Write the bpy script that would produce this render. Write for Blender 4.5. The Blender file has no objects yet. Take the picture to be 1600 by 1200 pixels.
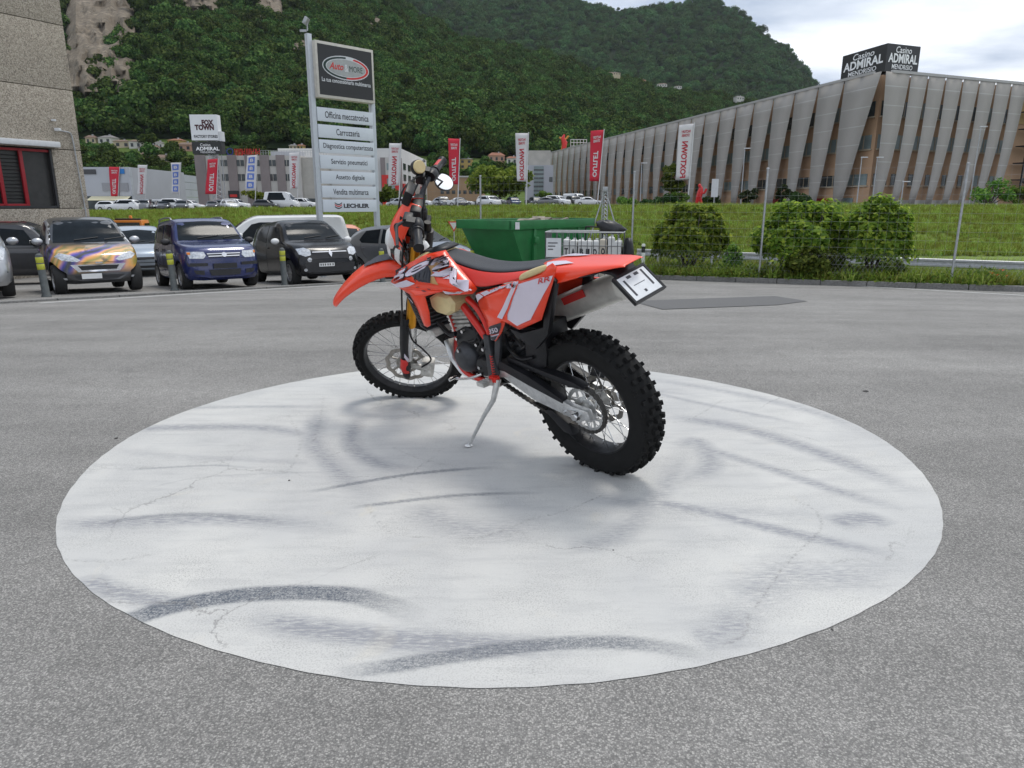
import bpy, bmesh, math, random, os
import numpy as np
from mathutils import Vector, Matrix
from mathutils.bvhtree import BVHTree
from mathutils.geometry import tessellate_polygon
random.seed(7); rng = np.random.default_rng(7)
SC = bpy.context.scene
COL = SC.collection
# ---------------------------------------------------------------- camera, sky, sun, exposure
EYE = 1.16; FPX = 1109.0; HORIZON = 321.0
PITCH = math.atan((600 - HORIZON) / FPX)
cam_d = bpy.data.cameras.new('camera'); cam_d.sensor_width = 36.0; cam_d.lens = FPX / 1600 * 36
cam_d.clip_start = 0.05; cam_d.clip_end = 9000
cam = bpy.data.objects.new('camera', cam_d); COL.objects.link(cam)
cam.location = (0, 0, EYE); cam.rotation_euler = (math.pi / 2 - PITCH, 0, 0)
SC.camera = cam
SUN_EL, SUN_AZ = math.radians(71), math.radians(32)      # behind the scene, a little to the right
world = bpy.data.worlds.new('World'); SC.world = world; world.use_nodes = True
wt = world.node_tree; wn = wt.nodes; wl = wt.links; wn.clear()
def wnode(t, **k):
    n = wn.new(t)
    for a, b in k.items(): setattr(n, a, b)
    return n
sky = wnode('ShaderNodeTexSky', sky_type='NISHITA', sun_disc=False, sun_elevation=SUN_EL, sun_rotation=SUN_AZ)
bg = wnode('ShaderNodeBackground'); bg.inputs[1].default_value = 0.108
wo = wnode('ShaderNodeOutputWorld')
tc = wnode('ShaderNodeTexCoord'); sx = wnode('ShaderNodeSeparateXYZ')
wl.new(tc.outputs['Generated'], sx.inputs[0])
def wmath(op, a, b=None, clamp=False):
    n = wnode('ShaderNodeMath', operation=op, use_clamp=clamp)
    for i, v in enumerate((a, b)):
        if v is None: continue
        if isinstance(v, (int, float)): n.inputs[i].default_value = v
        else: wl.new(v, n.inputs[i])
    return n.outputs[0]
den = wmath('ADD', wmath('MAXIMUM', sx.outputs[2], 0.0), 0.16)
cx = wnode('ShaderNodeCombineXYZ')
wl.new(wmath('DIVIDE', sx.outputs[0], den), cx.inputs[0]); wl.new(wmath('DIVIDE', sx.outputs[1], den), cx.inputs[1])
def wnoise(scale, detail, rough, off):
    m = wnode('ShaderNodeMapping'); m.inputs['Location'].default_value = off; m.inputs['Scale'].default_value = (1, 1.5, 1)
    wl.new(cx.outputs[0], m.inputs[0])
    n = wnode('ShaderNodeTexNoise'); n.inputs['Scale'].default_value = scale; n.inputs['Detail'].default_value = detail
    n.inputs['Roughness'].default_value = rough; n.inputs['Distortion'].default_value = 0.25
    wl.new(m.outputs[0], n.inputs['Vector']); return n.outputs[0]
n1 = wnoise(1.0, 9, 0.55, (3.1, 1.7, 0)); n2 = wnoise(0.75, 7, 0.52, (8.3, 4.4, 2))
cov = wnode('ShaderNodeMapRange', interpolation_type='SMOOTHSTEP'); wl.new(n1, cov.inputs[0])
cov.inputs[1].default_value = 0.16; cov.inputs[2].default_value = 0.40
shade = wnode('ShaderNodeValToRGB'); wl.new(n2, shade.inputs[0])
e = shade.color_ramp.elements
e[0].position = 0.40; e[0].color = (3.9, 4.7, 6.0, 1); e[1].position = 0.575; e[1].color = (10.2, 10.6, 11.2, 1)
mixw = wnode('ShaderNodeMix', data_type='RGBA')
wl.new(cov.outputs[0], mixw.inputs[0]); wl.new(sky.outputs[0], mixw.inputs[6]); wl.new(shade.outputs[0], mixw.inputs[7])
wl.new(mixw.outputs[2], bg.inputs[0]); wl.new(bg.outputs[0], wo.inputs[0])
sun_d = bpy.data.lights.new('sun', 'SUN'); sun_d.energy = 1.6; sun_d.angle = math.radians(16); sun_d.color = (1.0, 0.955, 0.88)
sun = bpy.data.objects.new('sun', sun_d); COL.objects.link(sun); sun.location = (0, 0, 60)
sdir = Vector((math.sin(SUN_AZ) * math.cos(SUN_EL), math.cos(SUN_AZ) * math.cos(SUN_EL), math.sin(SUN_EL)))
sun.rotation_euler = sdir.to_track_quat('Z', 'Y').to_euler()
SC.view_settings.view_transform = 'Standard'; SC.view_settings.look = 'None'
SC.view_settings.exposure = 0.20; SC.view_settings.gamma = 1.0; SC.view_settings.use_curve_mapping = False

# ---------------------------------------------------------------- geometry of the view: pixel of the 1600x1200 photo -> ray
_s, _c = math.sin(PITCH), math.cos(PITCH)
FWv, RTv, UPv = Vector((0, _c, -_s)), Vector((1, 0, 0)), Vector((0, _s, _c))
CAMv = Vector((0, 0, EYE))
def ray(x, y): return RTv * ((x - 800) / FPX) + UPv * ((600 - y) / FPX) + FWv
def sstep(a, b, x):
    t = min(1, max(0, (x - a) / (b - a))); return t * t * (3 - 2 * t)
def ground_z(X, Y):
    d = Y + 0.2 * abs(X)
    if d < 5.6: return 0.0
    d = min(d, 24.0)
    return -0.059 * (d - 5.6) + 0.059 * 1.2 * (1 - math.exp(-(d - 5.6) / 1.2))
def gpt(x, y):
    """point of the sloping yard seen at a pixel"""
    r = ray(x, y); t = 0.5
    for _ in range(4000):
        p = CAMv + r * t
        if p.z <= ground_z(p.x, p.y): return p
        t += 0.02 if t < 40 else 0.2
    return p
def at(x, y, depth):
    """point at a distance along the ground axis seen at a pixel"""
    r = ray(x, y); return CAMv + r * (depth / r.y)

# ---------------------------------------------------------------- materials
MATS = {}
def srgb(r, g, b):
    f = lambda v: (v / 255 / 12.92) if v / 255 <= 0.04045 else ((v / 255 + 0.055) / 1.055) ** 2.4
    return (f(r), f(g), f(b))
def mat(name, col, rough=0.5, metal=0.0, var=0.12, scale=8.0, bump=0.0, bscale=None, coat=0.0, spec=0.5, coord='Object', alpha=1.0, detail=5, emit=None, trans=0.0, dirt=None):
    if name in MATS: return MATS[name]
    m = bpy.data.materials.new(name); m.use_nodes = True; MATS[name] = m
    nt = m.node_tree; b = nt.nodes['Principled BSDF']; L = nt.links
    b.inputs['Roughness'].default_value = rough; b.inputs['Metallic'].default_value = metal
    b.inputs['Specular IOR Level'].default_value = spec
    b.inputs['Coat Weight'].default_value = coat; b.inputs['Coat Roughness'].default_value = 0.05
    if alpha < 1: b.inputs['Alpha'].default_value = alpha
    if trans: b.inputs['Transmission Weight'].default_value = trans
    t = nt.nodes.new('ShaderNodeTexCoord')
    n = nt.nodes.new('ShaderNodeTexNoise'); n.inputs['Scale'].default_value = scale; n.inputs['Detail'].default_value = detail; n.inputs['Roughness'].default_value = 0.6
    L.new(t.outputs[coord], n.inputs['Vector'])
    r = nt.nodes.new('ShaderNodeValToRGB'); L.new(n.outputs[0], r.inputs[0])
    c = Vector(col[:3])
    lo = c * (1 - var) if dirt is None else Vector(dirt)
    hi = c * (1 + var * 0.7)
    r.color_ramp.elements[0].position = 0.32; r.color_ramp.elements[0].color = (*lo, 1)
    r.color_ramp.elements[1].position = 0.68; r.color_ramp.elements[1].color = (*[min(1, v) for v in hi], 1)
    L.new(r.outputs[0], b.inputs['Base Color'])
    mr = nt.nodes.new('ShaderNodeMapRange'); L.new(n.outputs[0], mr.inputs[0])
    mr.inputs[3].default_value = max(0.02, rough * 0.82); mr.inputs[4].default_value = min(1, rough * 1.18)
    L.new(mr.outputs[0], b.inputs['Roughness'])
    if bump:
        n2 = nt.nodes.new('ShaderNodeTexNoise'); n2.inputs['Scale'].default_value = bscale or scale * 6; n2.inputs['Detail'].default_value = 4
        L.new(t.outputs[coord], n2.inputs['Vector'])
        bp = nt.nodes.new('ShaderNodeBump'); bp.inputs['Strength'].default_value = bump; bp.inputs['Distance'].default_value = 0.01
        L.new(n2.outputs[0], bp.inputs['Height']); L.new(bp.outputs[0], b.inputs['Normal'])
    if emit:
        b.inputs['Emission Color'].default_value = (*emit[:3], 1); b.inputs['Emission Strength'].default_value = emit[3]
    return m
class NT:
    """small helper to write node materials"""
    def __init__(s, name, rough=0.7, spec=0.4):
        s.m = bpy.data.materials.new(name); s.m.use_nodes = True; MATS[name] = s.m
        s.t = s.m.node_tree; s.b = s.t.nodes['Principled BSDF']; s.b.inputs['Roughness'].default_value = rough
        s.b.inputs['Specular IOR Level'].default_value = spec
        s.tc = s.t.nodes.new('ShaderNodeTexCoord')
    def n(s, t, ins=(), **k):
        nd = s.t.nodes.new(t)
        for a, b in k.items(): setattr(nd, a, b)
        for i, v in dict(ins).items():
            if hasattr(v, 'is_linked'): s.t.links.new(v, nd.inputs[i])
            else: nd.inputs[i].default_value = v
        return nd
    def noise(s, scale, detail=5, rough=0.6, vec=None, dist=0.0):
        return s.n('ShaderNodeTexNoise', {'Vector': vec or s.tc.outputs['Object'], 'Scale': scale, 'Detail': detail, 'Roughness': rough, 'Distortion': dist}).outputs[0]
    def math(s, op, a, b=0.0, clamp=False):
        return s.n('ShaderNodeMath', {0: a, 1: b}, operation=op, use_clamp=clamp).outputs[0]
    def rng(s, v, a, b, c=0.0, d=1.0):
        return s.n('ShaderNodeMapRange', {0: v, 1: a, 2: b, 3: c, 4: d}).outputs[0]
    def mix(s, f, a, b, mode='MIX'):
        g = lambda v: (*v, 1) if isinstance(v, tuple) and len(v) == 3 else v
        return s.n('ShaderNodeMix', {0: f, 6: g(a), 7: g(b)}, data_type='RGBA', blend_type=mode).outputs[2]
    def color(s, c): s.t.links.new(c, s.b.inputs['Base Color'])
    def bump(s, h, strength=0.5, dist=0.01):
        bp = s.n('ShaderNodeBump', {'Height': h, 'Strength': strength, 'Distance': dist}); s.t.links.new(bp.outputs[0], s.b.inputs['Normal'])

# ---------------------------------------------------------------- mesh helpers
def link(o, parent=None):
    COL.objects.link(o)
    if parent is not None: o.parent = parent
    return o
def mesh_obj(name, verts, faces, m=None, parent=None, smooth=False, sharp=None):
    me = bpy.data.meshes.new(name)
    me.from_pydata([tuple(v) for v in verts], [], faces); me.update()
    return fin(name, me, m, parent, smooth, sharp)
def fin(name, me, m, parent, smooth=False, sharp=None):
    ms = m if isinstance(m, (list, tuple)) else [m]
    for q in ms:
        if q is not None: me.materials.append(q)
    if smooth:
        me.polygons.foreach_set('use_smooth', [True] * len(me.polygons))
        if sharp: me.set_sharp_from_angle(angle=math.radians(sharp))
    return link(bpy.data.objects.new(name, me), parent)
def tag(o, label=None, cat=None, group=None, kind=None):
    if label: o['label'] = label
    if cat: o['category'] = cat
    if group: o['group'] = group
    if kind: o['kind'] = kind
    return o
def empty(name, loc=(0, 0, 0), rz=0, parent=None, label=None, cat=None, group=None):
    o = bpy.data.objects.new(name, None); link(o, parent); o.location = loc; o.rotation_euler = (0, 0, rz); o.empty_display_size = 0.1
    return tag(o, label, cat, group)
def kids(o, _c={}): return [c for c in o.children]
def copy_tree(o, parent=None):
    c = o.copy(); COL.objects.link(c); c.parent = parent
    for ch in o.children: copy_tree(ch, c)
    return c
class MB:
    def __init__(s): s.v = []; s.f = []; s.mi = []; s.cur = 0
    def add(s, vs, fs):
        b = len(s.v); s.v += [Vector(v) for v in vs]
        for f in fs: s.f.append([i + b for i in f]); s.mi.append(s.cur)
        return s
    def box(s, c, d, rot=None, taper=1.0):
        hx, hy, hz = d[0] / 2, d[1] / 2, d[2] / 2; c = Vector(c)
        vs = [Vector((x * (taper if z > 0 else 1), y * (taper if z > 0 else 1), z)) for z in (-hz, hz) for x, y in ((-hx, -hy), (hx, -hy), (hx, hy), (-hx, hy))]
        if rot is not None: vs = [rot @ v for v in vs]
        return s.add([c + v for v in vs], [(3, 2, 1, 0), (4, 5, 6, 7), (0, 1, 5, 4), (1, 2, 6, 5), (2, 3, 7, 6), (3, 0, 4, 7)])
    def obox(s, o, ex, ey, ez):
        """box from a corner and three edge vectors"""
        o, ex, ey, ez = map(Vector, (o, ex, ey, ez))
        vs = [o + ez * k + q for k in (0, 1) for q in (Vector(), ex, ex + ey, ey)]
        return s.add(vs, [(3, 2, 1, 0), (4, 5, 6, 7), (0, 1, 5, 4), (1, 2, 6, 5), (2, 3, 7, 6), (3, 0, 4, 7)])
    def tube(s, pts, rad, n=10, cap=True):
        pts = [Vector(p) for p in pts]; k = len(pts)
        rad = [rad] * k if isinstance(rad, (int, float)) else rad
        vs = []; up = None
        for i, p in enumerate(pts):
            d = (pts[min(i + 1, k - 1)] - pts[max(i - 1, 0)]).normalized()
            if up is None: up = d.orthogonal().normalized()
            up = (up - d * up.dot(d)); up = up.normalized() if up.length > 1e-6 else d.orthogonal().normalized()
            sd = d.cross(up)
            vs += [p + (up * math.cos(a) + sd * math.sin(a)) * rad[i] for a in [2 * math.pi * j / n for j in range(n)]]
        fs = [(i * n + j, i * n + (j + 1) % n, (i + 1) * n + (j + 1) % n, (i + 1) * n + j) for i in range(k - 1) for j in range(n)]
        if cap: fs += [tuple(range(n))[::-1], tuple((k - 1) * n + j for j in range(n))]
        return s.add(vs, fs)
    def lathe(s, prof, o=(0, 0, 0), ax=(0, 1, 0), n=48, closed=False, ref=None):
        """prof = [(radius, position along axis)]"""
        o, ax = Vector(o), Vector(ax).normalized(); a = Vector(ref).normalized() if ref else ax.orthogonal().normalized(); b = ax.cross(a); k = len(prof)
        vs = [o + ax * h + (a * math.cos(t) + b * math.sin(t)) * r for t in [2 * math.pi * j / n for j in range(n)] for r, h in prof]
        fs = [(j * k + i, ((j + 1) % n) * k + i, ((j + 1) % n) * k + (i + 1) % k, j * k + (i + 1) % k) for j in range(n) for i in range(k if closed else k - 1)]
        return s.add(vs, fs)
    def prism(s, poly, y0, y1, plane='xz'):
        """extrude a 2-D outline between two offsets on the third axis"""
        mk = {'xz': lambda p, h: Vector((p[0], h, p[1])), 'xy': lambda p, h: Vector((p[0], p[1], h)), 'yz': lambda p, h: Vector((h, p[0], p[1]))}[plane]
        n = len(poly); vs = [mk(p, y0) for p in poly] + [mk(p, y1) for p in poly]
        tri = tessellate_polygon([[Vector((p[0], p[1], 0)) for p in poly]])
        fs = [tuple(t) for t in tri] + [tuple(i + n for i in reversed(t)) for t in tri] + [(i, (i + 1) % n, (i + 1) % n + n, i + n) for i in range(n)]
        return s.add(vs, fs)
    def grid(s, rows, closed=False):
        n = len(rows[0]); vs = [p for r in rows for p in r]
        fs = [(i * n + j, i * n + (j + 1) % n, (i + 1) * n + (j + 1) % n, (i + 1) * n + j) for i in range(len(rows) - 1) for j in range(n if closed else n - 1)]
        return s.add(vs, fs)
    def ball(s, c, r, n=12, m=8, sc=(1, 1, 1)):
        c = Vector(c); rows = []
        for i in range(m + 1):
            ph = math.pi * i / m
            rows.append([c + Vector((math.sin(ph) * math.cos(2 * math.pi * j / n) * sc[0], math.sin(ph) * math.sin(2 * math.pi * j / n) * sc[1], math.cos(ph) * sc[2])) * r for j in range(n)])
        return s.grid(rows, closed=True)
    def build(s, name, m, parent=None, smooth=False, sharp=40, bevel=0, solid=0, sub=0, recalc=True, world=None):
        me = bpy.data.meshes.new(name)
        me.from_pydata([tuple(v) for v in s.v], [], s.f)
        if any(s.mi): me.polygons.foreach_set('material_index', s.mi)
        if recalc or bevel:
            bm = bmesh.new(); bm.from_mesh(me)
            bmesh.ops.remove_doubles(bm, verts=bm.verts, dist=1e-5)
            bmesh.ops.recalc_face_normals(bm, faces=bm.faces)
            if bevel:
                ed = [e for e in bm.edges if len(e.link_faces) == 2 and e.calc_face_angle(0) > 0.5]
                bmesh.ops.bevel(bm, geom=ed, offset=bevel, segments=2, profile=0.6, affect='EDGES', clamp_overlap=True)
            bm.to_mesh(me); bm.free()
        o = fin(name, me, m, parent, smooth or bool(bevel), sharp)
        if solid:
            md = o.modifiers.new('thickness', 'SOLIDIFY'); md.thickness = solid; md.offset = 0
        if sub:
            md = o.modifiers.new('smooth', 'SUBSURF'); md.levels = sub; md.render_levels = sub
        return o
def interp(pts, x):
    """monotone-ish smooth interpolation of (x, y) points"""
    if x <= pts[0][0]: return pts[0][1]
    if x >= pts[-1][0]: return pts[-1][1]
    for i in range(len(pts) - 1):
        x0, y0 = pts[i]; x1, y1 = pts[i + 1]
        if x0 <= x <= x1:
            def sl(k):
                if k <= 0 or k >= len(pts) - 1:
                    k0, k1 = (0, 1) if k <= 0 else (len(pts) - 2, len(pts) - 1)
                    return (pts[k1][1] - pts[k0][1]) / (pts[k1][0] - pts[k0][0])
                a = (pts[k][1] - pts[k - 1][1]) / (pts[k][0] - pts[k - 1][0]); b = (pts[k + 1][1] - pts[k][1]) / (pts[k + 1][0] - pts[k][0])
                return 0 if a * b <= 0 else 2 * a * b / (a + b)
            h = x1 - x0; t = (x - x0) / h; m0, m1 = sl(i) * h, sl(i + 1) * h
            return (2 * t**3 - 3 * t**2 + 1) * y0 + (t**3 - 2 * t**2 + t) * m0 + (-2 * t**3 + 3 * t**2) * y1 + (t**3 - t**2) * m1
def catmull(pts, n=8):
    pts = [Vector(p) for p in pts]; out = []
    for i in range(len(pts) - 1):
        p0, p1, p2, p3 = pts[max(i - 1, 0)], pts[i], pts[i + 1], pts[min(i + 2, len(pts) - 1)]
        for k in range(n):
            t = k / n
            out.append(0.5 * ((2 * p1) + (p2 - p0) * t + (2 * p0 - 5 * p1 + 4 * p2 - p3) * t * t + (3 * p1 - p0 - 3 * p2 + p3) * t**3))
    return out + [pts[-1]]
# ---- lettering: font outlines turned into flat meshes
def text_mesh(s, bold=0.0, shear=0.0):
    cu = bpy.data.curves.new('txt', 'FONT'); cu.body = s; cu.size = 1.0; cu.align_x = 'CENTER'; cu.align_y = 'CENTER'; cu.offset = bold; cu.shear = shear; cu.resolution_u = 3
    o = bpy.data.objects.new('txt', cu); COL.objects.link(o)
    dg = bpy.context.evaluated_depsgraph_get(); me = bpy.data.meshes.new_from_object(o.evaluated_get(dg))
    vs = [v.co.copy() for v in me.vertices]; fs = [tuple(p.vertices) for p in me.polygons]
    bpy.data.objects.remove(o); bpy.data.curves.remove(cu); bpy.data.meshes.remove(me)
    return vs, fs
def lettering(s, o, ex, ey, w, h, m, parent, bold=0.0, shear=0.0, name='lettering', proj=None):
    """text filling a w x h box centred on o with text axes ex, ey"""
    vs, fs = text_mesh(s, bold, shear)
    x0, x1 = min(v.x for v in vs), max(v.x for v in vs); y0, y1 = min(v.y for v in vs), max(v.y for v in vs)
    o, ex, ey = Vector(o), Vector(ex), Vector(ey)
    out = [o + ex * ((v.x - (x0 + x1) / 2) * w / (x1 - x0)) + ey * ((v.y - (y0 + y1) / 2) * h / (y1 - y0)) for v in vs]
    if proj: out = [proj(p) for p in out]
    return mesh_obj(name, out, fs, m, parent)
# ---- flat patches laid on a curved body by ray casting
def bvh_of(objs):
    vs = []; fs = []
    for o in objs:
        b = len(vs); me = o.data
        vs += [v.co.copy() for v in me.vertices]; fs += [[i + b for i in p.vertices] for p in me.polygons]
    return BVHTree.FromPolygons(vs, fs)
def patch(name, bvh, poly, to3, d, m, parent, off=0.004, cuts=3, holes=None, smooth=True, thick=0):
    """outline -> finely cut sheet -> dropped on the body along d, standing off by off"""
    bm = bmesh.new(); vs = [bm.verts.new((p[0], p[1], 0)) for p in poly]
    for t in tessellate_polygon([[Vector((p[0], p[1], 0)) for p in poly]]):
        try: bm.faces.new([vs[i] for i in t])
        except ValueError: pass
    if cuts: bmesh.ops.subdivide_edges(bm, edges=bm.edges, cuts=cuts, use_grid_fill=True)
    d = Vector(d).normalized(); out = []; last = None
    for v in bm.verts:
        p = Vector(to3(v.co.x, v.co.y)); hit = bvh.ray_cast(p - d * 5, d)
        if hit[0] is None:
            q = bvh.find_nearest(p); hit = (q[0], q[1]) if q[0] is not None else (p, -d)
        n = hit[1] if hit[1].dot(d) < 0 else -hit[1]
        v.co = hit[0] + (n * 0.5 - d * 0.5) * off
    bmesh.ops.recalc_face_normals(bm, faces=bm.faces)
    me = bpy.data.meshes.new(name); bm.to_mesh(me); bm.free()
    o = fin(name, me, m, parent, smooth)
    if thick:
        md = o.modifiers.new('thickness', 'SOLIDIFY'); md.thickness = thick; md.offset = 0
    return o
# ---- leaves
def leaf_mesh(name, centers, normals, size, m, parent=None, aspect=0.55, jit=0.7):
    """a diamond leaf at every centre"""
    n = len(centers); c = np.asarray(centers, float)
    nr = np.asarray(normals, float) + rng.normal(size=(n, 3)) * jit
    nr /= np.linalg.norm(nr, axis=1)[:, None] + 1e-9
    a = np.cross(nr, rng.normal(size=(n, 3))); a /= np.linalg.norm(a, axis=1)[:, None] + 1e-9
    b = np.cross(nr, a); s = np.asarray(size) * rng.uniform(0.6, 1.3, n) if np.ndim(size) == 0 else np.asarray(size)
    s = s[:, None]
    v = np.stack([c - a * s, c + b * s * aspect + nr * s * 0.12, c + a * s, c - b * s * aspect + nr * s * 0.12], 1).reshape(-1, 3)
    me = bpy.data.meshes.new(name); me.vertices.add(4 * n); me.vertices.foreach_set('co', v.ravel())
    me.loops.add(4 * n); me.loops.foreach_set('vertex_index', np.arange(4 * n)); me.polygons.add(n)
    me.polygons.foreach_set('loop_start', np.arange(0, 4 * n, 4)); me.polygons.foreach_set('loop_total', np.full(n, 4)); me.update()
    return fin(name, me, m, parent)
def leaf_mat(name, c1, c2, c3, trans=0.35, spec=0.15, rough=0.75):
    k = NT(name, rough, spec)
    g = k.n('ShaderNodeNewGeometry'); oi = k.n('ShaderNodeObjectInfo')
    r = k.n('ShaderNodeValToRGB', {0: g.outputs['Random Per Island']})
    el = r.color_ramp.elements; el[0].color = (*c1, 1); el[1].color = (*c3, 1); q = el.new(0.55); q.color = (*c2, 1)
    hs = k.n('ShaderNodeHueSaturation', {'Color': r.outputs[0], 'Hue': k.rng(oi.outputs['Random'], 0, 1, 0.462, 0.522), 'Value': k.rng(oi.outputs['Random'], 0, 1, 0.62, 1.45)})
    k.color(hs.outputs[0])
    tr = k.n('ShaderNodeBsdfTranslucent', {0: hs.outputs[0]}); mx = k.n('ShaderNodeMixShader', {0: trans, 1: k.b.outputs[0], 2: tr.outputs[0]})
    k.t.links.new(mx.outputs[0], k.t.nodes['Material Output'].inputs[0])
    return k.m
# ================================================================ ground: yard, painted disc, kerbs, road, bank
# -- asphalt of the yard
k = NT('asphalt', 0.88, 0.35)
ob = k.tc.outputs['Object']
vor = k.n('ShaderNodeTexVoronoi', {'Vector': ob, 'Scale': 230.0}); vcol = vor.outputs['Color']; vd = vor.outputs['Distance']
sepc = k.n('ShaderNodeSeparateColor', {0: vcol}); g1 = sepc.outputs[0]
big = k.noise(0.55, 6, 0.6); midn = k.noise(5.0, 5, 0.65); fine = k.noise(260.0, 3, 0.7)
stone = k.n('ShaderNodeValToRGB', {0: g1}); el = stone.color_ramp.elements
el[0].position = 0.05; el[0].color = (0.17, 0.165, 0.158, 1); el[1].position = 1.0; el[1].color = (0.42, 0.405, 0.38, 1); q = el.new(0.6); q.color = (0.265, 0.256, 0.243, 1)
gap = k.rng(vd, 0.35, 0.75, 0.0, 1.0)
c1 = k.mix(k.math('MULTIPLY', gap, 0.5), stone.outputs[0], (0.085, 0.082, 0.079))
tone = k.math('MULTIPLY', k.rng(big, 0.25, 0.75, 0.82, 1.18), k.rng(midn, 0.2, 0.8, 0.88, 1.12))
c2 = k.mix(1.0, c1, k.n('ShaderNodeCombineColor', {0: tone, 1: tone, 2: tone}).outputs[0], 'MULTIPLY')
mpa = k.n('ShaderNodeMapping', {'Vector': ob, 'Scale': (0.16, 1.3, 1.0), 'Rotation': (0, 0, 0.15)})
band = k.rng(k.noise(1.0, 6, 0.6, vec=mpa.outputs[0]), 0.3, 0.7, 0.84, 1.16)
c2 = k.mix(1.0, c2, k.n('ShaderNodeCombineColor', {0: band, 1: band, 2: band}).outputs[0], 'MULTIPLY')
c3 = k.mix(k.rng(k.noise(1.7, 4, 0.55, dist=1.2), 0.66, 0.76, 0, 0.45), c2, (0.075, 0.073, 0.072))
dn = k.n('ShaderNodeTexNoise', {'Vector': ob, 'Scale': 2.2, 'Detail': 6.0, 'Roughness': 0.65}); wv_ = k.n('ShaderNodeMix', {0: 0.16, 4: ob, 5: dn.outputs['Color']}, data_type='VECTOR').outputs[1]
ve = k.n('ShaderNodeTexVoronoi', {'Vector': wv_, 'Scale': 0.42}, feature='DISTANCE_TO_EDGE').outputs['Distance']
crk_ = k.math('MULTIPLY', k.rng(ve, 0.0, 0.002, 1, 0), k.rng(k.noise(0.7, 3, 0.5), 0.54, 0.62, 0, 0.3))
c3 = k.mix(crk_, c3, (0.05, 0.048, 0.046))
k.color(c3)
k.bump(k.math('ADD', k.math('MULTIPLY', g1, 0.6), k.math('ADD', k.math('MULTIPLY', fine, 0.35), k.math('MULTIPLY', vd, -0.5))), 0.55, 0.004)
M_asphalt = k.m
xs = np.concatenate([np.linspace(-46, -8, 30), np.linspace(-7.5, 7.5, 61), np.linspace(8, 30, 30)])
ys = np.concatenate([np.linspace(-8, 1, 10), np.linspace(1.3, 8, 40), np.linspace(8.4, 38, 60)])
KA, KB = Vector((10.77, 14.95)), Vector((3.6, 19.35))     # right kerb line, ends as seen
kdir = (KB - KA).normalized(); knrm = Vector((kdir.y, -kdir.x)); knrm = -knrm if knrm.y > 0 else knrm
def kerb_side(x, y): return (Vector((x, y)) - KA).dot(knrm)      # > 0 on the yard's side
vs = []; idx = {}; fs = []
for j, y in enumerate(ys):
    for i, x in enumerate(xs):
        p = Vector((x, y)); s_ = kerb_side(x, y)
        if s_ < 0: p = p - knrm * s_                                # fold what lies beyond onto the kerb line
        vs.append((p.x, p.y, ground_z(p.x, p.y)))
nx = len(xs)
for j in range(len(ys) - 1):
    for i in range(nx - 1):
        q = [j * nx + i, j * nx + i + 1, (j + 1) * nx + i + 1, (j + 1) * nx + i]
        if all(kerb_side(vs[t][0], vs[t][1]) < 1e-4 for t in q): continue
        fs.append(q)
yard = mesh_obj('asphalt_yard', vs, fs, M_asphalt, smooth=True); tag(yard, kind='structure')
# -- white painted disc with tyre marks: wear is a property of the paint, sampled on a fine mesh
DC, DR = Vector((-0.046, 3.400)), 1.90
NG = 300
uu = np.linspace(-1, 1, NG + 1); gx, gy = np.meshgrid(uu, uu)
dx_ = gx * np.sqrt(1 - gy * gy / 2); dy_ = gy * np.sqrt(1 - gx * gx / 2)
PX, PY = DC.x + dx_ * DR, DC.y + dy_ * DR * 1.005
rr_ = np.hypot(dx_, dy_); an = np.arctan2(dy_, dx_)
wob = 1 + 0.004 * np.sin(an * 3 + 1) + 0.003 * np.sin(an * 7) + rr_ ** 8 * (0.0005 * np.sin(an * 37 + 3 * np.sin(an * 5)) + 0.0005 * np.sin(an * 83 + 2))
PX = DC.x + dx_ * DR * 1.016 * wob; PY = DC.y + dy_ * DR * 0.984 * wob
stain = np.zeros_like(PX); film = np.zeros_like(PX)
def gp0(x, y):
    r = ray(x, y); t = -EYE / r.z; p = CAMv + r * t; return np.array([p.x, p.y])
def stroke(pts, width, amt, tgt, taper=True, soft=0.35, mod=0.0):
    P_ = catmull([Vector((*gp0(*q), 0)) for q in pts], 10)
    d = np.full(PX.shape, 9.0); tt_ = np.zeros_like(PX)
    for i in range(len(P_) - 1):
        a, b_ = P_[i], P_[i + 1]; ab = b_ - a; L2 = max(ab.length_squared, 1e-9)
        t = np.clip(((PX - a.x) * ab.x + (PY - a.y) * ab.y) / L2, 0, 1)
        dd = np.hypot(PX - a.x - t * ab.x, PY - a.y - t * ab.y); mk = dd < d
        d[mk] = dd[mk]; tt_[mk] = ((i + t) / (len(P_) - 1))[mk]
    v = np.clip((1 - d / width) / soft, 0, 1)
    if taper: v *= np.clip(np.minimum(tt_ / 0.18, (1 - tt_) / 0.3), 0, 1)
    np.maximum(tgt, v * amt, out=tgt)
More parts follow.
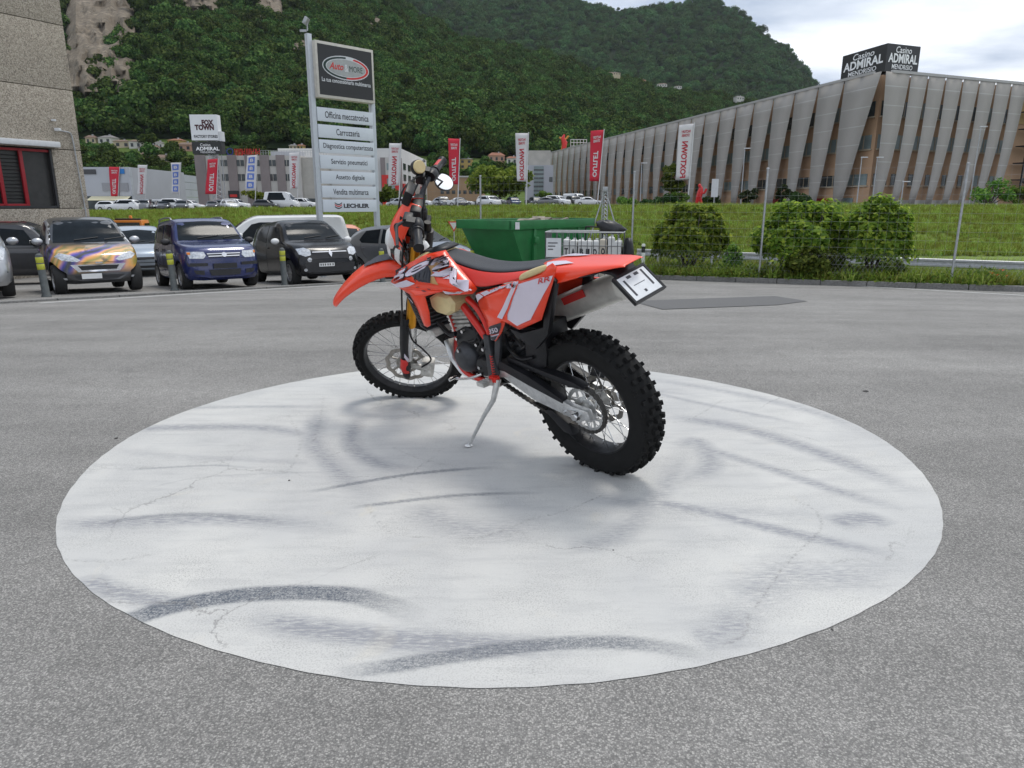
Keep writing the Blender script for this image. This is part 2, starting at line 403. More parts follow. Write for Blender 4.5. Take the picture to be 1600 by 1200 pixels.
# dark rubber marks, then paler scuffs and films, as they lie on the paint
for pts, w_, a_ in (([(150, 990), (230, 960), (300, 942), (400, 929), (520, 928), (590, 940), (660, 968)], 0.052, 0.95), ([(520, 1055), (620, 1040), (740, 1022), (850, 1008), (960, 1005), (1040, 1012), (1120, 1030)], 0.036, 0.75), ([(480, 770), (560, 755), (640, 742), (720, 734), (780, 731)], 0.019, 0.72), ([(540, 795), (620, 785), (700, 776), (780, 772), (850, 771)], 0.018, 0.62), ([(150, 822), (200, 812), (280, 805), (360, 807), (450, 818)], 0.02, 0.45), ([(200, 735), (260, 731), (340, 728), (400, 733)], 0.012, 0.42), ([(230, 765), (330, 745), (600, 735)], 0.006, 0.2)):
    stroke(pts, w_, a_, stain)
for pts, w_, a_ in (([(380, 965), (500, 985), (620, 1000), (780, 1010), (900, 1012)], 0.045, 0.42), ([(120, 905), (200, 930), (300, 950)], 0.04, 0.35), ([(80, 818), (180, 818), (300, 812), (420, 815), (560, 830)], 0.05, 0.30), ([(160, 705), (300, 715), (450, 722), (560, 735)], 0.03, 0.12), ([(180, 672), (300, 668), (420, 670), (520, 690)], 0.05, 0.32), ([(200, 640), (400, 636), (520, 636)], 0.03, 0.22), ([(1000, 590), (1150, 615), (1290, 650), (1380, 690)], 0.05, 0.22), ([(1040, 650), (1160, 670), (1300, 715), (1450, 780)], 0.06, 0.36), ([(1060, 690), (1180, 725), (1300, 765), (1420, 800)], 0.04, 0.30), ([(980, 780), (1080, 795), (1200, 825), (1310, 850), (1420, 875)], 0.035, 0.40), ([(1010, 612), (1120, 636), (1260, 665)], 0.03, 0.25), ([(900, 760), (1000, 790), (1150, 800), (1300, 805)], 0.05, 0.18), ([(500, 640), (490, 690), (520, 730), (590, 790)], 0.05, 0.30), ([(560, 650), (548, 690), (580, 720), (650, 740)], 0.045, 0.34), ([(880, 850), (960, 840), (1040, 760), (1070, 700)], 0.05, 0.22), ([(1060, 700), (1090, 690), (1110, 730), (1040, 760)], 0.05, 0.30), ([(1300, 820), (1350, 810), (1390, 825)], 0.05, 0.4), ([(1150, 960), (1220, 900), (1320, 900), (1400, 880)], 0.09, 0.22), ([(1080, 1000), (1140, 985), (1160, 940)], 0.06, 0.25), ([(640, 790), (740, 830), (860, 820)], 0.08, 0.22), ([(820, 600), (960, 605), (1100, 620)], 0.03, 0.2)):
    stroke(pts, w_ * 1.6, min(0.85, a_ * 1.9), film, soft=0.85)
crk = np.zeros_like(PX)
for pts in ([(575, 790), (590, 815), (620, 835), (690, 842), (760, 838), (830, 812), (880, 800), (940, 775)], [(490, 690), (500, 660), (505, 620)], [(450, 740), (470, 690), (450, 650)], [(505, 715), (540, 705)], [(615, 700), (650, 715), (700, 728)], [(1180, 950), (1230, 880), (1280, 830), (1275, 800), (1240, 780)], [(100, 875), (170, 878), (250, 865)], [(1170, 960), (1165, 990), (1130, 1010)], [(980, 640), (1060, 660), (1130, 625)]):
    stroke(pts, 0.007, 1.0, crk, taper=False, soft=0.9)
verts = np.stack([PX, PY, np.full_like(PX, 0.0022)], -1).reshape(-1, 3); n1_ = NG + 1
ii = (np.arange(NG)[:, None] * n1_ + np.arange(NG)[None]).ravel()
quads = np.stack([ii, ii + 1, ii + 1 + n1_, ii + n1_], 1)
me = bpy.data.meshes.new('painted_disc'); me.from_pydata(verts.tolist(), [], quads.tolist()); me.update()
for nm, arr in (('rubber', stain), ('film', film), ('crack', crk)):
    at_ = me.attributes.new(nm, 'FLOAT', 'POINT'); at_.data.foreach_set('value', arr.ravel().astype(np.float32))
k = NT('disc_paint', 0.62, 0.4)
def attr(nm): return k.n('ShaderNodeAttribute', attribute_name=nm).outputs['Fac']
mp = k.n('ShaderNodeMapping', {'Vector': k.tc.outputs['Object'], 'Scale': (1.0, 5.0, 1.0), 'Rotation': (0, 0, -0.12)})
streak = k.noise(3.2, 7, 0.65, vec=mp.outputs[0]); streak2 = k.noise(22, 5, 0.7, vec=mp.outputs[0])
grain = k.noise(170, 3, 0.75); blot = k.noise(1.6, 5, 0.55, dist=0.5); pit = k.noise(330, 2, 0.6)
pits = k.n('ShaderNodeTexVoronoi', {'Vector': k.tc.outputs['Object'], 'Scale': 95.0}).outputs['Distance']
basec = k.mix(k.rng(blot, 0.35, 0.7), (0.48, 0.478, 0.468), (0.59, 0.58, 0.55))
basec = k.mix(k.rng(streak, 0.48, 0.72, 0, 0.42), basec, (0.34, 0.342, 0.345))
fm = k.math('MULTIPLY', attr('film'), k.rng(streak2, 0.36, 0.62, 0.25, 2.0))
basec = k.mix(k.math('MULTIPLY', fm, 1.0, True), basec, (0.27, 0.275, 0.295))
rub = k.math('MULTIPLY', attr('rubber'), k.rng(k.math('ADD', k.math('MULTIPLY', grain, 0.7), k.math('MULTIPLY', streak2, 0.3)), 0.36, 0.58, 0.25, 1.15))
basec = k.mix(k.math('MULTIPLY', rub, 1.0, True), basec, (0.07, 0.085, 0.11))
speck = k.math('MULTIPLY', k.rng(pits, 0.0, 0.16, 1, 0), k.rng(blot, 0.38, 0.55, 0.0, 1.0))
basec = k.mix(k.math('MULTIPLY', speck, k.rng(k.noise(9, 4, 0.6), 0.45, 0.62, 0, 0.9)), basec, (0.20, 0.195, 0.185))
cr = k.math('MULTIPLY', attr('crack'), k.rng(k.noise(60, 4, 0.7), 0.45, 0.62, 0, 0.65))
basec = k.mix(cr, basec, (0.13, 0.125, 0.12))
basec = k.mix(k.rng(k.noise(2.3, 4, 0.6, dist=1.0), 0.62, 0.72, 0, 0.2), basec, (0.72, 0.63, 0.45))
dn = k.n('ShaderNodeTexNoise', {'Vector': k.tc.outputs['Object'], 'Scale': 3.5, 'Detail': 7.0, 'Roughness': 0.7}); wv_ = k.n('ShaderNodeMix', {0: 0.2, 4: k.tc.outputs['Object'], 5: dn.outputs['Color']}, data_type='VECTOR').outputs[1]
ve = k.n('ShaderNodeTexVoronoi', {'Vector': wv_, 'Scale': 1.5}, feature='DISTANCE_TO_EDGE').outputs['Distance']
basec = k.mix(k.math('MULTIPLY', k.rng(ve, 0.0, 0.006, 1, 0), k.rng(k.noise(1.3, 4, 0.5), 0.50, 0.60, 0, 0.7)), basec, (0.16, 0.155, 0.15))
gr2 = k.n('ShaderNodeTexVoronoi', {'Vector': k.tc.outputs['Object'], 'Scale': 210.0}).outputs['Distance']
basec = k.mix(k.math('MULTIPLY', k.rng(gr2, 0.45, 0.8, 0, 0.55), k.rng(k.noise(4.0, 5, 0.6), 0.35, 0.65, 0.15, 1.0)), basec, (0.25, 0.245, 0.235))
k.color(basec)
k.bump(k.math('ADD', k.math('MULTIPLY', grain, 0.5), k.math('MULTIPLY', pit, 0.5)), 0.35, 0.004)
disc = fin('painted_disc', me, k.m, None, True); tag(disc, kind='structure')
# a few pebbles and crumbs on the ground
M_peb = mat('pebble', (0.10, 0.095, 0.09), 0.9, var=0.4)
for i, (px_, py_, r_) in enumerate(((182, 686, 0.011), (640, 770, 0.004), (860, 1015, 0.006), (1352, 613, 0.018), (958, 861, 0.005), (452, 752, 0.007), (1010, 858, 0.005), (366, 822, 0.007), (1125, 775, 0.006), (1300, 985, 0.005), (485, 1031, 0.006))):
    p = gpt(px_, py_); mb = MB(); mb.ball((0, 0, r_ * 0.3), r_ * 0.7, 7, 5, (1.4, 1, 0.55))
    for v in mb.v: v *= 1 + random.uniform(-0.15, 0.15)
    o = mb.build('pebble', M_peb); o.location = p + Vector((0, 0, 0.002)); o.rotation_euler.z = random.random() * 6
    tag(o, ['dark stone at the left rim of the white disc', 'tiny crumb below the motorcycle on the disc', 'small crumb near the lower edge of the disc', 'dark stone lying on the asphalt right of the disc', 'tiny crumb right of centre on the white disc', 'little chip on the left half of the disc', 'crumb right of the middle of the disc', 'chip beside the faint left tyre mark', 'grit at the flaked paint right of the rear wheel', 'crumb at the lower right rim of the disc', 'crumb on the disc under the long dark tyre mark'][i], 'stone', 'stones and crumbs on the ground')
# dark patch of newer asphalt on the yard
k = NT('patch_asphalt', 0.85); k.color(k.mix(k.noise(150, 3, 0.7), (0.06, 0.06, 0.062), (0.17, 0.168, 0.165)))
k.bump(k.noise(200, 3), 0.4, 0.004)
cor = [gpt(*q) for q in ((985, 471), (1210, 463), (1262, 471), (1215, 477), (1035, 484))]
rows = []
o = mesh_obj('asphalt_repair_patch', [p + Vector((0, 0, 0.007)) for p in cor], [tuple(range(5))], k.m); tag(o, kind='structure')
# -- kerb on the right, stones end to end, and painted white line in front of it
M_kerb = mat('kerb_granite', (0.20, 0.195, 0.185), 0.85, var=0.35, scale=30, bump=0.3)
M_line = mat('white_road_paint', (0.62, 0.62, 0.60), 0.7, var=0.22, scale=12)
M_soil = mat('verge_soil', (0.075, 0.07, 0.045), 0.95, var=0.5, scale=3, bump=0.4)
kerb = empty('kerb', label='low grey stone kerb along the fence on the right', cat='kerb'); kerb['kind'] = 'structure'; del kerb['category']
Lk = 1.0; base = None
for i in range(-14, 26):
    a = KA + kdir * (i * Lk); b_ = KA + kdir * ((i + 1) * Lk - 0.012)
    za, zb = ground_z(a.x, a.y), ground_z(b_.x, b_.y)
    mb = MB(); w_ = -knrm * 0.15
    mb.add([(a.x, a.y, za - 0.1), (b_.x, b_.y, zb - 0.1), (b_.x + w_.x, b_.y + w_.y, zb - 0.1), (a.x + w_.x, a.y + w_.y, za - 0.1), (a.x, a.y, za + 0.12), (b_.x, b_.y, zb + 0.12), (b_.x + w_.x, b_.y + w_.y, zb + 0.12), (a.x + w_.x, a.y + w_.y, za + 0.12)], [(3, 2, 1, 0), (4, 5, 6, 7), (0, 1, 5, 4), (1, 2, 6, 5), (2, 3, 7, 6), (3, 0, 4, 7)])
    mb.build('kerb_stone', M_kerb, kerb, bevel=0.015)
def strip(name, pts, width, m, z=0.006, kind='structure'):
    """flat painted line following the ground"""
    P_ = []
    for i in range(len(pts) - 1):
        for t in np.linspace(0, 1, 24, endpoint=(i == len(pts) - 2)): P_.append(Vector(pts[i]).lerp(Vector(pts[i + 1]), float(t)))
    rows = []
    for i, p in enumerate(P_):
        d = (P_[min(i + 1, len(P_) - 1)] - P_[max(i - 1, 0)]).normalized(); n = Vector((-d.y, d.x)) * width / 2
        rows.append([Vector((q.x, q.y, ground_z(q.x, q.y) + z)) for q in (p - n, p + n)])
    o = MB().grid(rows).build(name, m); return tag(o, kind=kind)
l0 = gpt(1600, 462).xy; l1_ = gpt(1330, 447).xy; l2_ = gpt(1150, 440).xy; l3_ = gpt(1000, 431).xy
strip('painted_line', [l0 + (l0 - l1_), l0, l1_, l2_, l3_, l3_ + (l3_ - l2_) * 3], 0.14, M_line)
# left: flush kerb in front of the parked cars, with a white line
e0, e1_ = gpt(-140, 484).xy, gpt(600, 441).xy
ldir = (e1_ - e0).normalized(); lback = Vector((-ldir.y, ldir.x)); ext = e1_ + ldir * 9
strip('painted_line', [gpt(62, 474).xy, ext], 0.12, M_line)
lk = empty('flush_kerb'); tag(lk, 'flush stone kerb in front of the row of parked cars', kind='structure')
nL = int((ext - e0).length)
for i in range(nL):
    a = e0 + ldir * i + lback * 0.16; b_ = e0 + ldir * (i + 0.985) + lback * 0.16; w_ = lback * 0.16
    mb = MB(); za, zb = ground_z(a.x, a.y), ground_z(b_.x, b_.y)
    mb.add([(a.x, a.y, za - 0.05), (b_.x, b_.y, zb - 0.05), (b_.x + w_.x, b_.y + w_.y, zb - 0.05), (a.x + w_.x, a.y + w_.y, za - 0.05), (a.x, a.y, za + 0.035), (b_.x, b_.y, zb + 0.035), (b_.x + w_.x, b_.y + w_.y, zb + 0.035), (a.x + w_.x, a.y + w_.y, za + 0.035)], [(3, 2, 1, 0), (4, 5, 6, 7), (0, 1, 5, 4), (1, 2, 6, 5), (2, 3, 7, 6), (3, 0, 4, 7)])
    mb.build('kerb_stone', M_kerb, lk, bevel=0.008)
# -- land beyond: verge, sunken road, grass bank, plateau
M_grassbase = NT('grass_ground', 0.95, 0.2); kk = M_grassbase
kk.color(kk.mix(kk.rng(kk.noise(0.25, 6, 0.65), 0.35, 0.65), (0.10, 0.145, 0.025), kk.mix(kk.noise(3.0, 6, 0.7), (0.12, 0.20, 0.03), (0.24, 0.29, 0.07))))
kk.bump(kk.noise(6, 5, 0.7), 0.6, 0.15); M_grassbase = kk.m
def plateau_z(X): return 1.05 + (0.014 * X if X < 0 else 0.0)
BANK_FOOT, BANK_TOP = 40.0, 62.0
def land_z(X, Y):
    s_ = -kerb_side(X, Y)                    # metres beyond the kerb
    zk = -1.0
    if Y >= BANK_FOOT:
        t = (Y - BANK_FOOT) / (BANK_TOP - BANK_FOOT)
        if t >= 1: return plateau_z(X)
        tt_ = t * t * (3 - 2 * t) * 0.35 + t * 0.65
        return -1.55 + (plateau_z(X) + 1.55) * tt_ + 0.10 * math.sin(X * 0.35 + Y * 0.2) * math.sin(t * math.pi)
    kp = Vector((X, Y)) + knrm * s_
    z0 = ground_z(kp.x, kp.y) + 0.10
    return z0 + (-1.55 - z0) * sstep(1.6, 5.0, s_)
xs2 = np.concatenate([np.linspace(-160, -40, 40), np.linspace(-38, 38, 90), np.linspace(40, 120, 30)])
rows = []
for t in np.concatenate([np.linspace(0.0, 6, 16), np.linspace(7, 20, 8)]):
    pass
ys2 = np.concatenate([np.linspace(10, 38, 57), np.linspace(38.6, 62, 40), [64, 68, 75, 90, 120, 160, 220, 300, 420]])
vs = []
for y in ys2:
    for x in xs2:
        p = Vector((x, y)); s_ = -kerb_side(x, y)
        if s_ < 0.15: p = p + knrm * (s_ - 0.15)
        vs.append((p.x, p.y, land_z(p.x, p.y)))
nx = len(xs2); fs = []
for j in range(len(ys2) - 1):
    for i in range(nx - 1):
        q = [j * nx + i, j * nx + i + 1, (j + 1) * nx + i + 1, (j + 1) * nx + i]
        if all(kerb_side(vs[t][0], vs[t][1]) > -0.1501 for t in q): continue
        fs.append(q)
land = mesh_obj('grass_bank', vs, fs, M_grassbase, smooth=True); tag(land, kind='structure')
road_pts = []
rd = MB(); rws = []
for i in range(60):
    p = KA - kdir * 30 + kdir * i * 1.6
    a = p - knrm * 6.0; b_ = p - knrm * 13.0
    if max(a.y, b_.y) > BANK_FOOT - 0.5: break
    rws.append([Vector((a.x, a.y, -1.535)), Vector((b_.x, b_.y, -1.535))])
rd.grid(rws); o = rd.build('road', mat('road_asphalt', (0.16, 0.158, 0.155), 0.9, var=0.2, scale=2, bump=0.2)); tag(o, kind='structure')
far = mesh_obj('ground', [(-4000, -60, -1.75), (4000, -60, -1.75), (4000, 6000, -1.75), (-4000, 6000, -1.75)], [(0, 1, 2, 3)], M_grassbase); tag(far, kind='structure')
pl_ = mesh_obj('car_park', [(x, y, plateau_z(x) + 0.02) for y in (67, 100, 150, 420) for x in (-160, -80, 0, 120)], [(j * 4 + i, j * 4 + i + 1, j * 4 + i + 5, j * 4 + i + 4) for j in range(3) for i in range(3)], mat('car_park_asphalt', (0.13, 0.128, 0.125), 0.9, var=0.2, scale=0.5)); tag(pl_, kind='structure')
# -- grass tufts by geometry nodes
def scatter(name, pts, scales, protos, seed=0, upright=True):
    """instances of proto meshes on explicit points (one object that nobody could count)"""
    me = bpy.data.meshes.new(name); me.from_pydata([tuple(p) for p in pts], [], [])
    a = me.attributes.new('sc', 'FLOAT', 'POINT'); a.data.foreach_set('value', np.asarray(scales, np.float32))
    o = bpy.data.objects.new(name, me); COL.objects.link(o); tag(o, kind='stuff')
    col = bpy.data.collections.new(name + '_kinds')
    for p in protos: col.objects.link(p)
    ng = bpy.data.node_groups.new(name + '_nodes', 'GeometryNodeTree')
    ng.interface.new_socket('Geometry', in_out='INPUT', socket_type='NodeSocketGeometry'); ng.interface.new_socket('Geometry', in_out='OUTPUT', socket_type='NodeSocketGeometry')
    N = ng.nodes; Lk_ = ng.links
    gi, go = N.new('NodeGroupInput'), N.new('NodeGroupOutput')
    ci = N.new('GeometryNodeCollectionInfo'); ci.inputs[0].default_value = col; ci.inputs[1].default_value = True; ci.inputs[2].default_value = True
    ip = N.new('GeometryNodeInstanceOnPoints'); ip.inputs['Pick Instance'].default_value = True
    rv = N.new('FunctionNodeRandomValue'); rv.data_type = 'FLOAT_VECTOR'; rv.inputs[0].default_value = (-0.08, -0.08, 0); rv.inputs[1].default_value = (0.08, 0.08, 6.283); rv.inputs['Seed'].default_value = seed
    na = N.new('GeometryNodeInputNamedAttribute'); na.data_type = 'FLOAT'; na.inputs[0].default_value = 'sc'
    ri = N.new('FunctionNodeRandomValue'); ri.data_type = 'INT'; ri.inputs[4].default_value = 0; ri.inputs[5].default_value = len(protos) - 1; ri.inputs['Seed'].default_value = seed + 5
    Lk_.new(gi.outputs[0], ip.inputs['Points']); Lk_.new(ci.outputs[0], ip.inputs['Instance']); Lk_.new(rv.outputs[0], ip.inputs['Rotation'])
    Lk_.new(na.outputs[0], ip.inputs['Scale']); Lk_.new(ri.outputs[2], ip.inputs['Instance Index']); Lk_.new(ip.outputs[0], go.inputs[0])
    md = o.modifiers.new('scatter', 'NODES'); md.node_group = ng
    return o
def proto(name, mesh_o):
    """take a mesh object out of the scene so that only its instances show"""
    for c in list(mesh_o.users_collection): c.objects.unlink(mesh_o)
    return mesh_o
M_blade = leaf_mat('grass_blade', (0.11, 0.165, 0.026), (0.20, 0.29, 0.042), (0.36, 0.38, 0.12), 0.45, 0.05, 0.9)
def tuft(seed, n=30, h=0.30):
    r = np.random.default_rng(seed); vs = []; fs = []
    for i in range(n):
        a = r.uniform(0, 6.28); q = r.uniform(0, 0.16); b0 = Vector((math.cos(a) * q, math.sin(a) * q, 0)); l = Vector((math.cos(a), math.sin(a), 0)) * r.uniform(0.05, 0.22); hh = h * r.uniform(0.5, 1.2); w_ = Vector((-math.sin(a), math.cos(a), 0)) * 0.012
        k_ = len(vs); vs += [b0 - w_, b0 + w_, b0 + l * 0.4 + w_ * 0.8 + Vector((0, 0, hh * 0.65)), b0 + l * 0.4 - w_ * 0.8 + Vector((0, 0, hh * 0.65)), b0 + l + Vector((0, 0, hh))]; fs += [(k_, k_ + 1, k_ + 2, k_ + 3), (k_ + 3, k_ + 2, k_ + 4)]
    return proto('tuft', mesh_obj('grass_tuft', vs, fs, M_blade))
TUFTS = [tuft(i) for i in range(4)]
if True:
    pts, scl = [], []
    for _ in range(26000):
        y = 39.5 + 23.5 * random.random() ** 0.9; x = random.uniform(-0.75, 0.82) * y * 1.05
        pts.append((x, y, land_z(x, y) - 0.02)); scl.append(random.uniform(0.5, 1.25) * (1.0 + 0.25 * math.sin(x * 0.31 + 1.3 * math.sin(y * 0.4)) * math.sin(y * 0.55 + x * 0.17)))
    scatter('bank_grass', pts, scl, TUFTS, 1)
    pts, scl = [], []
    for _ in range(2600):
        s_ = random.uniform(0.18, 2.2); u_ = random.uniform(-6, 13); p = KA + kdir * u_ - knrm * s_
        pts.append((p.x, p.y, land_z(p.x, p.y) - 0.01)); scl.append(random.uniform(0.35, 1.0))
    for _ in range(1500):
        s_ = random.uniform(13.5, 20); u_ = random.uniform(-14, 22); p = KA + kdir * u_ - knrm * s_
        if p.y < 40: pts.append((p.x, p.y, land_z(p.x, p.y) - 0.01)); scl.append(random.uniform(0.8, 1.7))
    scatter('verge_grass', pts, scl, TUFTS, 2)
# ================================================================ the motorcycle
M_red = mat('bike_red_plastic', srgb(236, 66, 34), 0.30, var=0.05, scale=14, coat=0.25, bump=0.02, bscale=300)
M_redframe = mat('frame_red_paint', srgb(205, 38, 26), 0.35, var=0.12, scale=20)
M_blackp = mat('black_plastic', (0.012, 0.012, 0.014), 0.42, var=0.3, scale=20, bump=0.05, bscale=400, spec=0.3)
M_rubber = mat('tyre_rubber', (0.012, 0.012, 0.012), 0.8, var=0.35, scale=30, bump=0.15, bscale=200, spec=0.2)
M_seat = mat('seat_vinyl', (0.035, 0.037, 0.043), 0.6, var=0.15, scale=30, bump=0.15, bscale=700)
M_alu = mat('brushed_aluminium', (0.60, 0.60, 0.59), 0.36, 0.7, var=0.2, scale=40)
M_alud = mat('dull_cast_aluminium', (0.52, 0.51, 0.48), 0.5, 0.35, var=0.35, scale=30, bump=0.1)
M_steel = mat('bright_steel', (0.62, 0.62, 0.62), 0.25, 1.0, var=0.15, scale=60)
M_dark = mat('engine_black', (0.014, 0.014, 0.016), 0.42, 0.3, var=0.5, scale=30, bump=0.1)
M_mid = mat('dark_grey_alloy', (0.05, 0.052, 0.058), 0.45, 0.4, var=0.3, scale=30)
M_gold = mat('gold_anodised', srgb(196, 136, 30), 0.3, 0.65, var=0.1, scale=30)
M_cream = mat('cream_tank_plastic', srgb(205, 186, 138), 0.5, var=0.08, scale=20)
M_tan = mat('tan_graphic', srgb(184, 140, 88), 0.5, var=0.06)
M_lilac = mat('pale_lilac_graphic', srgb(205, 196, 208), 0.35, var=0.03, scale=20, coat=0.2)
M_blackg = mat('black_graphic', (0.02, 0.02, 0.03), 0.4, var=0.1)
M_titan = mat('silencer_alloy', (0.62, 0.61, 0.57), 0.42, 0.35, var=0.15, scale=18)
M_plate = mat('plate_grey', srgb(214, 216, 218), 0.45, var=0.08, scale=30)
M_mirror = mat('mirror_glass', (0.9, 0.9, 0.9), 0.03, 1.0, var=0.01)
M_chain = mat('chain_steel', (0.10, 0.095, 0.09), 0.5, 0.8, var=0.4, scale=80)
M_white = mat('white_plastic', (0.72, 0.72, 0.71), 0.4, var=0.05)
M_redg = mat('red_graphic', srgb(200, 40, 35), 0.4, var=0.05)

BO = Vector((0.42746, 3.03726, 0.0))
BU = Vector((-0.677672, 0.735364, 0.0)); BN = Vector((-0.709308, -0.653660, -0.263839)); BW = Vector((-0.194018, -0.178796, 0.964567))
bike = empty('motorcycle', label='red off-road motorcycle leaning on its stand on the white painted disc', cat='motorcycle')
bike.matrix_world = Matrix(((BU.x, BN.x, BW.x, BO.x), (BU.y, BN.y, BW.y, BO.y), (BU.z, BN.z, BW.z, BO.z), (0, 0, 0, 1)))
def sd(x, y, n=0.0):
    """photo pixel -> point of the bike's own frame on the plane n metres left of its middle"""
    r = ray(x, y); t = (BO + BN * n - CAMv).dot(BN) / r.dot(BN); d = CAMv + r * t - BO
    return Vector((d.dot(BU), n, d.dot(BW)))
RAKE, STEER = math.radians(28), math.radians(42.5)
fA = Vector((-math.sin(RAKE), 0, math.cos(RAKE))); f1 = Vector((math.cos(RAKE), 0, math.sin(RAKE))); l1 = Vector((0, 1, 0))
fF = f1 * math.cos(STEER) + l1 * math.sin(STEER); fL = l1 * math.cos(STEER) - f1 * math.sin(STEER)
FC = Vector((1.5175, -0.0579, 0.2762))
def S(a, b, l): return FC + fA * a + fF * b + fL * l
def part(mb, name, m, parent=bike, **k): return mb.build(name, m, parent, **k)

# ---- wheels
def wheel(name, frame, R, rim, hw, knobrows, disc_y, disc_r, sprocket=False):
    w = empty(name, parent=bike); w.matrix_local = frame
    base = R - 0.014
    t = MB(); prof = [(rim + 0.012, -hw * 0.72), (rim + 0.022, -hw * 0.86), (rim + (base - rim) * 0.55, -hw), (base - 0.016, -hw * 0.9), (base - 0.004, -hw * 0.5), (base, 0)]
    prof = prof + [(r, -h) for r, h in prof[-2::-1]]
    t.lathe(prof, n=72)
    for i in range(knobrows):
        a = 2 * math.pi * i / knobrows; odd = i % 2
        for y, dx, dy, tilt in (((-0.30, 0.026, 0.022, -0.15), (0.30, 0.026, 0.022, 0.15), (-0.86, 0.02, 0.018, -0.75), (0.86, 0.02, 0.018, 0.75)) if not odd else ((0.0, 0.024, 0.03, 0), (-0.62, 0.022, 0.02, -0.45), (0.62, 0.022, 0.02, 0.45))):
            rr = base + 0.002 - 0.028 * (abs(y) ** 3)
            q = Matrix.Rotation(a, 3, 'Y') @ Matrix.Rotation(-tilt, 3, 'X')
            c = Matrix.Rotation(a, 3, 'Y') @ Vector((0, y * hw, rr + 0.003))
            t.box(c, (dx * (R / 0.335) * random.uniform(0.9, 1.05), dy, 0.024), q, taper=0.82)
    t.build('tyre', M_rubber, w, smooth=True, sharp=30)
    r = MB(); rp = [(rim + 0.02, -hw * 0.74), (rim + 0.006, -hw * 0.72), (rim, -hw * 0.35), (rim - 0.006, 0), (rim, hw * 0.35), (rim + 0.006, hw * 0.72), (rim + 0.02, hw * 0.74), (rim + 0.012, hw * 0.3), (rim + 0.012, -hw * 0.3)]
    r.lathe(rp, n=72, closed=True); r.build('rim', M_dark, w, smooth=True, sharp=35)
    edge = MB(); edge.lathe([(rim + 0.0195, hw * 0.735), (rim + 0.0215, hw * 0.77), (rim + 0.0235, hw * 0.735)], n=72); edge.build('rim_edge', M_steel, w, smooth=True)
    h = MB(); h.lathe([(0.0, -0.085), (0.014, -0.085), (0.02, -0.06), (0.045, -0.05), (0.048, -0.04), (0.026, -0.025), (0.026, 0.025), (0.048, 0.04), (0.045, 0.05), (0.02, 0.06), (0.014, 0.085), (0, 0.085)], n=24)
    h.build('hub', M_alud, w, smooth=True, sharp=30)
    sp = []
    for side in (-1, 1):
        for lead in (-1, 1):
            g = MB(); a0 = lead * 1.1
            g.tube([Vector((math.sin(a0) * 0.044, side * 0.043, math.cos(a0) * 0.044)), Vector((0, side * hw * 0.12, rim + 0.002))], 0.0019, n=5)
            g.tube([Vector((math.sin(a0) * 0.004, side * hw * 0.15, rim - 0.018)), Vector((0, side * hw * 0.12, rim + 0.002))], 0.0034, n=5)
            o0 = g.build('spoke', M_steel, w); sp.append(o0.data)
            for k in range(9):
                o = o0 if k == 0 else link(bpy.data.objects.new('spoke', o0.data), w)
                o.rotation_euler = (0, 2 * math.pi * (k + (0.25 if side > 0 else 0) + (0.5 if lead > 0 else 0)) / 9, 0)
    d = MB()
    def ringpoly(ro, ri, n, f):
        vo = []; vi = []
        for j in range(n):
            a = 2 * math.pi * j / n; vo.append((ro(a), a)); vi.append((ri(a), a))
        for y in (0.0,):
            vs = [Vector((r_ * math.sin(a), disc_y + dy, r_ * math.cos(a))) for dy in (-0.002, 0.002) for (r_, a) in vo + vi]
            N_ = 2 * n
            fs = []
            for j in range(n):
                k = (j + 1) % n
                fs += [(j, k, n + k, n + j), (N_ + j, N_ + n + j, N_ + n + k, N_ + k), (j, N_ + j, N_ + k, k), (n + j, n + k, N_ + n + k, N_ + n + j)]
            d.add(vs, fs)
    ringpoly(lambda a: disc_r * (1 + 0.035 * math.sin(a * 10)), lambda a: disc_r * (0.80 + 0.035 * math.sin(a * 10)), 80, None)
    ringpoly(lambda a: disc_r * 0.50, lambda a: disc_r * 0.36, 40, None)
    for k in range(6):
        a = k * math.pi / 3
        q = Matrix.Rotation(a, 3, 'Y') @ Matrix.Rotation(0.35, 3, 'Y')
        d.box(Matrix.Rotation(a, 3, 'Y') @ Vector((0.012, disc_y, disc_r * 0.64)), (0.012, 0.0036, disc_r * 0.40), q)
    d.build('brake_disc', mat('brake_disc_steel', (0.33, 0.31, 0.28), 0.4, 0.8, var=0.25, scale=40), w)
    return w
def frame_of(c, yax, zhint):
    y = Vector(yax).normalized(); x = y.cross(Vector(zhint)).normalized(); z = x.cross(y)
    return Matrix(((x.x, y.x, z.x, c.x), (x.y, y.y, z.y, c.y), (x.z, y.z, z.z, c.z), (0, 0, 0, 1)))
RW = Vector((0, 0, 0.336))
rear = wheel('rear_wheel', frame_of(RW, (0, 1, 0), (0, 0, 1)), 0.338, 0.212, 0.066, 44, -0.062, 0.115)
front = wheel('front_wheel', frame_of(FC + Vector((0, 0, 0.004)), fL, fA), 0.331, 0.254, 0.046, 50, 0.062, 0.128)
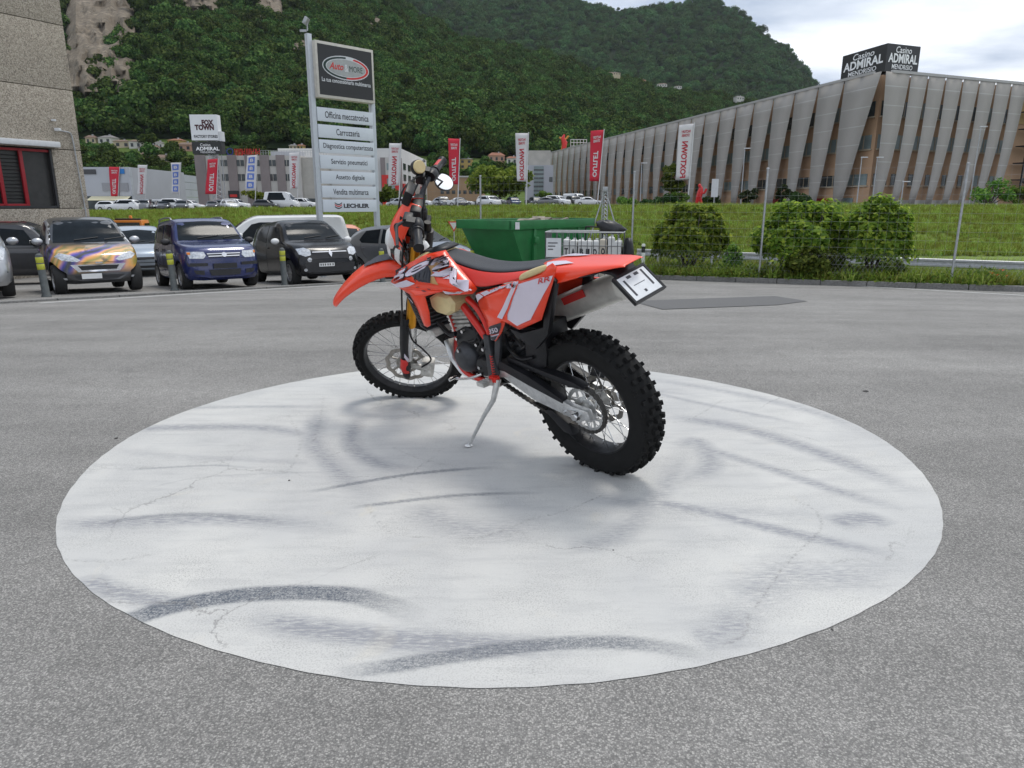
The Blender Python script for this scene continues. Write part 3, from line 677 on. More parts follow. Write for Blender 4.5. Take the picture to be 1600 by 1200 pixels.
# sprocket
s = MB(); T = 48; yo = 0.062
def ring(mb, n, ro, ri, y0, y1, c=RW):
    vo = [c + Vector((ro(j) * math.sin(2 * math.pi * j / n), 0, ro(j) * math.cos(2 * math.pi * j / n))) for j in range(n)]
    vi = [c + Vector((ri(j) * math.sin(2 * math.pi * j / n), 0, ri(j) * math.cos(2 * math.pi * j / n))) for j in range(n)]
    vs = [v + Vector((0, y, 0)) for y in (y0, y1) for v in vo + vi]; N2 = 2 * n; fs = []
    for j in range(n):
        k = (j + 1) % n
        fs += [(j, k, n + k, n + j), (N2 + j, N2 + n + j, N2 + n + k, N2 + k), (j, N2 + j, N2 + k, k), (n + j, n + k, N2 + n + k, N2 + n + j)]
    mb.add(vs, fs)
ring(s, T * 2, lambda j: 0.108 if j % 2 else 0.100, lambda j: 0.088, yo - 0.003, yo + 0.003)
ring(s, 40, lambda j: 0.06, lambda j: 0.036, yo - 0.003, yo + 0.003)
for k in range(12):
    a = 2 * math.pi * k / 12; q = Matrix.Rotation(a, 3, 'Y') @ Matrix.Rotation(0.5 * (-1) ** k, 3, 'Y')
    s.box(RW + Matrix.Rotation(a, 3, 'Y') @ Vector((0, yo, 0.074)), (0.010, 0.0056, 0.034), q)
for k in range(6):
    a = 2 * math.pi * k / 6 + 0.26; s.lathe([(0, 0.006), (0.006, 0.006), (0.006, 0), ], RW + Vector((0.047 * math.sin(a), yo + 0.002, 0.047 * math.cos(a))), n=8)
part(s, 'sprocket', M_alu)
# chain
ch = MB(); FS = Vector((0.60, yo, 0.43)); r1, r2 = 0.106, 0.034
dv = (FS - Vector((0, yo, 0.336))); L_ = dv.length; base_a = math.atan2(dv.z, dv.x); off = math.asin((r1 - r2) / L_)
pts = []
c0 = Vector((0, yo, 0.336))
at0 = base_a + math.pi / 2 - off; ab0 = base_a - math.pi / 2 + off
P = lambda c, r, a: c + Vector((math.cos(a) * r, 0, math.sin(a) * r))
def seg(p, q, sag=0):
    n = int((q - p).length / 0.0125)
    for i in range(n):
        t = i / n; v = p.lerp(q, t); v.z -= sag * 4 * t * (1 - t); pts.append(v)
seg(P(c0, r1, at0), P(FS, r2, at0))
for i in range(8): pts.append(P(FS, r2, at0 + (ab0 - at0) * i / 8))
seg(P(FS, r2, ab0), P(c0, r1, ab0), 0.025)
nn = int(r1 * (2 * math.pi - (at0 - ab0)) / 0.0125)
for i in range(nn): pts.append(P(c0, r1, ab0 - (2 * math.pi - (at0 - ab0)) * i / nn))
for i, p in enumerate(pts):
    q = pts[(i + 1) % len(pts)]; d = (q - p).normalized(); a = math.atan2(d.z, d.x)
    w_ = 0.016 if i % 2 else 0.020
    ch.box(p, (0.0135, w_, 0.012 if i % 2 else 0.0145), Matrix.Rotation(-a, 3, 'Y'))
part(ch, 'chain', M_chain)
# swingarm, left and right arm
for sgn in (1, -1):
    arm = MB(); ya, yb = sgn * 0.082, sgn * 0.112
    arm.prism([(0.62, 0.475), (0.46, 0.495), (0.30, 0.455), (0.10, 0.385), (0.03, 0.368), (-0.055, 0.362), (-0.065, 0.318), (0.03, 0.305), (0.26, 0.345), (0.45, 0.425), (0.60, 0.40)], ya, yb)
    part(arm, 'swingarm', M_alu, bevel=0.006)
    cv = MB(); cv.prism([(0.58, 0.495), (0.44, 0.512), (0.28, 0.470), (0.08, 0.392), (0.08, 0.372), (0.28, 0.420), (0.43, 0.462), (0.58, 0.462)], sgn * 0.080, sgn * 0.117)
    part(cv, 'swingarm_cover', M_blackp, bevel=0.004)
br = MB(); br.box((0.44, 0, 0.46), (0.09, 0.17, 0.07)); part(br, 'swingarm_bridge', M_mid, bevel=0.008)
cg = MB(); cg.prism([(0.42, 0.53), (0.22, 0.50), (0.02, 0.475), (-0.03, 0.46), (-0.03, 0.452), (0.05, 0.448), (0.22, 0.475), (0.42, 0.505)], 0.045, 0.092); part(cg, 'chain_guard', M_blackp, bevel=0.003)
cg = MB(); cg.prism([(0.20, 0.30), (0.10, 0.25), (0.08, 0.195), (0.14, 0.20), (0.24, 0.285)], 0.045, 0.085); part(cg, 'chain_guide', M_blackp, bevel=0.004)
ax = MB(); ax.lathe([(0, 0.03), (0.017, 0.03), (0.02, 0.02), (0.02, -0.02)], (0.0, 0.115, 0.336), n=6); ax.box((0.045, 0.117, 0.338), (0.075, 0.012, 0.034)); ax.lathe([(0, 0.012), (0.008, 0.012), (0.008, 0)], (0.07, 0.118, 0.34), n=6)
part(ax, 'axle_block', M_steel, bevel=0.002)
cal = MB(); cal.box((0.02, -0.075, 0.46), (0.09, 0.045, 0.05)); part(cal, 'rear_brake_caliper', M_mid, bevel=0.01)
# ---- fork
for sgn in (1, -1):
    l = 0.1 * sgn
    g = MB(); g.lathe([(0, 0.93), (0.020, 0.93), (0.024, 0.92), (0.025, 0.60), (0.027, 0.58), (0.027, 0.375), (0.029, 0.37), (0.029, 0.335), (0.0, 0.335)], S(0, -0.01, l), fA, n=24); part(g, 'fork_tube', M_gold, smooth=True, sharp=30)
    c = MB(); c.lathe([(0.0, 0.345), (0.0225, 0.345), (0.0225, 0.08), (0, 0.08)], S(0, -0.012, l), fA, n=20); part(c, 'fork_slider', M_steel, smooth=True, sharp=30)
    cap = MB(); cap.lathe([(0, 0.965), (0.017, 0.965), (0.02, 0.955), (0.026, 0.95), (0.026, 0.90)], S(0, -0.01, l), fA, n=16); part(cap, 'fork_cap', M_dark, smooth=True, sharp=30)
    gd = MB(); rows = []
    for a, hwid, b0 in ((0.40, 0.034, 0.018), (0.32, 0.036, 0.02), (0.2, 0.034, 0.018), (0.10, 0.032, 0.010), (0.03, 0.036, 0.0), (-0.035, 0.03, -0.005), (-0.06, 0.018, -0.01)):
        rows.append([S(a, b0 + math.sin(t) * hwid * 0.75 , l + sgn * (0.004 + math.cos(t) * hwid)) for t in [math.radians(q) for q in (-75, -45, -15, 15, 45, 75, 105)]])
    gd.grid(rows); gg = part(gd, 'fork_guard', M_blackp, smooth=True, sharp=60, solid=0.004)
    deco = MB(); deco.grid([[S(a, -0.002 + math.sin(t) * 0.029 + (0.012 if a > 0.03 else 0), l + sgn * (0.0085 + math.cos(t) * 0.035)) for t in [math.radians(q) for q in (-50, -25, 0, 25, 50)]] for a in (0.105, 0.07, 0.035, 0.0)]); part(deco, 'graphic', M_redg, gg, smooth=True, solid=0.001)
    deco = MB(); deco.grid([[S(a + q * 0.0008, 0.006 + math.sin(t) * 0.029, l + sgn * (0.0085 + math.cos(t) * 0.035)) for q, t in [(q, math.radians(q)) for q in (-50, -20, 10)]] for a in (0.15, 0.12)]); part(deco, 'graphic', M_lilac, gg, smooth=True, solid=0.001)
    lug = MB(); lug.lathe([(0, -0.02), (0.028, -0.02), (0.028, 0.02), (0, 0.02)], S(0.0, 0.0, l * 0.95), fL, n=16); part(lug, 'axle_clamp', M_alud, smooth=True, sharp=30)
cal = MB(); cal.obox(S(-0.035, -0.16, 0.052), fF * 0.075, fL * 0.055, fA * 0.115); cal.obox(S(0.0, -0.10, 0.07), fF * 0.075, fL * 0.02, fA * 0.03)
cal.lathe([(0, 0.012), (0.02, 0.012), (0.024, 0), (0.024, -0.01)], S(0.045, -0.12, 0.107), fL, n=14); cal.lathe([(0, 0.012), (0.02, 0.012), (0.024, 0), (0.024, -0.01)], S(-0.0, -0.125, 0.107), fL, n=14)
part(cal, 'front_brake_caliper', M_alud, bevel=0.006)
ho = MB(); ho.tube(catmull([S(0.05, -0.09, 0.12), S(0.12, -0.14, 0.12), S(0.20, -0.09, 0.13), S(0.26, -0.03, 0.135), S(0.36, 0.0, 0.14)], 6), 0.005, 8); ho.tube(catmull([S(0.36, 0.03, 0.14), S(0.6, 0.045, 0.135), S(0.8, 0.05, 0.12), S(0.98, 0.06, 0.0), S(1.06, 0.03, -0.15)], 6), 0.005, 8)
part(ho, 'brake_hose', M_blackp, smooth=True)
for a, b0 in ((0.66, -0.03), (0.87, -0.03)):
    cl = MB(); cl.obox(S(a, -0.055, -0.135), fF * 0.075, fL * 0.27, fA * 0.035); part(cl, 'triple_clamp', M_dark, bevel=0.008)
st = MB(); st.tube([S(0.62, -0.055, 0), S(0.9, -0.055, 0)], 0.03, 16); part(st, 'steering_stem', M_dark, smooth=True)
# ---- front fender
rows = []
prof = [(-0.30, 0.335, 0.045), (-0.22, 0.44, 0.055), (-0.12, 0.56, 0.062), (-0.04, 0.64, 0.066), (0.04, 0.69, 0.07), (0.13, 0.70, 0.074), (0.20, 0.668, 0.074), (0.30, 0.585, 0.068), (0.385, 0.465, 0.055), (0.425, 0.39, 0.04), (0.437, 0.362, 0.026)]
for b, a, hwid in prof:
    dn = 0.055 if b > -0.1 else 0.03
    if b > 0.35: dn = 0.035
    rows.append([S(a - dn * k * 1.15, b - (0.02 if abs(k) == 1 else 0), l) for k, l in ((1, hwid * 1.08), (0.72, hwid * 1.04), (0.25, hwid * 0.86), (0.03, hwid * 0.5), (0, 0), (0.03, -hwid * 0.5), (0.25, -hwid * 0.86), (0.72, -hwid * 1.04), (1, -hwid * 1.08))])
ff = MB(); ff.grid(rows); fend = part(ff, 'front_fender', M_red, smooth=True, sharp=75, solid=0.004, sub=1)
fs_ = MB(); fs_.grid([[S(a + 0.006, b, l * hwid) for l in (-0.42, -0.2, 0, 0.2, 0.42)] for b, a, hwid in ((0.04, 0.69, 0.07), (0.13, 0.70, 0.074), (0.20, 0.668, 0.074), (0.27, 0.612, 0.03))]); part(fs_, 'graphic', M_blackg, fend, smooth=True)
# ---- headlight mask
rows = []
for a, b, hwid in ((0.72, 0.085, 0.05), (0.76, 0.125, 0.07), (0.82, 0.145, 0.085), (0.89, 0.14, 0.09), (0.96, 0.115, 0.08), (1.02, 0.085, 0.06), (1.055, 0.06, 0.04)):
    rows.append([S(a, b - 0.09 * (abs(k) ** 2.2), k * hwid) for k in (-1, -0.85, -0.6, -0.3, 0, 0.3, 0.6, 0.85, 1)])
hm = MB(); hm.grid(rows); mask = part(hm, 'headlight_mask', M_red, smooth=True, sharp=70, solid=0.004, sub=1)
hl = MB(); hl.lathe([(0, 0.045), (0.035, 0.04), (0.058, 0.02), (0.06, 0.0), (0.04, -0.05), (0.0, -0.06)], S(0.82, 0.115, 0), fF, n=20); part(hl, 'headlight', M_white, mask, smooth=True, sharp=40)
hb = MB(); hb.obox(S(0.92, 0.05, -0.05), fF * 0.035, fL * 0.10, fA * 0.06); part(hb, 'dashboard', M_blackp, bevel=0.008)
# ---- handlebar with grips, levers, mirrors
hbp = [(1.072, -0.066, -0.41), (1.073, -0.04, -0.27), (1.055, -0.01, -0.2), (0.985, 0.012, -0.11), (0.965, 0.015, -0.05), (0.965, 0.015, 0.05), (0.985, 0.012, 0.11), (1.06, -0.01, 0.2), (1.075, -0.03, 0.27), (1.068, -0.055, 0.41)]
b = MB(); b.tube(catmull([S(*p) for p in hbp], 5), 0.0135, 12); part(b, 'handlebar', M_mid, smooth=True, sharp=60)
for sgn in (1, -1):
    p0, p1 = S(1.073, -0.036, sgn * 0.285), S(1.069, -0.062, sgn * 0.418); d = (p1 - p0).normalized()
    g = MB(); g.lathe([(0, 0), (0.027, 0), (0.027, 0.008), (0.021, 0.012), (0.020, 0.06), (0.0215, 0.118), (0.025, 0.125), (0.025, 0.135), (0.0, 0.138)], p0, d, n=20)
    gr = part(g, 'grip', M_blackp, smooth=True, sharp=35)
    if sgn > 0: gr.scale = (1, 1, 1)
    if sgn < 0: gl = MB(); gl.grid([[p0 + d * h + (Vector((0, 0, 1)).cross(d).normalized() * math.cos(t) + Vector((0, 0, 1)) * math.sin(t)) * 0.0222 for t in (0.9, 1.3, 1.7, 2.1)] for h in (0.03, 0.06, 0.1)]); part(gl, 'graphic', M_redg, gr)
    sw = MB(); q0 = S(1.074, -0.03, sgn * 0.245); sw.lathe([(0, -0.03), (0.026, -0.03), (0.03, -0.015), (0.03, 0.02), (0.024, 0.03), (0, 0.03)], q0, d, n=14); sw.obox(q0 + fA * 0.0 + fF * 0.012 - fL * 0.02, fF * 0.04, fL * 0.045, fA * 0.03)
    part(sw, 'switchgear', M_blackp, smooth=True, sharp=40)
    lv = MB(); lv.tube(catmull([S(1.075, 0.035, sgn * 0.235), S(1.07, 0.062, sgn * 0.27), S(1.062, 0.05, sgn * 0.34), S(1.055, 0.035, sgn * 0.41)], 5), [0.008] * 14 + [0.0065, 0.009], 8); part(lv, 'lever', M_mid, smooth=True)
res = MB(); res.lathe([(0, -0.028), (0.03, -0.028), (0.034, -0.02), (0.034, 0.02), (0.03, 0.028), (0, 0.028)], S(1.125, 0.04, -0.20), (fA * 0.5 + fL * 0.55 - fF * 0.4), n=18); part(res, 'brake_reservoir', M_cream, smooth=True, sharp=30)
resc = MB(); resc.lathe([(0.0345, -0.018), (0.037, -0.012), (0.037, 0.014), (0.0345, 0.02)], S(1.125, 0.04, -0.20), (fA * 0.5 + fL * 0.55 - fF * 0.4), n=18); part(resc, 'reservoir_band', M_blackp, smooth=True)
def mirror(c, stem, nrm, r):
    mm = MB(); n = nrm.normalized(); mm.lathe([(0.0, -0.022), (r * 0.6, -0.02), (r * 0.95, -0.01), (r * 1.03, 0.0), (r * 1.03, 0.006), (r * 0.95, 0.006)], c, n, n=28); ms = part(mm, 'mirror', M_blackp, smooth=True, sharp=50)
    gl = MB(); gl.lathe([(0.0, 0.0068), (r * 0.5, 0.0066), (r * 0.96, 0.006)], c, n, n=28); part(gl, 'mirror_glass', M_mirror, ms, smooth=True)
    t = MB(); t.tube(catmull(stem, 5), 0.005, 8); part(t, 'mirror_stem', M_blackp, ms, smooth=True)
camL = Vector(((CAMv - BO).dot(BU), (CAMv - BO).dot(BN), (CAMv - BO).dot(BW)))
def dirL(v): v = Vector(v); return Vector((v.dot(BU), v.dot(BN), v.dot(BW)))
cR = S(0.985, -0.085, -0.345); toc = (camL - cR).normalized()
mirror(cR, [S(1.07, -0.03, -0.24), S(1.04, -0.06, -0.27), cR - toc * 0.02], toc + dirL((0.45, 0.0, 0.78)), 0.052)
# headlight unit: glossy black bowl with white facets under the mask
M_gloss = mat('glossy_black', (0.01, 0.01, 0.012), 0.12, var=0.1, coat=0.6)
def bowl(a, t, k=1.0):
    w = interp([(0.64, 0.30), (0.68, 0.62), (0.74, 0.95), (0.80, 1.0), (0.845, 0.86)], a) * k
    return S(a, 0.015 + 0.135 * w * (1 - abs(t) ** 2.2), 0.088 * w * t)
hb_ = MB(); hb_.grid([[bowl(a, t) for t in np.linspace(-1, 1, 17)] for a in (0.64, 0.66, 0.69, 0.72, 0.75, 0.78, 0.81, 0.845)]); hdl = part(hb_, 'headlight_unit', M_gloss, smooth=True, sharp=60, solid=0.004)
for t0, t1, t2, t3 in ((0.30, 0.52, 0.20, 0.42), (0.66, 0.80, 0.60, 0.74), (-0.1, 0.06, -0.1, 0.02)):
    q = MB(); q.grid([[bowl(a, (t0 + (t1 - t0) * u) * f + (t2 + (t3 - t2) * u) * (1 - f), 1.05) for u in (0, 0.33, 0.66, 1)] for a, f in ((0.83, 1), (0.78, 0.75), (0.73, 0.4), (0.69, 0.0))]); part(q, 'lens_facet', M_white, hdl, smooth=True)
# bar pad, clamps, ignition and loom round the steering head
for l in (-0.05, 0.05):
    rc = MB(); rc.obox(S(0.895, -0.015, l - 0.022), fF * 0.05, fL * 0.044, fA * 0.095); part(rc, 'bar_clamp', M_dark, bevel=0.008)
bp_ = MB(); bp_.obox(S(0.995, -0.025, -0.085), fF * 0.06, fL * 0.17, fA * 0.055); part(bp_, 'bar_pad', M_blackp, bevel=0.018)
ds = MB(); ds.obox(S(1.03, 0.045, -0.075), fF * 0.04 + fA * 0.015, fL * 0.11, fA * 0.075 - fF * 0.02); dso = part(ds, 'display', M_blackp, bevel=0.01)
lm = MB(); lm.ball(S(0.80, -0.02, 0.02), 0.055, 12, 8, (1, 1.3, 0.9)); part(lm, 'wiring_loom', M_dark, smooth=True)
ik = MB(); ik.lathe([(0, 0.03), (0.018, 0.03), (0.022, 0.0), (0.022, -0.03)], S(0.915, -0.05, 0.0), fA, n=14); part(ik, 'ignition_switch', M_blackp, smooth=True, sharp=40)
mc = MB(); mc.obox(S(1.05, 0.0, -0.235), fF * 0.045, fL * 0.07, fA * 0.05); part(mc, 'master_cylinder', M_dark, bevel=0.01)
mc = MB(); mc.obox(S(1.05, 0.0, 0.17), fF * 0.045, fL * 0.07, fA * 0.045); part(mc, 'clutch_cylinder', M_dark, bevel=0.01)
# cables
for pth in ([(1.06, 0.02, 0.23), (1.0, 0.09, 0.16), (0.85, 0.06, 0.09), (0.7, -0.05, 0.06), (0.5, -0.16, 0.05)], [(1.075, 0.03, -0.22), (1.03, 0.10, -0.10), (0.9, 0.08, 0.05), (0.75, -0.03, 0.07), (0.6, -0.15, 0.04)], [(1.07, -0.02, -0.23), (1.10, 0.05, -0.12), (1.0, 0.06, 0.02), (0.8, -0.04, 0.05), (0.62, -0.16, 0.02)], [(1.03, -0.01, -0.15), (1.12, -0.02, -0.08), (1.02, -0.03, 0.05), (0.84, -0.06, 0.08), (0.68, -0.14, 0.05)]):
    c = MB(); c.tube(catmull([S(*p) for p in pth], 6), 0.0045, 7); part(c, 'cable', M_blackp, smooth=True)
c = MB(); c.tube(catmull([S(1.0, 0.03, -0.06), S(0.96, 0.07, 0.0), S(0.86, 0.075, 0.06), S(0.76, 0.04, 0.10)], 6), 0.006, 8); part(c, 'steel_brake_line', M_steel, smooth=True)
# ---- frame
def ftube(name, pts, r, m, both=True):
    for sgn in ((1, -1) if both else (1,)):
        t = MB(); t.tube(catmull([Vector((p[0], p[1] * sgn, p[2])) for p in pts], 6), r, 12); part(t, name, m, smooth=True, sharp=60)
ftube('frame_spar', [(0.99, 0.04, 0.90), (0.86, 0.085, 0.86), (0.70, 0.095, 0.795), (0.60, 0.098, 0.70), (0.527, 0.10, 0.615)], 0.019, M_redframe)
ftube('frame_spar', [(0.60, 0.10, 0.80), (0.53, 0.105, 0.75), (0.49, 0.105, 0.66), (0.50, 0.105, 0.60)], 0.015, M_redframe)
ftube('frame_downtube', [(1.0, 0.0, 0.86), (0.90, 0.0, 0.66), (0.845, 0.02, 0.50)], 0.02, M_redframe, both=False)
ftube('frame_cradle', [(0.86, 0.03, 0.54), (0.82, 0.08, 0.44), (0.74, 0.095, 0.38), (0.56, 0.10, 0.375), (0.50, 0.11, 0.42)], 0.014, M_redframe)
for sgn in (1, -1):
    pl = MB(); pl.prism([(0.515, 0.64), (0.475, 0.64), (0.485, 0.55), (0.465, 0.45), (0.50, 0.405), (0.545, 0.41), (0.53, 0.52)], sgn * 0.098, sgn * 0.128); part(pl, 'frame_plate', M_mid, bevel=0.006)
    pl = MB(); pl.prism([(0.43, 0.67), (0.385, 0.68), (0.44, 0.53), (0.47, 0.47), (0.485, 0.50)], sgn * 0.10, sgn * 0.12); part(pl, 'subframe_strut', M_mid, bevel=0.005)
ftube('subframe_rail', [(0.60, 0.09, 0.86), (0.3, 0.095, 0.88), (0.05, 0.085, 0.93), (-0.15, 0.06, 0.965)], 0.011, M_blackp)
# ---- engine
en = MB(); en.prism([(0.80, 0.52), (0.79, 0.60), (0.70, 0.64), (0.56, 0.62), (0.50, 0.55), (0.50, 0.43), (0.56, 0.38), (0.70, 0.37), (0.79, 0.43)], -0.095, 0.085); part(en, 'crankcase', M_dark, bevel=0.015)
ig = MB(); ig.lathe([(0, 0.045), (0.04, 0.044), (0.06, 0.036), (0.075, 0.015), (0.082, 0), (0.082, -0.03)], (0.72, 0.09, 0.475), n=32); part(ig, 'ignition_cover', M_mid, smooth=True, sharp=45)
ig = MB(); ig.lathe([(0, 0.03), (0.045, 0.028), (0.055, 0.01), (0.055, -0.02)], (0.585, 0.088, 0.455), n=24); part(ig, 'sprocket_cover', M_dark, smooth=True, sharp=45)
ig = MB(); ig.lathe([(0, -0.05), (0.05, -0.05), (0.085, -0.03), (0.09, 0.02)], (0.64, -0.095, 0.48), n=28); part(ig, 'clutch_cover', M_mid, smooth=True, sharp=45)
cy = MB()
cd = Vector((0.16, 0, 0.98)).normalized(); cxv = Vector((0.98, 0, -0.16))
for k in range(6):
    z0 = 0.02 + k * 0.021; o = Vector((0.655, -0.075, 0.60)) + cd * z0; cy.obox(o, cxv * 0.135, Vector((0, 0.15, 0)), cd * 0.013); cy.obox(o + cxv * 0.008 + Vector((0, 0.006, 0)), cxv * 0.12, Vector((0, 0.138, 0)), cd * 0.021)
part(cy, 'cylinder', M_alud, bevel=0.003)
hd = MB(); hd.obox(Vector((0.68, -0.085, 0.735)), cxv * 0.12, Vector((0, 0.17, 0)), cd * 0.075); hd.obox(Vector((0.69, -0.07, 0.80)), cxv * 0.10, Vector((0, 0.14, 0)), cd * 0.03); part(hd, 'cylinder_head', M_alud, bevel=0.012)
for p, d_ in (((0.70, 0.095, 0.62), 1), ((0.62, 0.09, 0.56), 1), ((0.55, 0.09, 0.60), 1), ((0.77, 0.088, 0.57), 1), ((0.78, 0.088, 0.42), 1), ((0.66, 0.09, 0.395), 1), ((0.52, 0.132, 0.57), 1), ((0.50, 0.13, 0.43), 1), ((0.60, 0.118, 0.455), 1), ((0.72, 0.13, 0.53), 1)):
    hx = MB(); hx.lathe([(0, 0.012), (0.009, 0.012), (0.009, -0.01)], p, n=6); part(hx, 'bolt', M_steel)
for pth, r in (([(0.56, 0.06, 0.72), (0.50, 0.075, 0.66), (0.55, 0.095, 0.60), (0.62, 0.095, 0.53)], 0.010), ([(0.66, 0.08, 0.70), (0.60, 0.10, 0.64), (0.57, 0.10, 0.56), (0.53, 0.10, 0.50)], 0.007), ([(0.60, 0.05, 0.78), (0.56, 0.08, 0.70), (0.60, 0.105, 0.60), (0.67, 0.10, 0.57)], 0.008), ([(0.86, 0.12, 0.66), (0.80, 0.11, 0.60), (0.76, 0.10, 0.60)], 0.013), ([(0.45, 0.05, 0.62), (0.40, 0.08, 0.56), (0.33, 0.085, 0.53), (0.25, 0.08, 0.55)], 0.008), ([(0.46, 0.04, 0.58), (0.38, 0.06, 0.62), (0.32, 0.07, 0.58)], 0.010)):
    h = MB(); h.tube(catmull([Vector(p) for p in pth], 6), r, 9); part(h, 'hose', M_blackp, smooth=True)
cb = MB(); cb.lathe([(0, -0.06), (0.032, -0.06), (0.036, -0.02), (0.03, 0.02), (0.034, 0.06), (0, 0.06)], (0.58, 0.0, 0.73), (1, 0, 0.05), n=18); part(cb, 'throttle_body', M_dark, smooth=True, sharp=40)
sh = MB(); sh.tube([Vector((0.40, 0, 0.45)), Vector((0.46, 0, 0.80))], 0.03, 14); 
for k in range(9): sh.lathe([(0.03, -0.006), (0.043, 0), (0.03, 0.006)], Vector((0.40, 0, 0.45)).lerp(Vector((0.46, 0, 0.80)), 0.15 + 0.075 * k), Vector((0.06, 0, 0.35)), n=16)
part(sh, 'shock_absorber', M_mid, smooth=True, sharp=40)
sp = MB(); sp.grid([[Vector((u, y * 0.11, z - (abs(y) < 0.7) * 0.02)) for y in (-1, -0.7, 0, 0.7, 1)] for u, z in ((0.86, 0.55), (0.85, 0.45), (0.79, 0.385), (0.70, 0.365), (0.58, 0.36), (0.50, 0.365))]); part(sp, 'skid_plate', M_alu, smooth=True, sharp=50, solid=0.004)
# exhaust: header round the front of the engine to the right, silencer on the right side
ex = MB(); ex.tube(catmull([Vector(p) for p in ((0.80, 0.0, 0.76), (0.88, -0.03, 0.70), (0.86, -0.10, 0.60), (0.74, -0.135, 0.58), (0.56, -0.135, 0.62), (0.42, -0.12, 0.64), (0.33, -0.12, 0.67))], 8), 0.021, 14); part(ex, 'exhaust_header', M_titan, smooth=True)
sa, sb = Vector((0.33, -0.115, 0.665)), Vector((-0.175, -0.115, 0.865)); sdv = (sb - sa).normalized(); sl = (sb - sa).length
e1 = Vector((0, 1, 0)); e2 = sdv.cross(e1).normalized()
def oval(t, k): return [sa + sdv * t + e1 * (0.047 * k * math.copysign(abs(math.cos(q)) ** 0.75, math.cos(q))) + e2 * (0.062 * k * math.copysign(abs(math.sin(q)) ** 0.75, math.sin(q))) for q in [2 * math.pi * j / 28 for j in range(28)]]
ms = MB(); ms.grid([oval(0.0, 0.45), oval(0.03, 0.7), oval(0.07, 0.97), oval(0.09, 1.0), oval(sl - 0.05, 1.0), oval(sl - 0.045, 1.03), oval(sl - 0.03, 1.03), oval(sl - 0.02, 0.9), oval(sl, 0.72), oval(sl + 0.002, 0.3)], closed=True); msl = part(ms, 'silencer', M_titan, smooth=True, sharp=35)
ms = MB(); ms.lathe([(0.022, 0.0), (0.024, 0.03), (0.0, 0.028)], sb, sdv, n=16); part(ms, 'silencer_outlet', M_tan, msl, smooth=True)
ms = MB(); ms.grid([[sa + sdv * t + e1 * 0.05 + e2 * (q * 0.016 - 0.03) for q in (-1, 0, 1)] for t in (0.20, 0.34)]); part(ms, 'heat_shield', M_redg, msl, solid=0.006)
# ---- radiators and cream tank
for sgn in (1, -1):
    ra = MB(); ra.obox((0.845, 0.06 * sgn, 0.625), (0.05, 0, 0.02), (0.045, 0.115 * sgn, 0), (0.075, 0, 0.24)); rd = part(ra, 'radiator', M_dark, bevel=0.004)
    fn = MB()
    for k in range(13): fn.obox(Vector((0.836, 0.062 * sgn, 0.632)) + Vector((0.074, 0, 0.235)) * (k / 13), (0.045, 0, 0.018), (0.044, 0.116 * sgn, 0), (0.001, 0, 0.004))
    part(fn, 'radiator_fins', M_mid, rd)
    tk = MB(); pl = [(0.835, 0.80), (0.755, 0.835), (0.655, 0.825), (0.625, 0.79), (0.645, 0.745), (0.71, 0.715), (0.80, 0.725), (0.835, 0.755)]
    cxm, czm = sum(p[0] for p in pl) / 8, sum(p[1] for p in pl) / 8
    rws = [[Vector((cxm + (p[0] - cxm) * k * 0.93, y * sgn, czm + (p[1] - czm) * k * 0.93)) for p in pl] for y, k in ((0.05, 1.0), (0.15, 1.0), (0.163, 0.80), (0.164, 0.4), (0.164, 0.02))]
    tk.grid(rws, closed=True); part(tk, 'fuel_tank', M_cream, smooth=True, sharp=18)
rb = MB(); rb.obox((0.83, 0.06, 0.60), (0.06, 0, 0), (0, 0.11, 0), (0.02, 0, 0.03)); part(rb, 'radiator_mount', M_alud, bevel=0.006)
# ---- body panels built from outlines read on the side of the bike, mirrored to the right
def panel(name, outline, m, thick=0.005, cuts=2, round_=True):
    """outline: list of Vectors in the bike frame; filled, cut finer, softly bulged, given thickness; returns the left one"""
    res = None
    for sgn in (1, -1):
        bm = bmesh.new(); vs = [bm.verts.new((p.x, p.y * sgn, p.z if sgn > 0 else min(p.z, 0.86))) for p in outline]
        for t in tessellate_polygon([[Vector((p.x, p.z, 0)) for p in outline]]):
            bm.faces.new([vs[i] for i in t])
        bmesh.ops.subdivide_edges(bm, edges=bm.edges, cuts=cuts, use_grid_fill=True)
        edge = {v for e_ in bm.edges if len(e_.link_faces) == 1 for v in e_.verts}
        for _ in range(6):
            new = {}
            for v in bm.verts:
                if v in edge: continue
                nb = [e_.other_vert(v).co for e_ in v.link_edges]; new[v] = sum((q.y for q in nb)) / len(nb)
            for v, y in new.items(): v.co.y = y
        for v in bm.verts:
            if v not in edge:
                dd = min((v.co - q.co).length for q in edge); v.co.y += sgn * 0.010 * min(1, dd / 0.03)
        bmesh.ops.recalc_face_normals(bm, faces=bm.faces)
        me = bpy.data.meshes.new(name); bm.to_mesh(me); bm.free()
        o = fin(name, me, m, bike, True, 50); md = o.modifiers.new('thickness', 'SOLIDIFY'); md.thickness = thick; md.offset = -1 * 0
        if sgn == 1: res = o
    return res
shroud = panel('radiator_shroud', [sd(611, 440, .225), sd(622, 425, .22), sd(640, 411, .185), sd(665, 398, .135), sd(697, 391, .072), sd(703, 400, .082), sd(746, 451, .125), sd(739, 459, .135), sd(705, 461, .17), sd(692, 455, .185), sd(664, 463, .21), sd(671, 488, .205), sd(673, 508, .195), sd(668, 511, .195), sd(663, 508, .20), sd(653, 483, .215), sd(641, 460, .222), sd(625, 450, .225)], M_red, cuts=3)
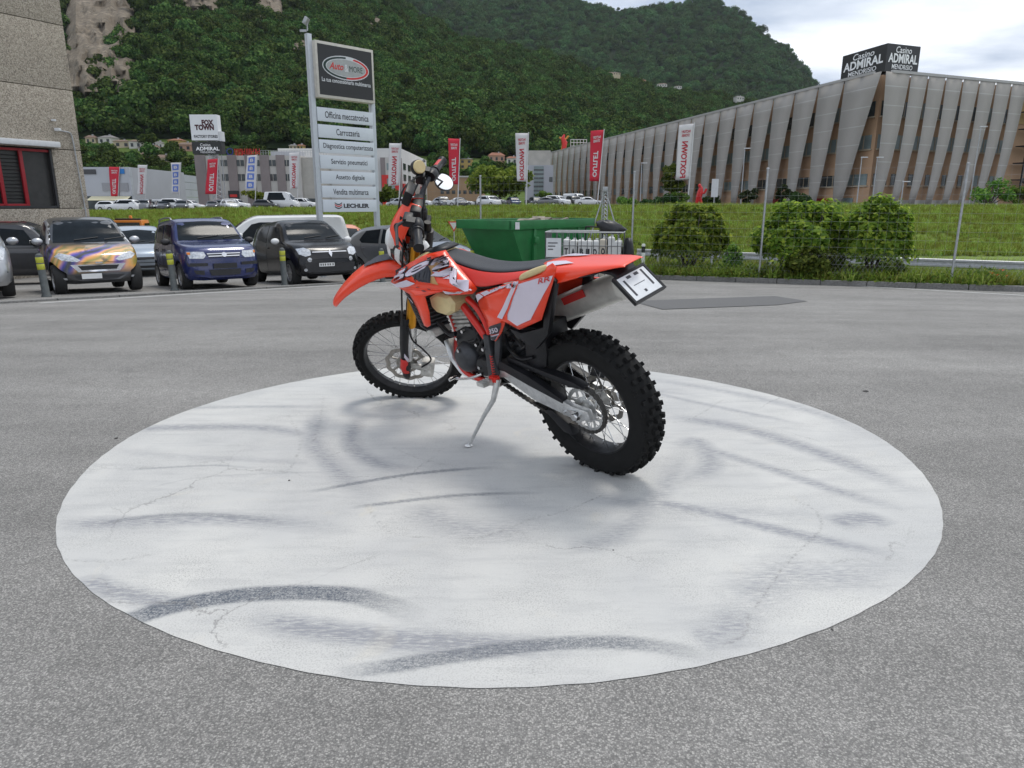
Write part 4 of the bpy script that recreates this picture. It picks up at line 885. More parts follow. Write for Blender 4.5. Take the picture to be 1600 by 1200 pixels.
sidep = panel('side_panel', [sd(744, 458, .118), sd(775, 449, .128), sd(812, 437, .135), sd(845, 424, .135), sd(863, 411, .13), sd(870, 418, .13), sd(862, 448, .145), sd(846, 500, .15), sd(812, 515, .15), sd(790, 503, .145), sd(784, 520, .138), sd(775, 533, .132), sd(769, 530, .13), sd(760, 500, .122), sd(750, 480, .118)], M_red, cuts=3)
bv_sh = bvh_of([shroud]); bv_sp = bvh_of([sidep])
Z5 = lambda zx, zy: (600 + zx / 8.572, 380 + zy / 8.572)
Z2 = lambda zx, zy: (620 + zx / 3.636, 360 + zy / 3.636)
VD = Vector((0, -1, 0))
def graphic(par, bv, pts, Z, m, n=0.16, off=0.009, name='graphic', cuts=2):
    pl = []
    for q in pts:
        g = n
        px_ = Z(*q)
        for _ in range(4):                      # find the point of the panel seen there
            p = sd(*px_, g); h = bv.ray_cast(p + Vector((0, 1, 0)), VD)
            if h[0] is None: break
            g = h[0].y
        pl.append((p.x, p.z))
    return patch(name, bv, pl, lambda a, b_: (a, 0.2, b_), VD, m, par, off, cuts, smooth=True)
for pts in ([(578, 413), (688, 398), (812, 462), (720, 482)], [(698, 394), (790, 368), (912, 416), (822, 452)], [(800, 363), (888, 336), (985, 388), (920, 412)], [(900, 332), (922, 316), (985, 382), (975, 382)], [(848, 455), (990, 400), (1170, 577)], [(870, 660), (1195, 588), (1218, 610), (930, 692)], [(168, 542), (235, 510), (320, 555), (250, 595)], [(245, 505), (320, 485), (432, 537), (332, 556)], [(345, 685), (430, 722), (478, 780), (520, 862), (470, 855), (440, 772)]):
    graphic(shroud, bv_sh, pts, Z5, M_lilac)
graphic(shroud, bv_sh, [(372, 440), (545, 328), (560, 330), (720, 230), (735, 238), (600, 372), (575, 428), (745, 552), (640, 528), (500, 505)], Z5, M_tan, off=0.0075)
graphic(shroud, bv_sh, [(380, 440), (548, 332), (565, 425), (640, 522), (500, 500)], Z5, M_blackg, off=0.012)
for k in range(5):
    x0 = 410 + k * 40
    graphic(shroud, bv_sh, [(x0, 430 - k * 16), (x0 + 9, 426 - k * 16), (x0 + 55, 500 + k * 3), (x0 + 46, 500 + k * 3)], Z5, M_mid, off=0.016, name='louvre', cuts=1)
for x0, y0 in ((435, 572), (375, 608), (590, 600), (505, 635), (435, 665)):
    graphic(shroud, bv_sh, [(x0, y0), (x0 + 45, y0 + 8), (x0 + 62, y0 + 22), (x0 + 18, y0 + 20)], Z5, M_blackg, name='vent_slot', cuts=0)
for pts in ([(700, 303), (800, 272), (893, 252), (880, 290), (768, 505), (692, 538), (628, 497)], [(662, 322), (692, 306), (606, 503), (578, 492)], [(448, 368), (476, 356), (500, 372), (448, 410)], [(482, 353), (520, 338), (545, 352), (506, 370)], [(526, 335), (562, 320), (588, 333), (552, 349)], [(570, 316), (604, 303), (628, 316), (594, 330)], [(612, 300), (646, 287), (668, 298), (634, 313)], [(655, 284), (680, 275), (700, 284), (676, 296)], [(530, 598), (590, 580), (565, 628), (552, 626)]):
    graphic(sidep, bv_sp, pts, Z2, M_lilac, 0.13)
graphic(sidep, bv_sp, [(515, 548), (600, 520), (598, 545), (585, 580), (525, 590)], Z2, M_blackg, 0.13, off=0.0075)
graphic(sidep, bv_sp, [(536, 602), (585, 588), (566, 618), (554, 616)], Z2, M_blackg, 0.13, off=0.012)
graphic(sidep, bv_sp, [(622, 478), (640, 478), (640, 500), (624, 497)], Z2, M_red, 0.13, off=0.012)
graphic(sidep, bv_sp, [(694, 306), (701, 303), (630, 492), (622, 488)], Z2, M_red, 0.13, off=0.012)
def on(bv, off=0.007):
    def f(p):
        h = bv.ray_cast(Vector((p.x, 1, p.z)), VD); return (h[0] + Vector((0, off, 0))) if h[0] is not None else p
    return f
def panel_text(s, par, bv, Z, pa, pb, hgt, m, n, bold=0.02, shear=0.2, off=0.011):
    A_, B_ = sd(*Z(*pa), n), sd(*Z(*pb), n); exv = (B_ - A_); w_ = exv.length; exv = exv / w_; eyv = Vector((exv.z, 0, -exv.x)); eyv = eyv if eyv.z > 0 else -eyv
    return lettering(s, (A_ + B_) / 2, exv, eyv, w_, hgt, m, par, bold, shear, proj=on(bv, off))
panel_text('Bet', shroud, bv_sh, Z5, (128, 470), (640, 215), 0.060, M_blackg, 0.20, 0.06, 0.25, 0.009)
panel_text('Bet', shroud, bv_sh, Z5, (128, 470), (640, 215), 0.050, M_lilac, 0.20, 0.02, 0.25, 0.011)
panel_text('a', shroud, bv_sh, Z5, (665, 300), (870, 235), 0.055, M_blackg, 0.15, 0.06, 0.25, 0.009)
panel_text('a', shroud, bv_sh, Z5, (668, 298), (866, 237), 0.046, M_lilac, 0.15, 0.02, 0.25, 0.011)
panel_text('350', sidep, bv_sp, Z2, (533, 571), (592, 553), 0.022, M_lilac, 0.135, 0.02, 0.3)
panel_text('RR', sidep, bv_sp, Z2, (815, 283), (880, 267), 0.020, M_redg, 0.14, 0.01, 0.3)
# rear fender / tail
rows = []
for u, z, hwid, dn in ((0.17, 0.958, 0.115, 0.05), (0.08, 0.978, 0.115, 0.07), (0.0, 0.984, 0.11, 0.062), (-0.10, 0.989, 0.098, 0.040), (-0.18, 0.994, 0.086, 0.022), (-0.25, 0.998, 0.072, 0.010), (-0.295, 0.999, 0.058, 0.004), (-0.31, 0.995, 0.05, 0.002)):
    rows.append([Vector((u - 0.01 * (abs(k) > 0.9), y * hwid, z - dn * k)) for k, y in ((1, 1.04), (0.45, 1.0), (0.08, 0.86), (0.0, 0.5), (-0.08, 0), (0.0, -0.5), (0.08, -0.86), (0.45, -1.0), (1, -1.04))])
rf = MB(); rf.grid(rows); rfo = part(rf, 'rear_fender', M_red, smooth=True, sharp=55, solid=0.005, sub=1)
for sgn in (1, -1):
    patch('graphic', bvh_of([rfo]), [(0.10, sgn * 0.035), (0.0, sgn * 0.03), (-0.06, sgn * 0.05), (0.06, sgn * 0.085)], lambda a_, b_: (a_, b_, 1.0), (0, 0, -1), M_lilac, rfo, 0.006, 2)
    if sgn < 0: continue
    gh = MB(); gh.tube(catmull([Vector((0.175, 0.128, 0.935)), Vector((0.15, 0.138, 0.950)), Vector((0.09, 0.143, 0.972)), Vector((0.03, 0.138, 0.992)), Vector((0.01, 0.128, 0.998))], 5), [0.005] + [0.009 + 0.005 * math.sin(i / 19 * math.pi) for i in range(19)] + [0.005], 10); part(gh, 'grab_handle', M_cream, smooth=True)
ub = MB(); ub.grid([[Vector((u, y * 0.1, z)) for y in (-1, -0.5, 0.5, 1)] for u, z in ((0.30, 0.66), (0.26, 0.80), (0.15, 0.88), (0.0, 0.925), (-0.10, 0.95), (-0.20, 0.97))]); part(ub, 'inner_fender', M_blackp, smooth=True, solid=0.004)
for sgn in (1, -1):
    sb_ = MB(); sb_.prism([(0.10, 0.73), (0.245, 0.685), (0.32, 0.70), (0.28, 0.66), (0.17, 0.62), (0.08, 0.70), (-0.02, 0.94), (0.02, 0.97)], sgn * 0.10, sgn * 0.128); part(sb_, 'airbox_side', M_blackp, bevel=0.004)
mf = MB(); mf.prism([(0.155, 0.70), (0.29, 0.69), (0.315, 0.475), (0.30, 0.462), (0.185, 0.51), (0.165, 0.58)], -0.075, 0.075); part(mf, 'mud_flap', M_blackp, bevel=0.012)
# plate holder and plate
tb = MB(); tb.grid([[Vector((u, y * w_, z)) for y in (-1, 0, 1)] for u, z, w_ in ((-0.06, 0.955, 0.075), (-0.18, 0.975, 0.07), (-0.25, 0.965, 0.06), (-0.29, 0.935, 0.055), (-0.33, 0.893, 0.05))]); part(tb, 'plate_bracket', M_blackp, smooth=True, solid=0.012)
pc = Vector((-0.326, 0.0, 0.913)); bd = Vector((-0.095, 0, -0.088)).normalized(); nn_ = Vector((-bd.z, 0, bd.x)); nn_ = nn_ if nn_.x < 0 else -nn_
pw, ph = 0.092, 0.066
def plate_box(mb, w_, h_, t0, t1, cx_=0.0, cy_=0.0):
    o = pc + Vector((0, 1, 0)) * (cx_ - w_) + bd * (cy_ - h_) + nn_ * t0; mb.obox(o, (0, 2 * w_, 0), bd * 2 * h_, nn_ * (t1 - t0))
p_ = MB(); plate_box(p_, pw, ph, -0.012, -0.002); phd = part(p_, 'plate_holder', M_blackp, bevel=0.004)
for s_ in (-1, 1):
    p_ = MB(); plate_box(p_, 0.005, ph, -0.002, 0.004, s_ * (pw - 0.005)); part(p_, 'holder_rim', M_blackp, phd)
    p_ = MB(); plate_box(p_, pw - 0.0105, 0.005, -0.002, 0.004, 0, s_ * (ph - 0.005)); part(p_, 'holder_rim', M_blackp, phd)
p_ = MB(); plate_box(p_, pw - 0.0115, ph - 0.0115, -0.0018, 0.0015); part(p_, 'number_plate_blank', M_plate, phd)
sl_ = MB()
for cx_, cy_, w_, h_ in ((0.056, 0.0, 0.005, 0.038), (-0.056, -0.010, 0.005, 0.038), (0.022, -0.042, 0.012, 0.006), (-0.022, -0.042, 0.012, 0.006), (0.0, 0.035, 0.006, 0.006)):
    plate_box(sl_, w_, h_, 0.0012, 0.0022, cx_, cy_)
part(sl_, 'slot', M_blackg, phd)
sl_ = MB(); plate_box(sl_, 0.032, 0.0012, 0.0012, 0.0024, 0, -0.002); part(sl_, 'engraved_line', M_mid, phd)
# ---- seat
rt, rs, rs2 = [], [], []
sp_ = [(0.82, 0.985, 0.955, 0.058), (0.76, 0.976, 0.93, 0.060), (0.68, 0.962, 0.905, 0.062), (0.60, 0.946, 0.882, 0.063), (0.52, 0.937, 0.868, 0.064), (0.42, 0.935, 0.875, 0.065), (0.32, 0.942, 0.90, 0.067), (0.22, 0.957, 0.922, 0.068), (0.12, 0.973, 0.948, 0.067), (0.04, 0.982, 0.965, 0.06)]
top = MB(); side_ = {1: [], -1: []}
for u, zt, zl, hw_ in sp_:
    rt.append([Vector((u, y * hw_, zt - d)) for y, d in ((-1.0, 0.010), (-0.93, 0.004), (-0.75, 0.002), (-0.4, 0.003), (0, 0.004), (0.4, 0.003), (0.75, 0.002), (0.93, 0.004), (1.0, 0.010))])
    for sgn in (1, -1): side_[sgn].append([Vector((u, sgn * hw_ * k, z)) for k, z in ((1.0, zt - 0.0102), (1.45, zt * 0.55 + zl * 0.45), (1.88, zl))])
top.grid(rt); part(top, 'seat', M_seat, smooth=True, sharp=60, solid=0.006, sub=1)
for sgn in (1, -1):
    q = MB(); q.grid(side_[sgn]); part(q, 'seat_side', mat('seat_red_vinyl', srgb(205, 44, 32), 0.5, var=0.06, bump=0.06, bscale=500), smooth=True, solid=0.006, sub=1)
sb_ = MB(); sb_.grid([[Vector((u, y * hw_ * 1.8, zl + 0.004)) for y in (-1, 0, 1)] for u, zt, zl, hw_ in sp_]); part(sb_, 'seat_base', M_blackp, solid=0.006)
# tank top between seat and steering head
rows = []
for u, z, hwid, dn in ((0.80, 0.985, 0.085, 0.05), (0.87, 0.995, 0.10, 0.07), (0.94, 0.985, 0.11, 0.09), (1.0, 0.96, 0.11, 0.10)):
    rows.append([Vector((u, y * hwid, z - dn * k)) for k, y in ((1, 1.0), (0.3, 0.92), (0.05, 0.6), (0, 0), (0.05, -0.6), (0.3, -0.92), (1, -1.0))])
tt = MB(); tt.grid(rows); tko = part(tt, 'tank_top', M_cream, smooth=True, solid=0.005, sub=1)
tc_ = MB(); tc_.lathe([(0, 0.03), (0.026, 0.03), (0.03, 0.022), (0.032, 0.0)], (0.945, 0.035, 1.0), (0.1, 0.25, 1), n=20); part(tc_, 'fuel_cap', M_white, smooth=True, sharp=35)
tc_ = MB(); tc_.lathe([(0, 0.033), (0.012, 0.033), (0.013, 0.028)], (0.945, 0.035, 1.0), (0.1, 0.25, 1), n=12); part(tc_, 'key_lock', M_dark)
tg = MB(); tg.grid([[Vector((u, y, z)) for y in (-0.07, 0, 0.07)] for u, z in ((0.80, 0.994), (0.85, 1.002), (0.89, 1.0))]); part(tg, 'tank_cover', M_blackp, smooth=True, solid=0.008)
# ---- footpegs, stand, levers
for sgn in (1, -1):
    fp = MB(); fp.obox((0.485, 0.125 * sgn, 0.40), (0.05, 0, 0), (0.0, 0.085 * sgn, 0.01), (0, 0, 0.02))
    for k in range(5): fp.obox((0.487, (0.135 + 0.016 * k) * sgn, 0.421), (0.046, 0, 0), (0, 0.004 * sgn, 0), (0, 0, 0.008))
    part(fp, 'footpeg', M_alud)
foot = Vector((0.656, 0.2607, 0.0713)); hinge = Vector((0.465, 0.135, 0.425)); kd = (foot - hinge)
kn = hinge + kd * 0.28 + Vector((-0.03, 0.0, 0.0))
ks = MB(); ks.tube([hinge, hinge.lerp(kn, 0.6), kn, hinge + kd * 0.55 + Vector((-0.012, 0, 0)), foot - kd * 0.04], [0.016, 0.015, 0.013, 0.010, 0.008], 10)
up_l = dirL((0, 0, 1))
ks.lathe([(0, 0.012), (0.016, 0.010), (0.022, 0.002), (0.022, 0.0), (0, 0.0)], foot - up_l * ((foot.x * BU.z + foot.y * BN.z + foot.z * BW.z) - 0.006), up_l, n=16)
part(ks, 'side_stand', M_alu, smooth=True, sharp=40)
spg = MB(); n_ = 60; spg.tube([Vector((0.47, 0.14, 0.55)).lerp(Vector((0.475, 0.15, 0.40)), i / n_) + Vector((0.007 * math.cos(i * 1.3), 0.007 * math.sin(i * 1.3), 0)) for i in range(n_)], 0.0018, 5); part(spg, 'stand_spring', M_redframe)
rb_ = MB(); rb_.box((0.485, 0.14, 0.425), (0.05, 0.03, 0.03)); part(rb_, 'stand_bracket', M_redframe, bevel=0.006)
gl_ = MB(); gl_.tube(catmull([Vector((0.60, 0.12, 0.42)), Vector((0.66, 0.15, 0.40)), Vector((0.74, 0.16, 0.385)), Vector((0.77, 0.165, 0.39))], 5), 0.007, 8); gl_.tube([Vector((0.765, 0.155, 0.39)), Vector((0.765, 0.20, 0.392))], 0.009, 8); part(gl_, 'gear_lever', M_steel, smooth=True)
gl_ = MB(); gl_.tube(catmull([Vector((0.52, -0.13, 0.40)), Vector((0.62, -0.15, 0.38)), Vector((0.73, -0.15, 0.385))], 5), 0.007, 8); part(gl_, 'brake_pedal', M_steel, smooth=True)
# ================================================================ cars
M_glass = mat('car_glass', (0.012, 0.016, 0.02), 0.12, var=0.2, spec=0.10, coat=0.0)
M_glassl = mat('car_glass_light', (0.05, 0.06, 0.065), 0.08, var=0.2, spec=0.5, coat=0.0)
M_tyre = mat('car_tyre', (0.02, 0.02, 0.02), 0.8, var=0.3)
M_rim = mat('car_alloy', (0.42, 0.42, 0.43), 0.35, 0.8, var=0.15)
M_trim = mat('car_black_trim', (0.02, 0.02, 0.022), 0.55, var=0.25)
M_chrome = mat('car_chrome', (0.7, 0.7, 0.72), 0.15, 1.0, var=0.05)
M_lens = mat('headlamp_lens', (0.55, 0.57, 0.6), 0.12, 0.35, var=0.4, scale=25, coat=1.0)
M_amber = mat('amber_lens', srgb(230, 130, 30), 0.25, var=0.1)
M_redlens = mat('red_lens', srgb(170, 20, 15), 0.25, var=0.1)
M_wplate = mat('white_number_plate', (0.75, 0.75, 0.74), 0.5, var=0.05)
M_under = mat('underbody', (0.012, 0.012, 0.012), 0.9)
def paint(name, c, rough=0.3, metal=0.0): return mat('paint_' + name, c, rough, metal, var=0.05, scale=3, coat=0.9)
def car_body(spec, ns=64, detail=True):
    L, W = spec['L'], spec['W'] / 2; top = spec['top']; belt = spec['belt']; gc = spec.get('gc', 0.2); plan = spec['plan']
    xs = sorted(set([0, 0.012, 0.03, 0.06, 0.1, L, L - 0.012, L - 0.03, L - 0.06, L - 0.1] + [L * i / ns for i in range(1, ns)])); rows = []
    for x in xs:
        zt = interp(top, x); w = W * interp(plan, x); zb = gc + (0.06 if x < 0.15 or x > L - 0.15 else 0)
        b = min(interp(belt, x), zt - 0.045); e = max(0.0, zt - b); kk_ = min(1, e / 0.16)
        tw = w * (0.955 - spec.get('tumble', 0.20) * min(1, e / 0.5)); mid = zb + (b - zb) * 0.55
        half = [(0, zb), (0.6 * w, zb), (0.88 * w, zb + 0.02), (0.955 * w, zb + 0.08), (0.985 * w, zb + 0.18 * min(1, (b - zb) / 0.4)), (w, mid), (0.99 * w, b - 0.09 * kk_), (0.955 * w, b),
                ((0.955 * w) * 0.66 + tw * 0.34 + 0.008 * kk_, b + (e - 0.07 * kk_) * 0.36), ((0.955 * w) * 0.3 + tw * 0.7 + 0.008 * kk_, b + (e - 0.07 * kk_) * 0.72), (tw, zt - 0.07 * kk_), (tw - 0.035 * kk_ - 0.03 * w, zt - 0.028 * kk_), (tw * 0.72, zt - 0.008), (tw * 0.36, zt), (0, zt)]
        fn = math.exp(-x / 0.22) * spec.get('noser', 0.5); fr = math.exp(-(L - x) / 0.2) * 0.4
        ring_ = []
        for y, z in half + [(-y, z) for y, z in half[-2:0:-1]]:
            xo = x + fn * (max(0, z - 0.5) ** 2 * 0.9 + max(0, 0.38 - z) * 0.25 + (abs(y) / max(w, 0.01)) ** 3 * 0.12) - fr * (max(0, z - 0.6) ** 2 * 0.5 + (abs(y) / max(w, 0.01)) ** 3 * 0.12)
            ring_.append(Vector((xo, y, z)))
        rows.append(ring_)
    mb = MB(); mb.grid(rows, closed=True); n = len(rows[0])
    mb.f.append(list(range(n))); mb.mi.append(0); k0 = (len(rows) - 1) * n; mb.f.append([k0 + i for i in range(n)][::-1]); mb.mi.append(0)
    return mb
def bool_cut(o, cutter):
    md = o.modifiers.new('arches', 'BOOLEAN'); md.operation = 'DIFFERENCE'; md.solver = 'EXACT'; md.object = cutter
    dg = bpy.context.evaluated_depsgraph_get(); me = bpy.data.meshes.new_from_object(o.evaluated_get(dg)); o.modifiers.clear(); old = o.data; o.data = me
    bpy.data.objects.remove(cutter)
    me.polygons.foreach_set('use_smooth', [True] * len(me.polygons)); me.set_sharp_from_angle(angle=math.radians(38))
def wheel_car(parent, x, y, r, w, style, n=32):
    sg = 1 if y > 0 else -1
    t = MB(); t.lathe([(r * 0.66, -w / 2), (r * 0.93, -w / 2), (r * 0.99, -w * 0.36), (r, 0), (r * 0.99, w * 0.36), (r * 0.93, w / 2), (r * 0.66, w / 2)], (0, 0, 0), n=n)
    o = t.build('wheel', M_tyre, parent, smooth=True, sharp=40); o.location = (x, y, r)
    q = MB(); q.lathe([(r * 0.68, w * 0.5 * sg), (r * 0.63, w * 0.46 * sg), (r * 0.6, w * 0.2 * sg)], n=n); q.lathe([(0, w * 0.40 * sg), (r * 0.16, w * 0.42 * sg), (r * 0.2, w * 0.3 * sg)], n=16)
    for k in range(style):
        a = 2 * math.pi * k / style; rot = Matrix.Rotation(a, 3, 'Y')
        q.box(rot @ Vector((0, w * 0.36 * sg, r * 0.38)), (r * (0.9 / style + 0.06), 0.02, r * 0.5), rot)
    q.build('rim', M_rim, o, smooth=True, sharp=40)
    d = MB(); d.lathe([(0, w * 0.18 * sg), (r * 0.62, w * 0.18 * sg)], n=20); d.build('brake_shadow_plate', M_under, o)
    return o
def car(name, spec, m, front_px=None, fwd=(0.58, -0.81), label='', pos=None, group='cars parked in the yard', style=7, feats=None, side_windows=True, roof_m=None):
    """local frame: x runs from the nose back, y to the car's own right-hand... side seen from the front, z up"""
    L = spec['L']; f = Vector((fwd[0], fwd[1], 0)).normalized()
    ax_f = spec['axles'][0]
    if pos is None: g = gpt(*front_px); pos = Vector((g.x, g.y, 0))
    nose = Vector((pos[0], pos[1], 0)) + f * ax_f
    back = -f; lat = Vector((0, 0, 1)).cross(back)
    pf = nose + back * spec['axles'][0]; pr = nose + back * spec['axles'][1]
    zf, zr = ground_z(pf.x, pf.y), ground_z(pr.x, pr.y)
    dvec = (Vector((pr.x, pr.y, zr)) - Vector((pf.x, pf.y, zf))).normalized(); upv = dvec.cross(lat).normalized()
    root = empty(name); org = Vector((pf.x, pf.y, zf)) - dvec * ax_f
    root.matrix_world = Matrix(((dvec.x, lat.x, upv.x, org.x), (dvec.y, lat.y, upv.y, org.y), (dvec.z, lat.z, upv.z, org.z), (0, 0, 0, 1)))
    tag(root, label, 'car', group)
    mb = car_body(spec); body = mb.build('body', [m, M_under], root, smooth=True, sharp=38)
    bv = bvh_of([body])                                           # whole body, for laying windows and lamps on it
    r = spec['r']; W = spec['W'] / 2
    cut = MB(); cut.cur = 0
    for x in spec['axles']:
        for s_ in (-1, 1):
            cut.lathe([(0, -0.16), (r * 1.16, -0.16), (r * 1.16, 0.30), (0, 0.30)], (x, s_ * (W - 0.06) - (0.07 if s_ > 0 else -0.07) * 0 + s_ * 0.0, r * 1.03), (0, s_, 0), n=36)
    co = cut.build('cutter', [M_under]); co.parent = root
    bpy.context.view_layer.update(); bool_cut(body, co)
    for x in spec['axles']:
        for s_ in (-1, 1): wheel_car(root, x, s_ * (W - 0.115), r, 0.2, style)
    side3 = lambda s_: (lambda a, b: (a, s_ * W, b))
    G = spec.get('glass', M_glass)
    for s_ in (-1, 1):
        for nm, pl in spec.get('windows', []): patch(nm, bv, pl, side3(s_), (0, -s_, 0), G, root, 0.006, 3)
        for pl in spec.get('seams', []):
            P_ = catmull([Vector((a, 0, b)) for a, b in pl], 6); q = MB(); pts = []
            for p in P_:
                h = bv.ray_cast(Vector((p.x, s_ * 3, p.z)), Vector((0, -s_, 0)))
                if h[0] is not None: pts.append(h[0] + Vector((0, s_ * 0.0005, 0)))
            if len(pts) > 2: q.tube(pts, 0.004, 5); q.build('door_seam', M_trim, root)
        for (hx_, hz_) in spec.get('handles', []):
            h = bv.ray_cast(Vector((hx_, s_ * 3, hz_)), Vector((0, -s_, 0)))
            if h[0] is not None: q = MB(); q.box(h[0] + Vector((0, s_ * 0.012, 0)), (0.14, 0.025, 0.03)); q.build('door_handle', m if not spec.get('dark_handles') else M_trim, root, bevel=0.008)
        mx, mz = spec['mirror']; q = MB(); q.ball((mx, s_ * (W + 0.09), mz), 0.1, 14, 10, (0.65, 1.0, 0.72)); mo = q.build('door_mirror', spec.get('mirror_m', M_trim), root, smooth=True)
        q = MB(); q.box((mx - 0.0, s_ * (W - 0.03), mz - 0.03), (0.05, 0.12, 0.04)); q.build('mirror_foot', M_trim, mo)
        q = MB(); q.ball((mx + 0.045, s_ * (W + 0.09), mz), 0.08, 12, 6, (0.32, 0.95, 0.72)); q.build('mirror_glass', M_mirror if 'M_mirror' in globals() else M_chrome, mo, smooth=True)
    ws = spec['windscreen']                                         # outline in (y, z) seen from the front, laid along +x
    patch('windscreen', bv, ws, lambda a, b: (0, a, b), (1, 0, 0), G, root, 0.008, 4)
    for sgn in (1, -1):
        wp = MB(); zc = ws[0][1] + 0.03; h0 = bv.ray_cast(Vector((-3, 0.02 * sgn + 0.25 * sgn, zc)), Vector((1, 0, 0))); h1 = bv.ray_cast(Vector((-3, 0.25 * sgn - 0.42, zc + 0.05)), Vector((1, 0, 0)))
        if h0[0] is not None and h1[0] is not None: wp.tube([h0[0] + Vector((-0.02, 0, 0.015)), h1[0] + Vector((-0.015, 0, 0.015))], 0.009, 6); wp.build('wiper', M_trim, root)
    for nm, pl, mm, off, both in spec.get('front', []):
        for sgn in ((1, -1) if both else (1,)):
            patch(nm, bv, [(a * sgn, b) for a, b in pl], lambda a, b: (0, a, b), (1, 0, 0), mm, root, off, 3, thick=0.0)
    for nm, pl, mm, off in spec.get('rear', []):
        for sgn in (1, -1): patch(nm, bv, [(a * sgn, b) for a, b in pl], lambda a, b: (0, a, b), (-1, 0, 0), mm, root, off, 3)
    for nm, pl, mm, off in spec.get('sidepatch', []):
        for s_ in (-1, 1): patch(nm, bv, pl, side3(s_), (0, -s_, 0), mm, root, off, 3)
    if spec.get('rails'):
        for s_ in (-1, 1):
            q = MB(); a0, a1, zr_ = spec['rails']; y = s_ * W * 0.70; q.tube(catmull([Vector((a0, y, zr_ - 0.05)), Vector((a0 + 0.12, y, zr_ + 0.02)), Vector(((a0 + a1) / 2, y, zr_ + 0.04)), Vector((a1 - 0.1, y, zr_ + 0.02)), Vector((a1, y, zr_ - 0.05))], 5), 0.018, 8); q.build('roof_rail', M_rim, root, smooth=True)
    if feats: feats(root, bv)
    return root, bv
PL = [(0, 0.70), (0.03, 0.78), (0.1, 0.87), (0.25, 0.95), (0.5, 0.99), (1.0, 1.0)]
def plan_for(L): return PL + [(L - 0.8, 1.0), (L - 0.4, 0.97), (L - 0.12, 0.88), (L - 0.03, 0.8), (L, 0.72)]
# ---- materials that carry a print: the wrapped microcar
k = NT('paint_wrap', 0.3, 0.5); k.b.inputs['Coat Weight'].default_value = 0.9
ob = k.tc.outputs['Object']
wv = k.n('ShaderNodeTexWave', {'Vector': ob, 'Scale': 0.55, 'Distortion': 9.0, 'Detail': 3.0, 'Detail Scale': 1.2}, bands_direction='DIAGONAL'); rp = k.n('ShaderNodeValToRGB', {0: wv.outputs['Fac']})
el = rp.color_ramp.elements; el[0].color = (0.012, 0.012, 0.014, 1); el[1].color = (*srgb(226, 176, 110), 1)
for pos_, c_ in ((0.14, srgb(60, 60, 160)), (0.28, srgb(150, 110, 165)), (0.45, srgb(226, 165, 120)), (0.62, srgb(226, 160, 70)), (0.84, srgb(140, 140, 70))): q = el.new(pos_); q.color = (*c_, 1)
sx_ = k.n('ShaderNodeSeparateXYZ', {0: ob})
fade = k.math('MULTIPLY', k.rng(sx_.outputs[2], 0.38, 0.52), k.rng(sx_.outputs[2], 0.98, 0.84)); fade = k.math('MULTIPLY', fade, k.rng(k.noise(2.0, 4, 0.6, dist=1.5), 0.30, 0.42))
k.color(k.mix(fade, (0.03, 0.031, 0.034), rp.outputs[0])); M_wrap = k.m
SM = dict(L=2.70, W=1.56, r=0.295, axles=(0.43, 2.29), gc=0.2, noser=0.9, tumble=0.17,
    top=[(0, 0.62), (0.05, 0.74), (0.18, 0.83), (0.45, 0.93), (0.68, 1.0), (1.28, 1.44), (1.6, 1.535), (2.1, 1.52), (2.4, 1.42), (2.58, 1.05), (2.7, 0.75)], belt=[(0, 0.62), (0.5, 0.86), (0.8, 0.95), (2.0, 1.0), (2.7, 0.95)], plan=plan_for(2.7),
    windows=[('side_window', [(0.98, 0.99), (1.30, 1.30), (1.62, 1.41), (1.95, 1.41), (2.05, 1.05), (1.9, 1.0)]), ('quarter_window', [(2.13, 1.08), (2.06, 1.36), (2.28, 1.32), (2.38, 1.12)])],
    seams=[[(0.86, 0.35), (0.84, 0.6), (0.92, 0.92)], [(2.02, 0.35), (2.1, 0.7), (2.09, 1.0)], [(0.9, 0.32), (1.4, 0.3), (2.0, 0.33)]], handles=[(1.9, 0.88)], mirror=(0.98, 1.04), mirror_m=mat('silver_trim', (0.5, 0.51, 0.53), 0.35, 0.6, var=0.05),
    windscreen=[(-0.64, 1.005), (0.64, 1.005), (0.52, 1.44), (0, 1.47), (-0.52, 1.44)],
    front=[('headlight', [(0.62, 0.80), (0.70, 0.74), (0.60, 0.66), (0.36, 0.62), (0.30, 0.655), (0.46, 0.76)], M_lens, 0.012, True), ('grille', [(-0.36, 0.545), (0.36, 0.545), (0.30, 0.465), (-0.30, 0.465)], M_trim, 0.015, False), ('grille_frame', [(-0.48, 0.57), (0.48, 0.57), (0.36, 0.43), (-0.36, 0.43)], M_chrome, 0.007, False), ('lower_intake', [(-0.44, 0.36), (0.44, 0.36), (0.40, 0.28), (-0.40, 0.28)], M_trim, 0.01, False), ('fog_lamp', [(0.62, 0.33), (0.56, 0.33), (0.55, 0.29), (0.61, 0.29)], M_lens, 0.012, True), ('number_plate_blank', [(-0.02, 0.395), (0.32, 0.395), (0.32, 0.295), (-0.02, 0.295)], M_wplate, 0.025, False), ('emblem', [(-0.06, 0.615), (0.06, 0.615), (0.06, 0.585), (-0.06, 0.585)], M_chrome, 0.012, False)])
def pillar(root, bv):
    for s_ in (-1, 1):
        patch('roof_pillar', bv, [(0.66, 0.99), (0.95, 1.0), (1.33, 1.33), (1.66, 1.44), (2.0, 1.45), (2.0, 1.50), (1.6, 1.495), (1.25, 1.38)], lambda a, b: (a, s_ * 0.78, b), (0, -s_, 0), SM['mirror_m'], root, 0.004, 3)
def patches_off(*a): pass
car('microcar', SM, M_wrap, (156, 457), (0.62, -0.78), 'tiny two-seat car with a swirling purple and orange wrap', feats=pillar)
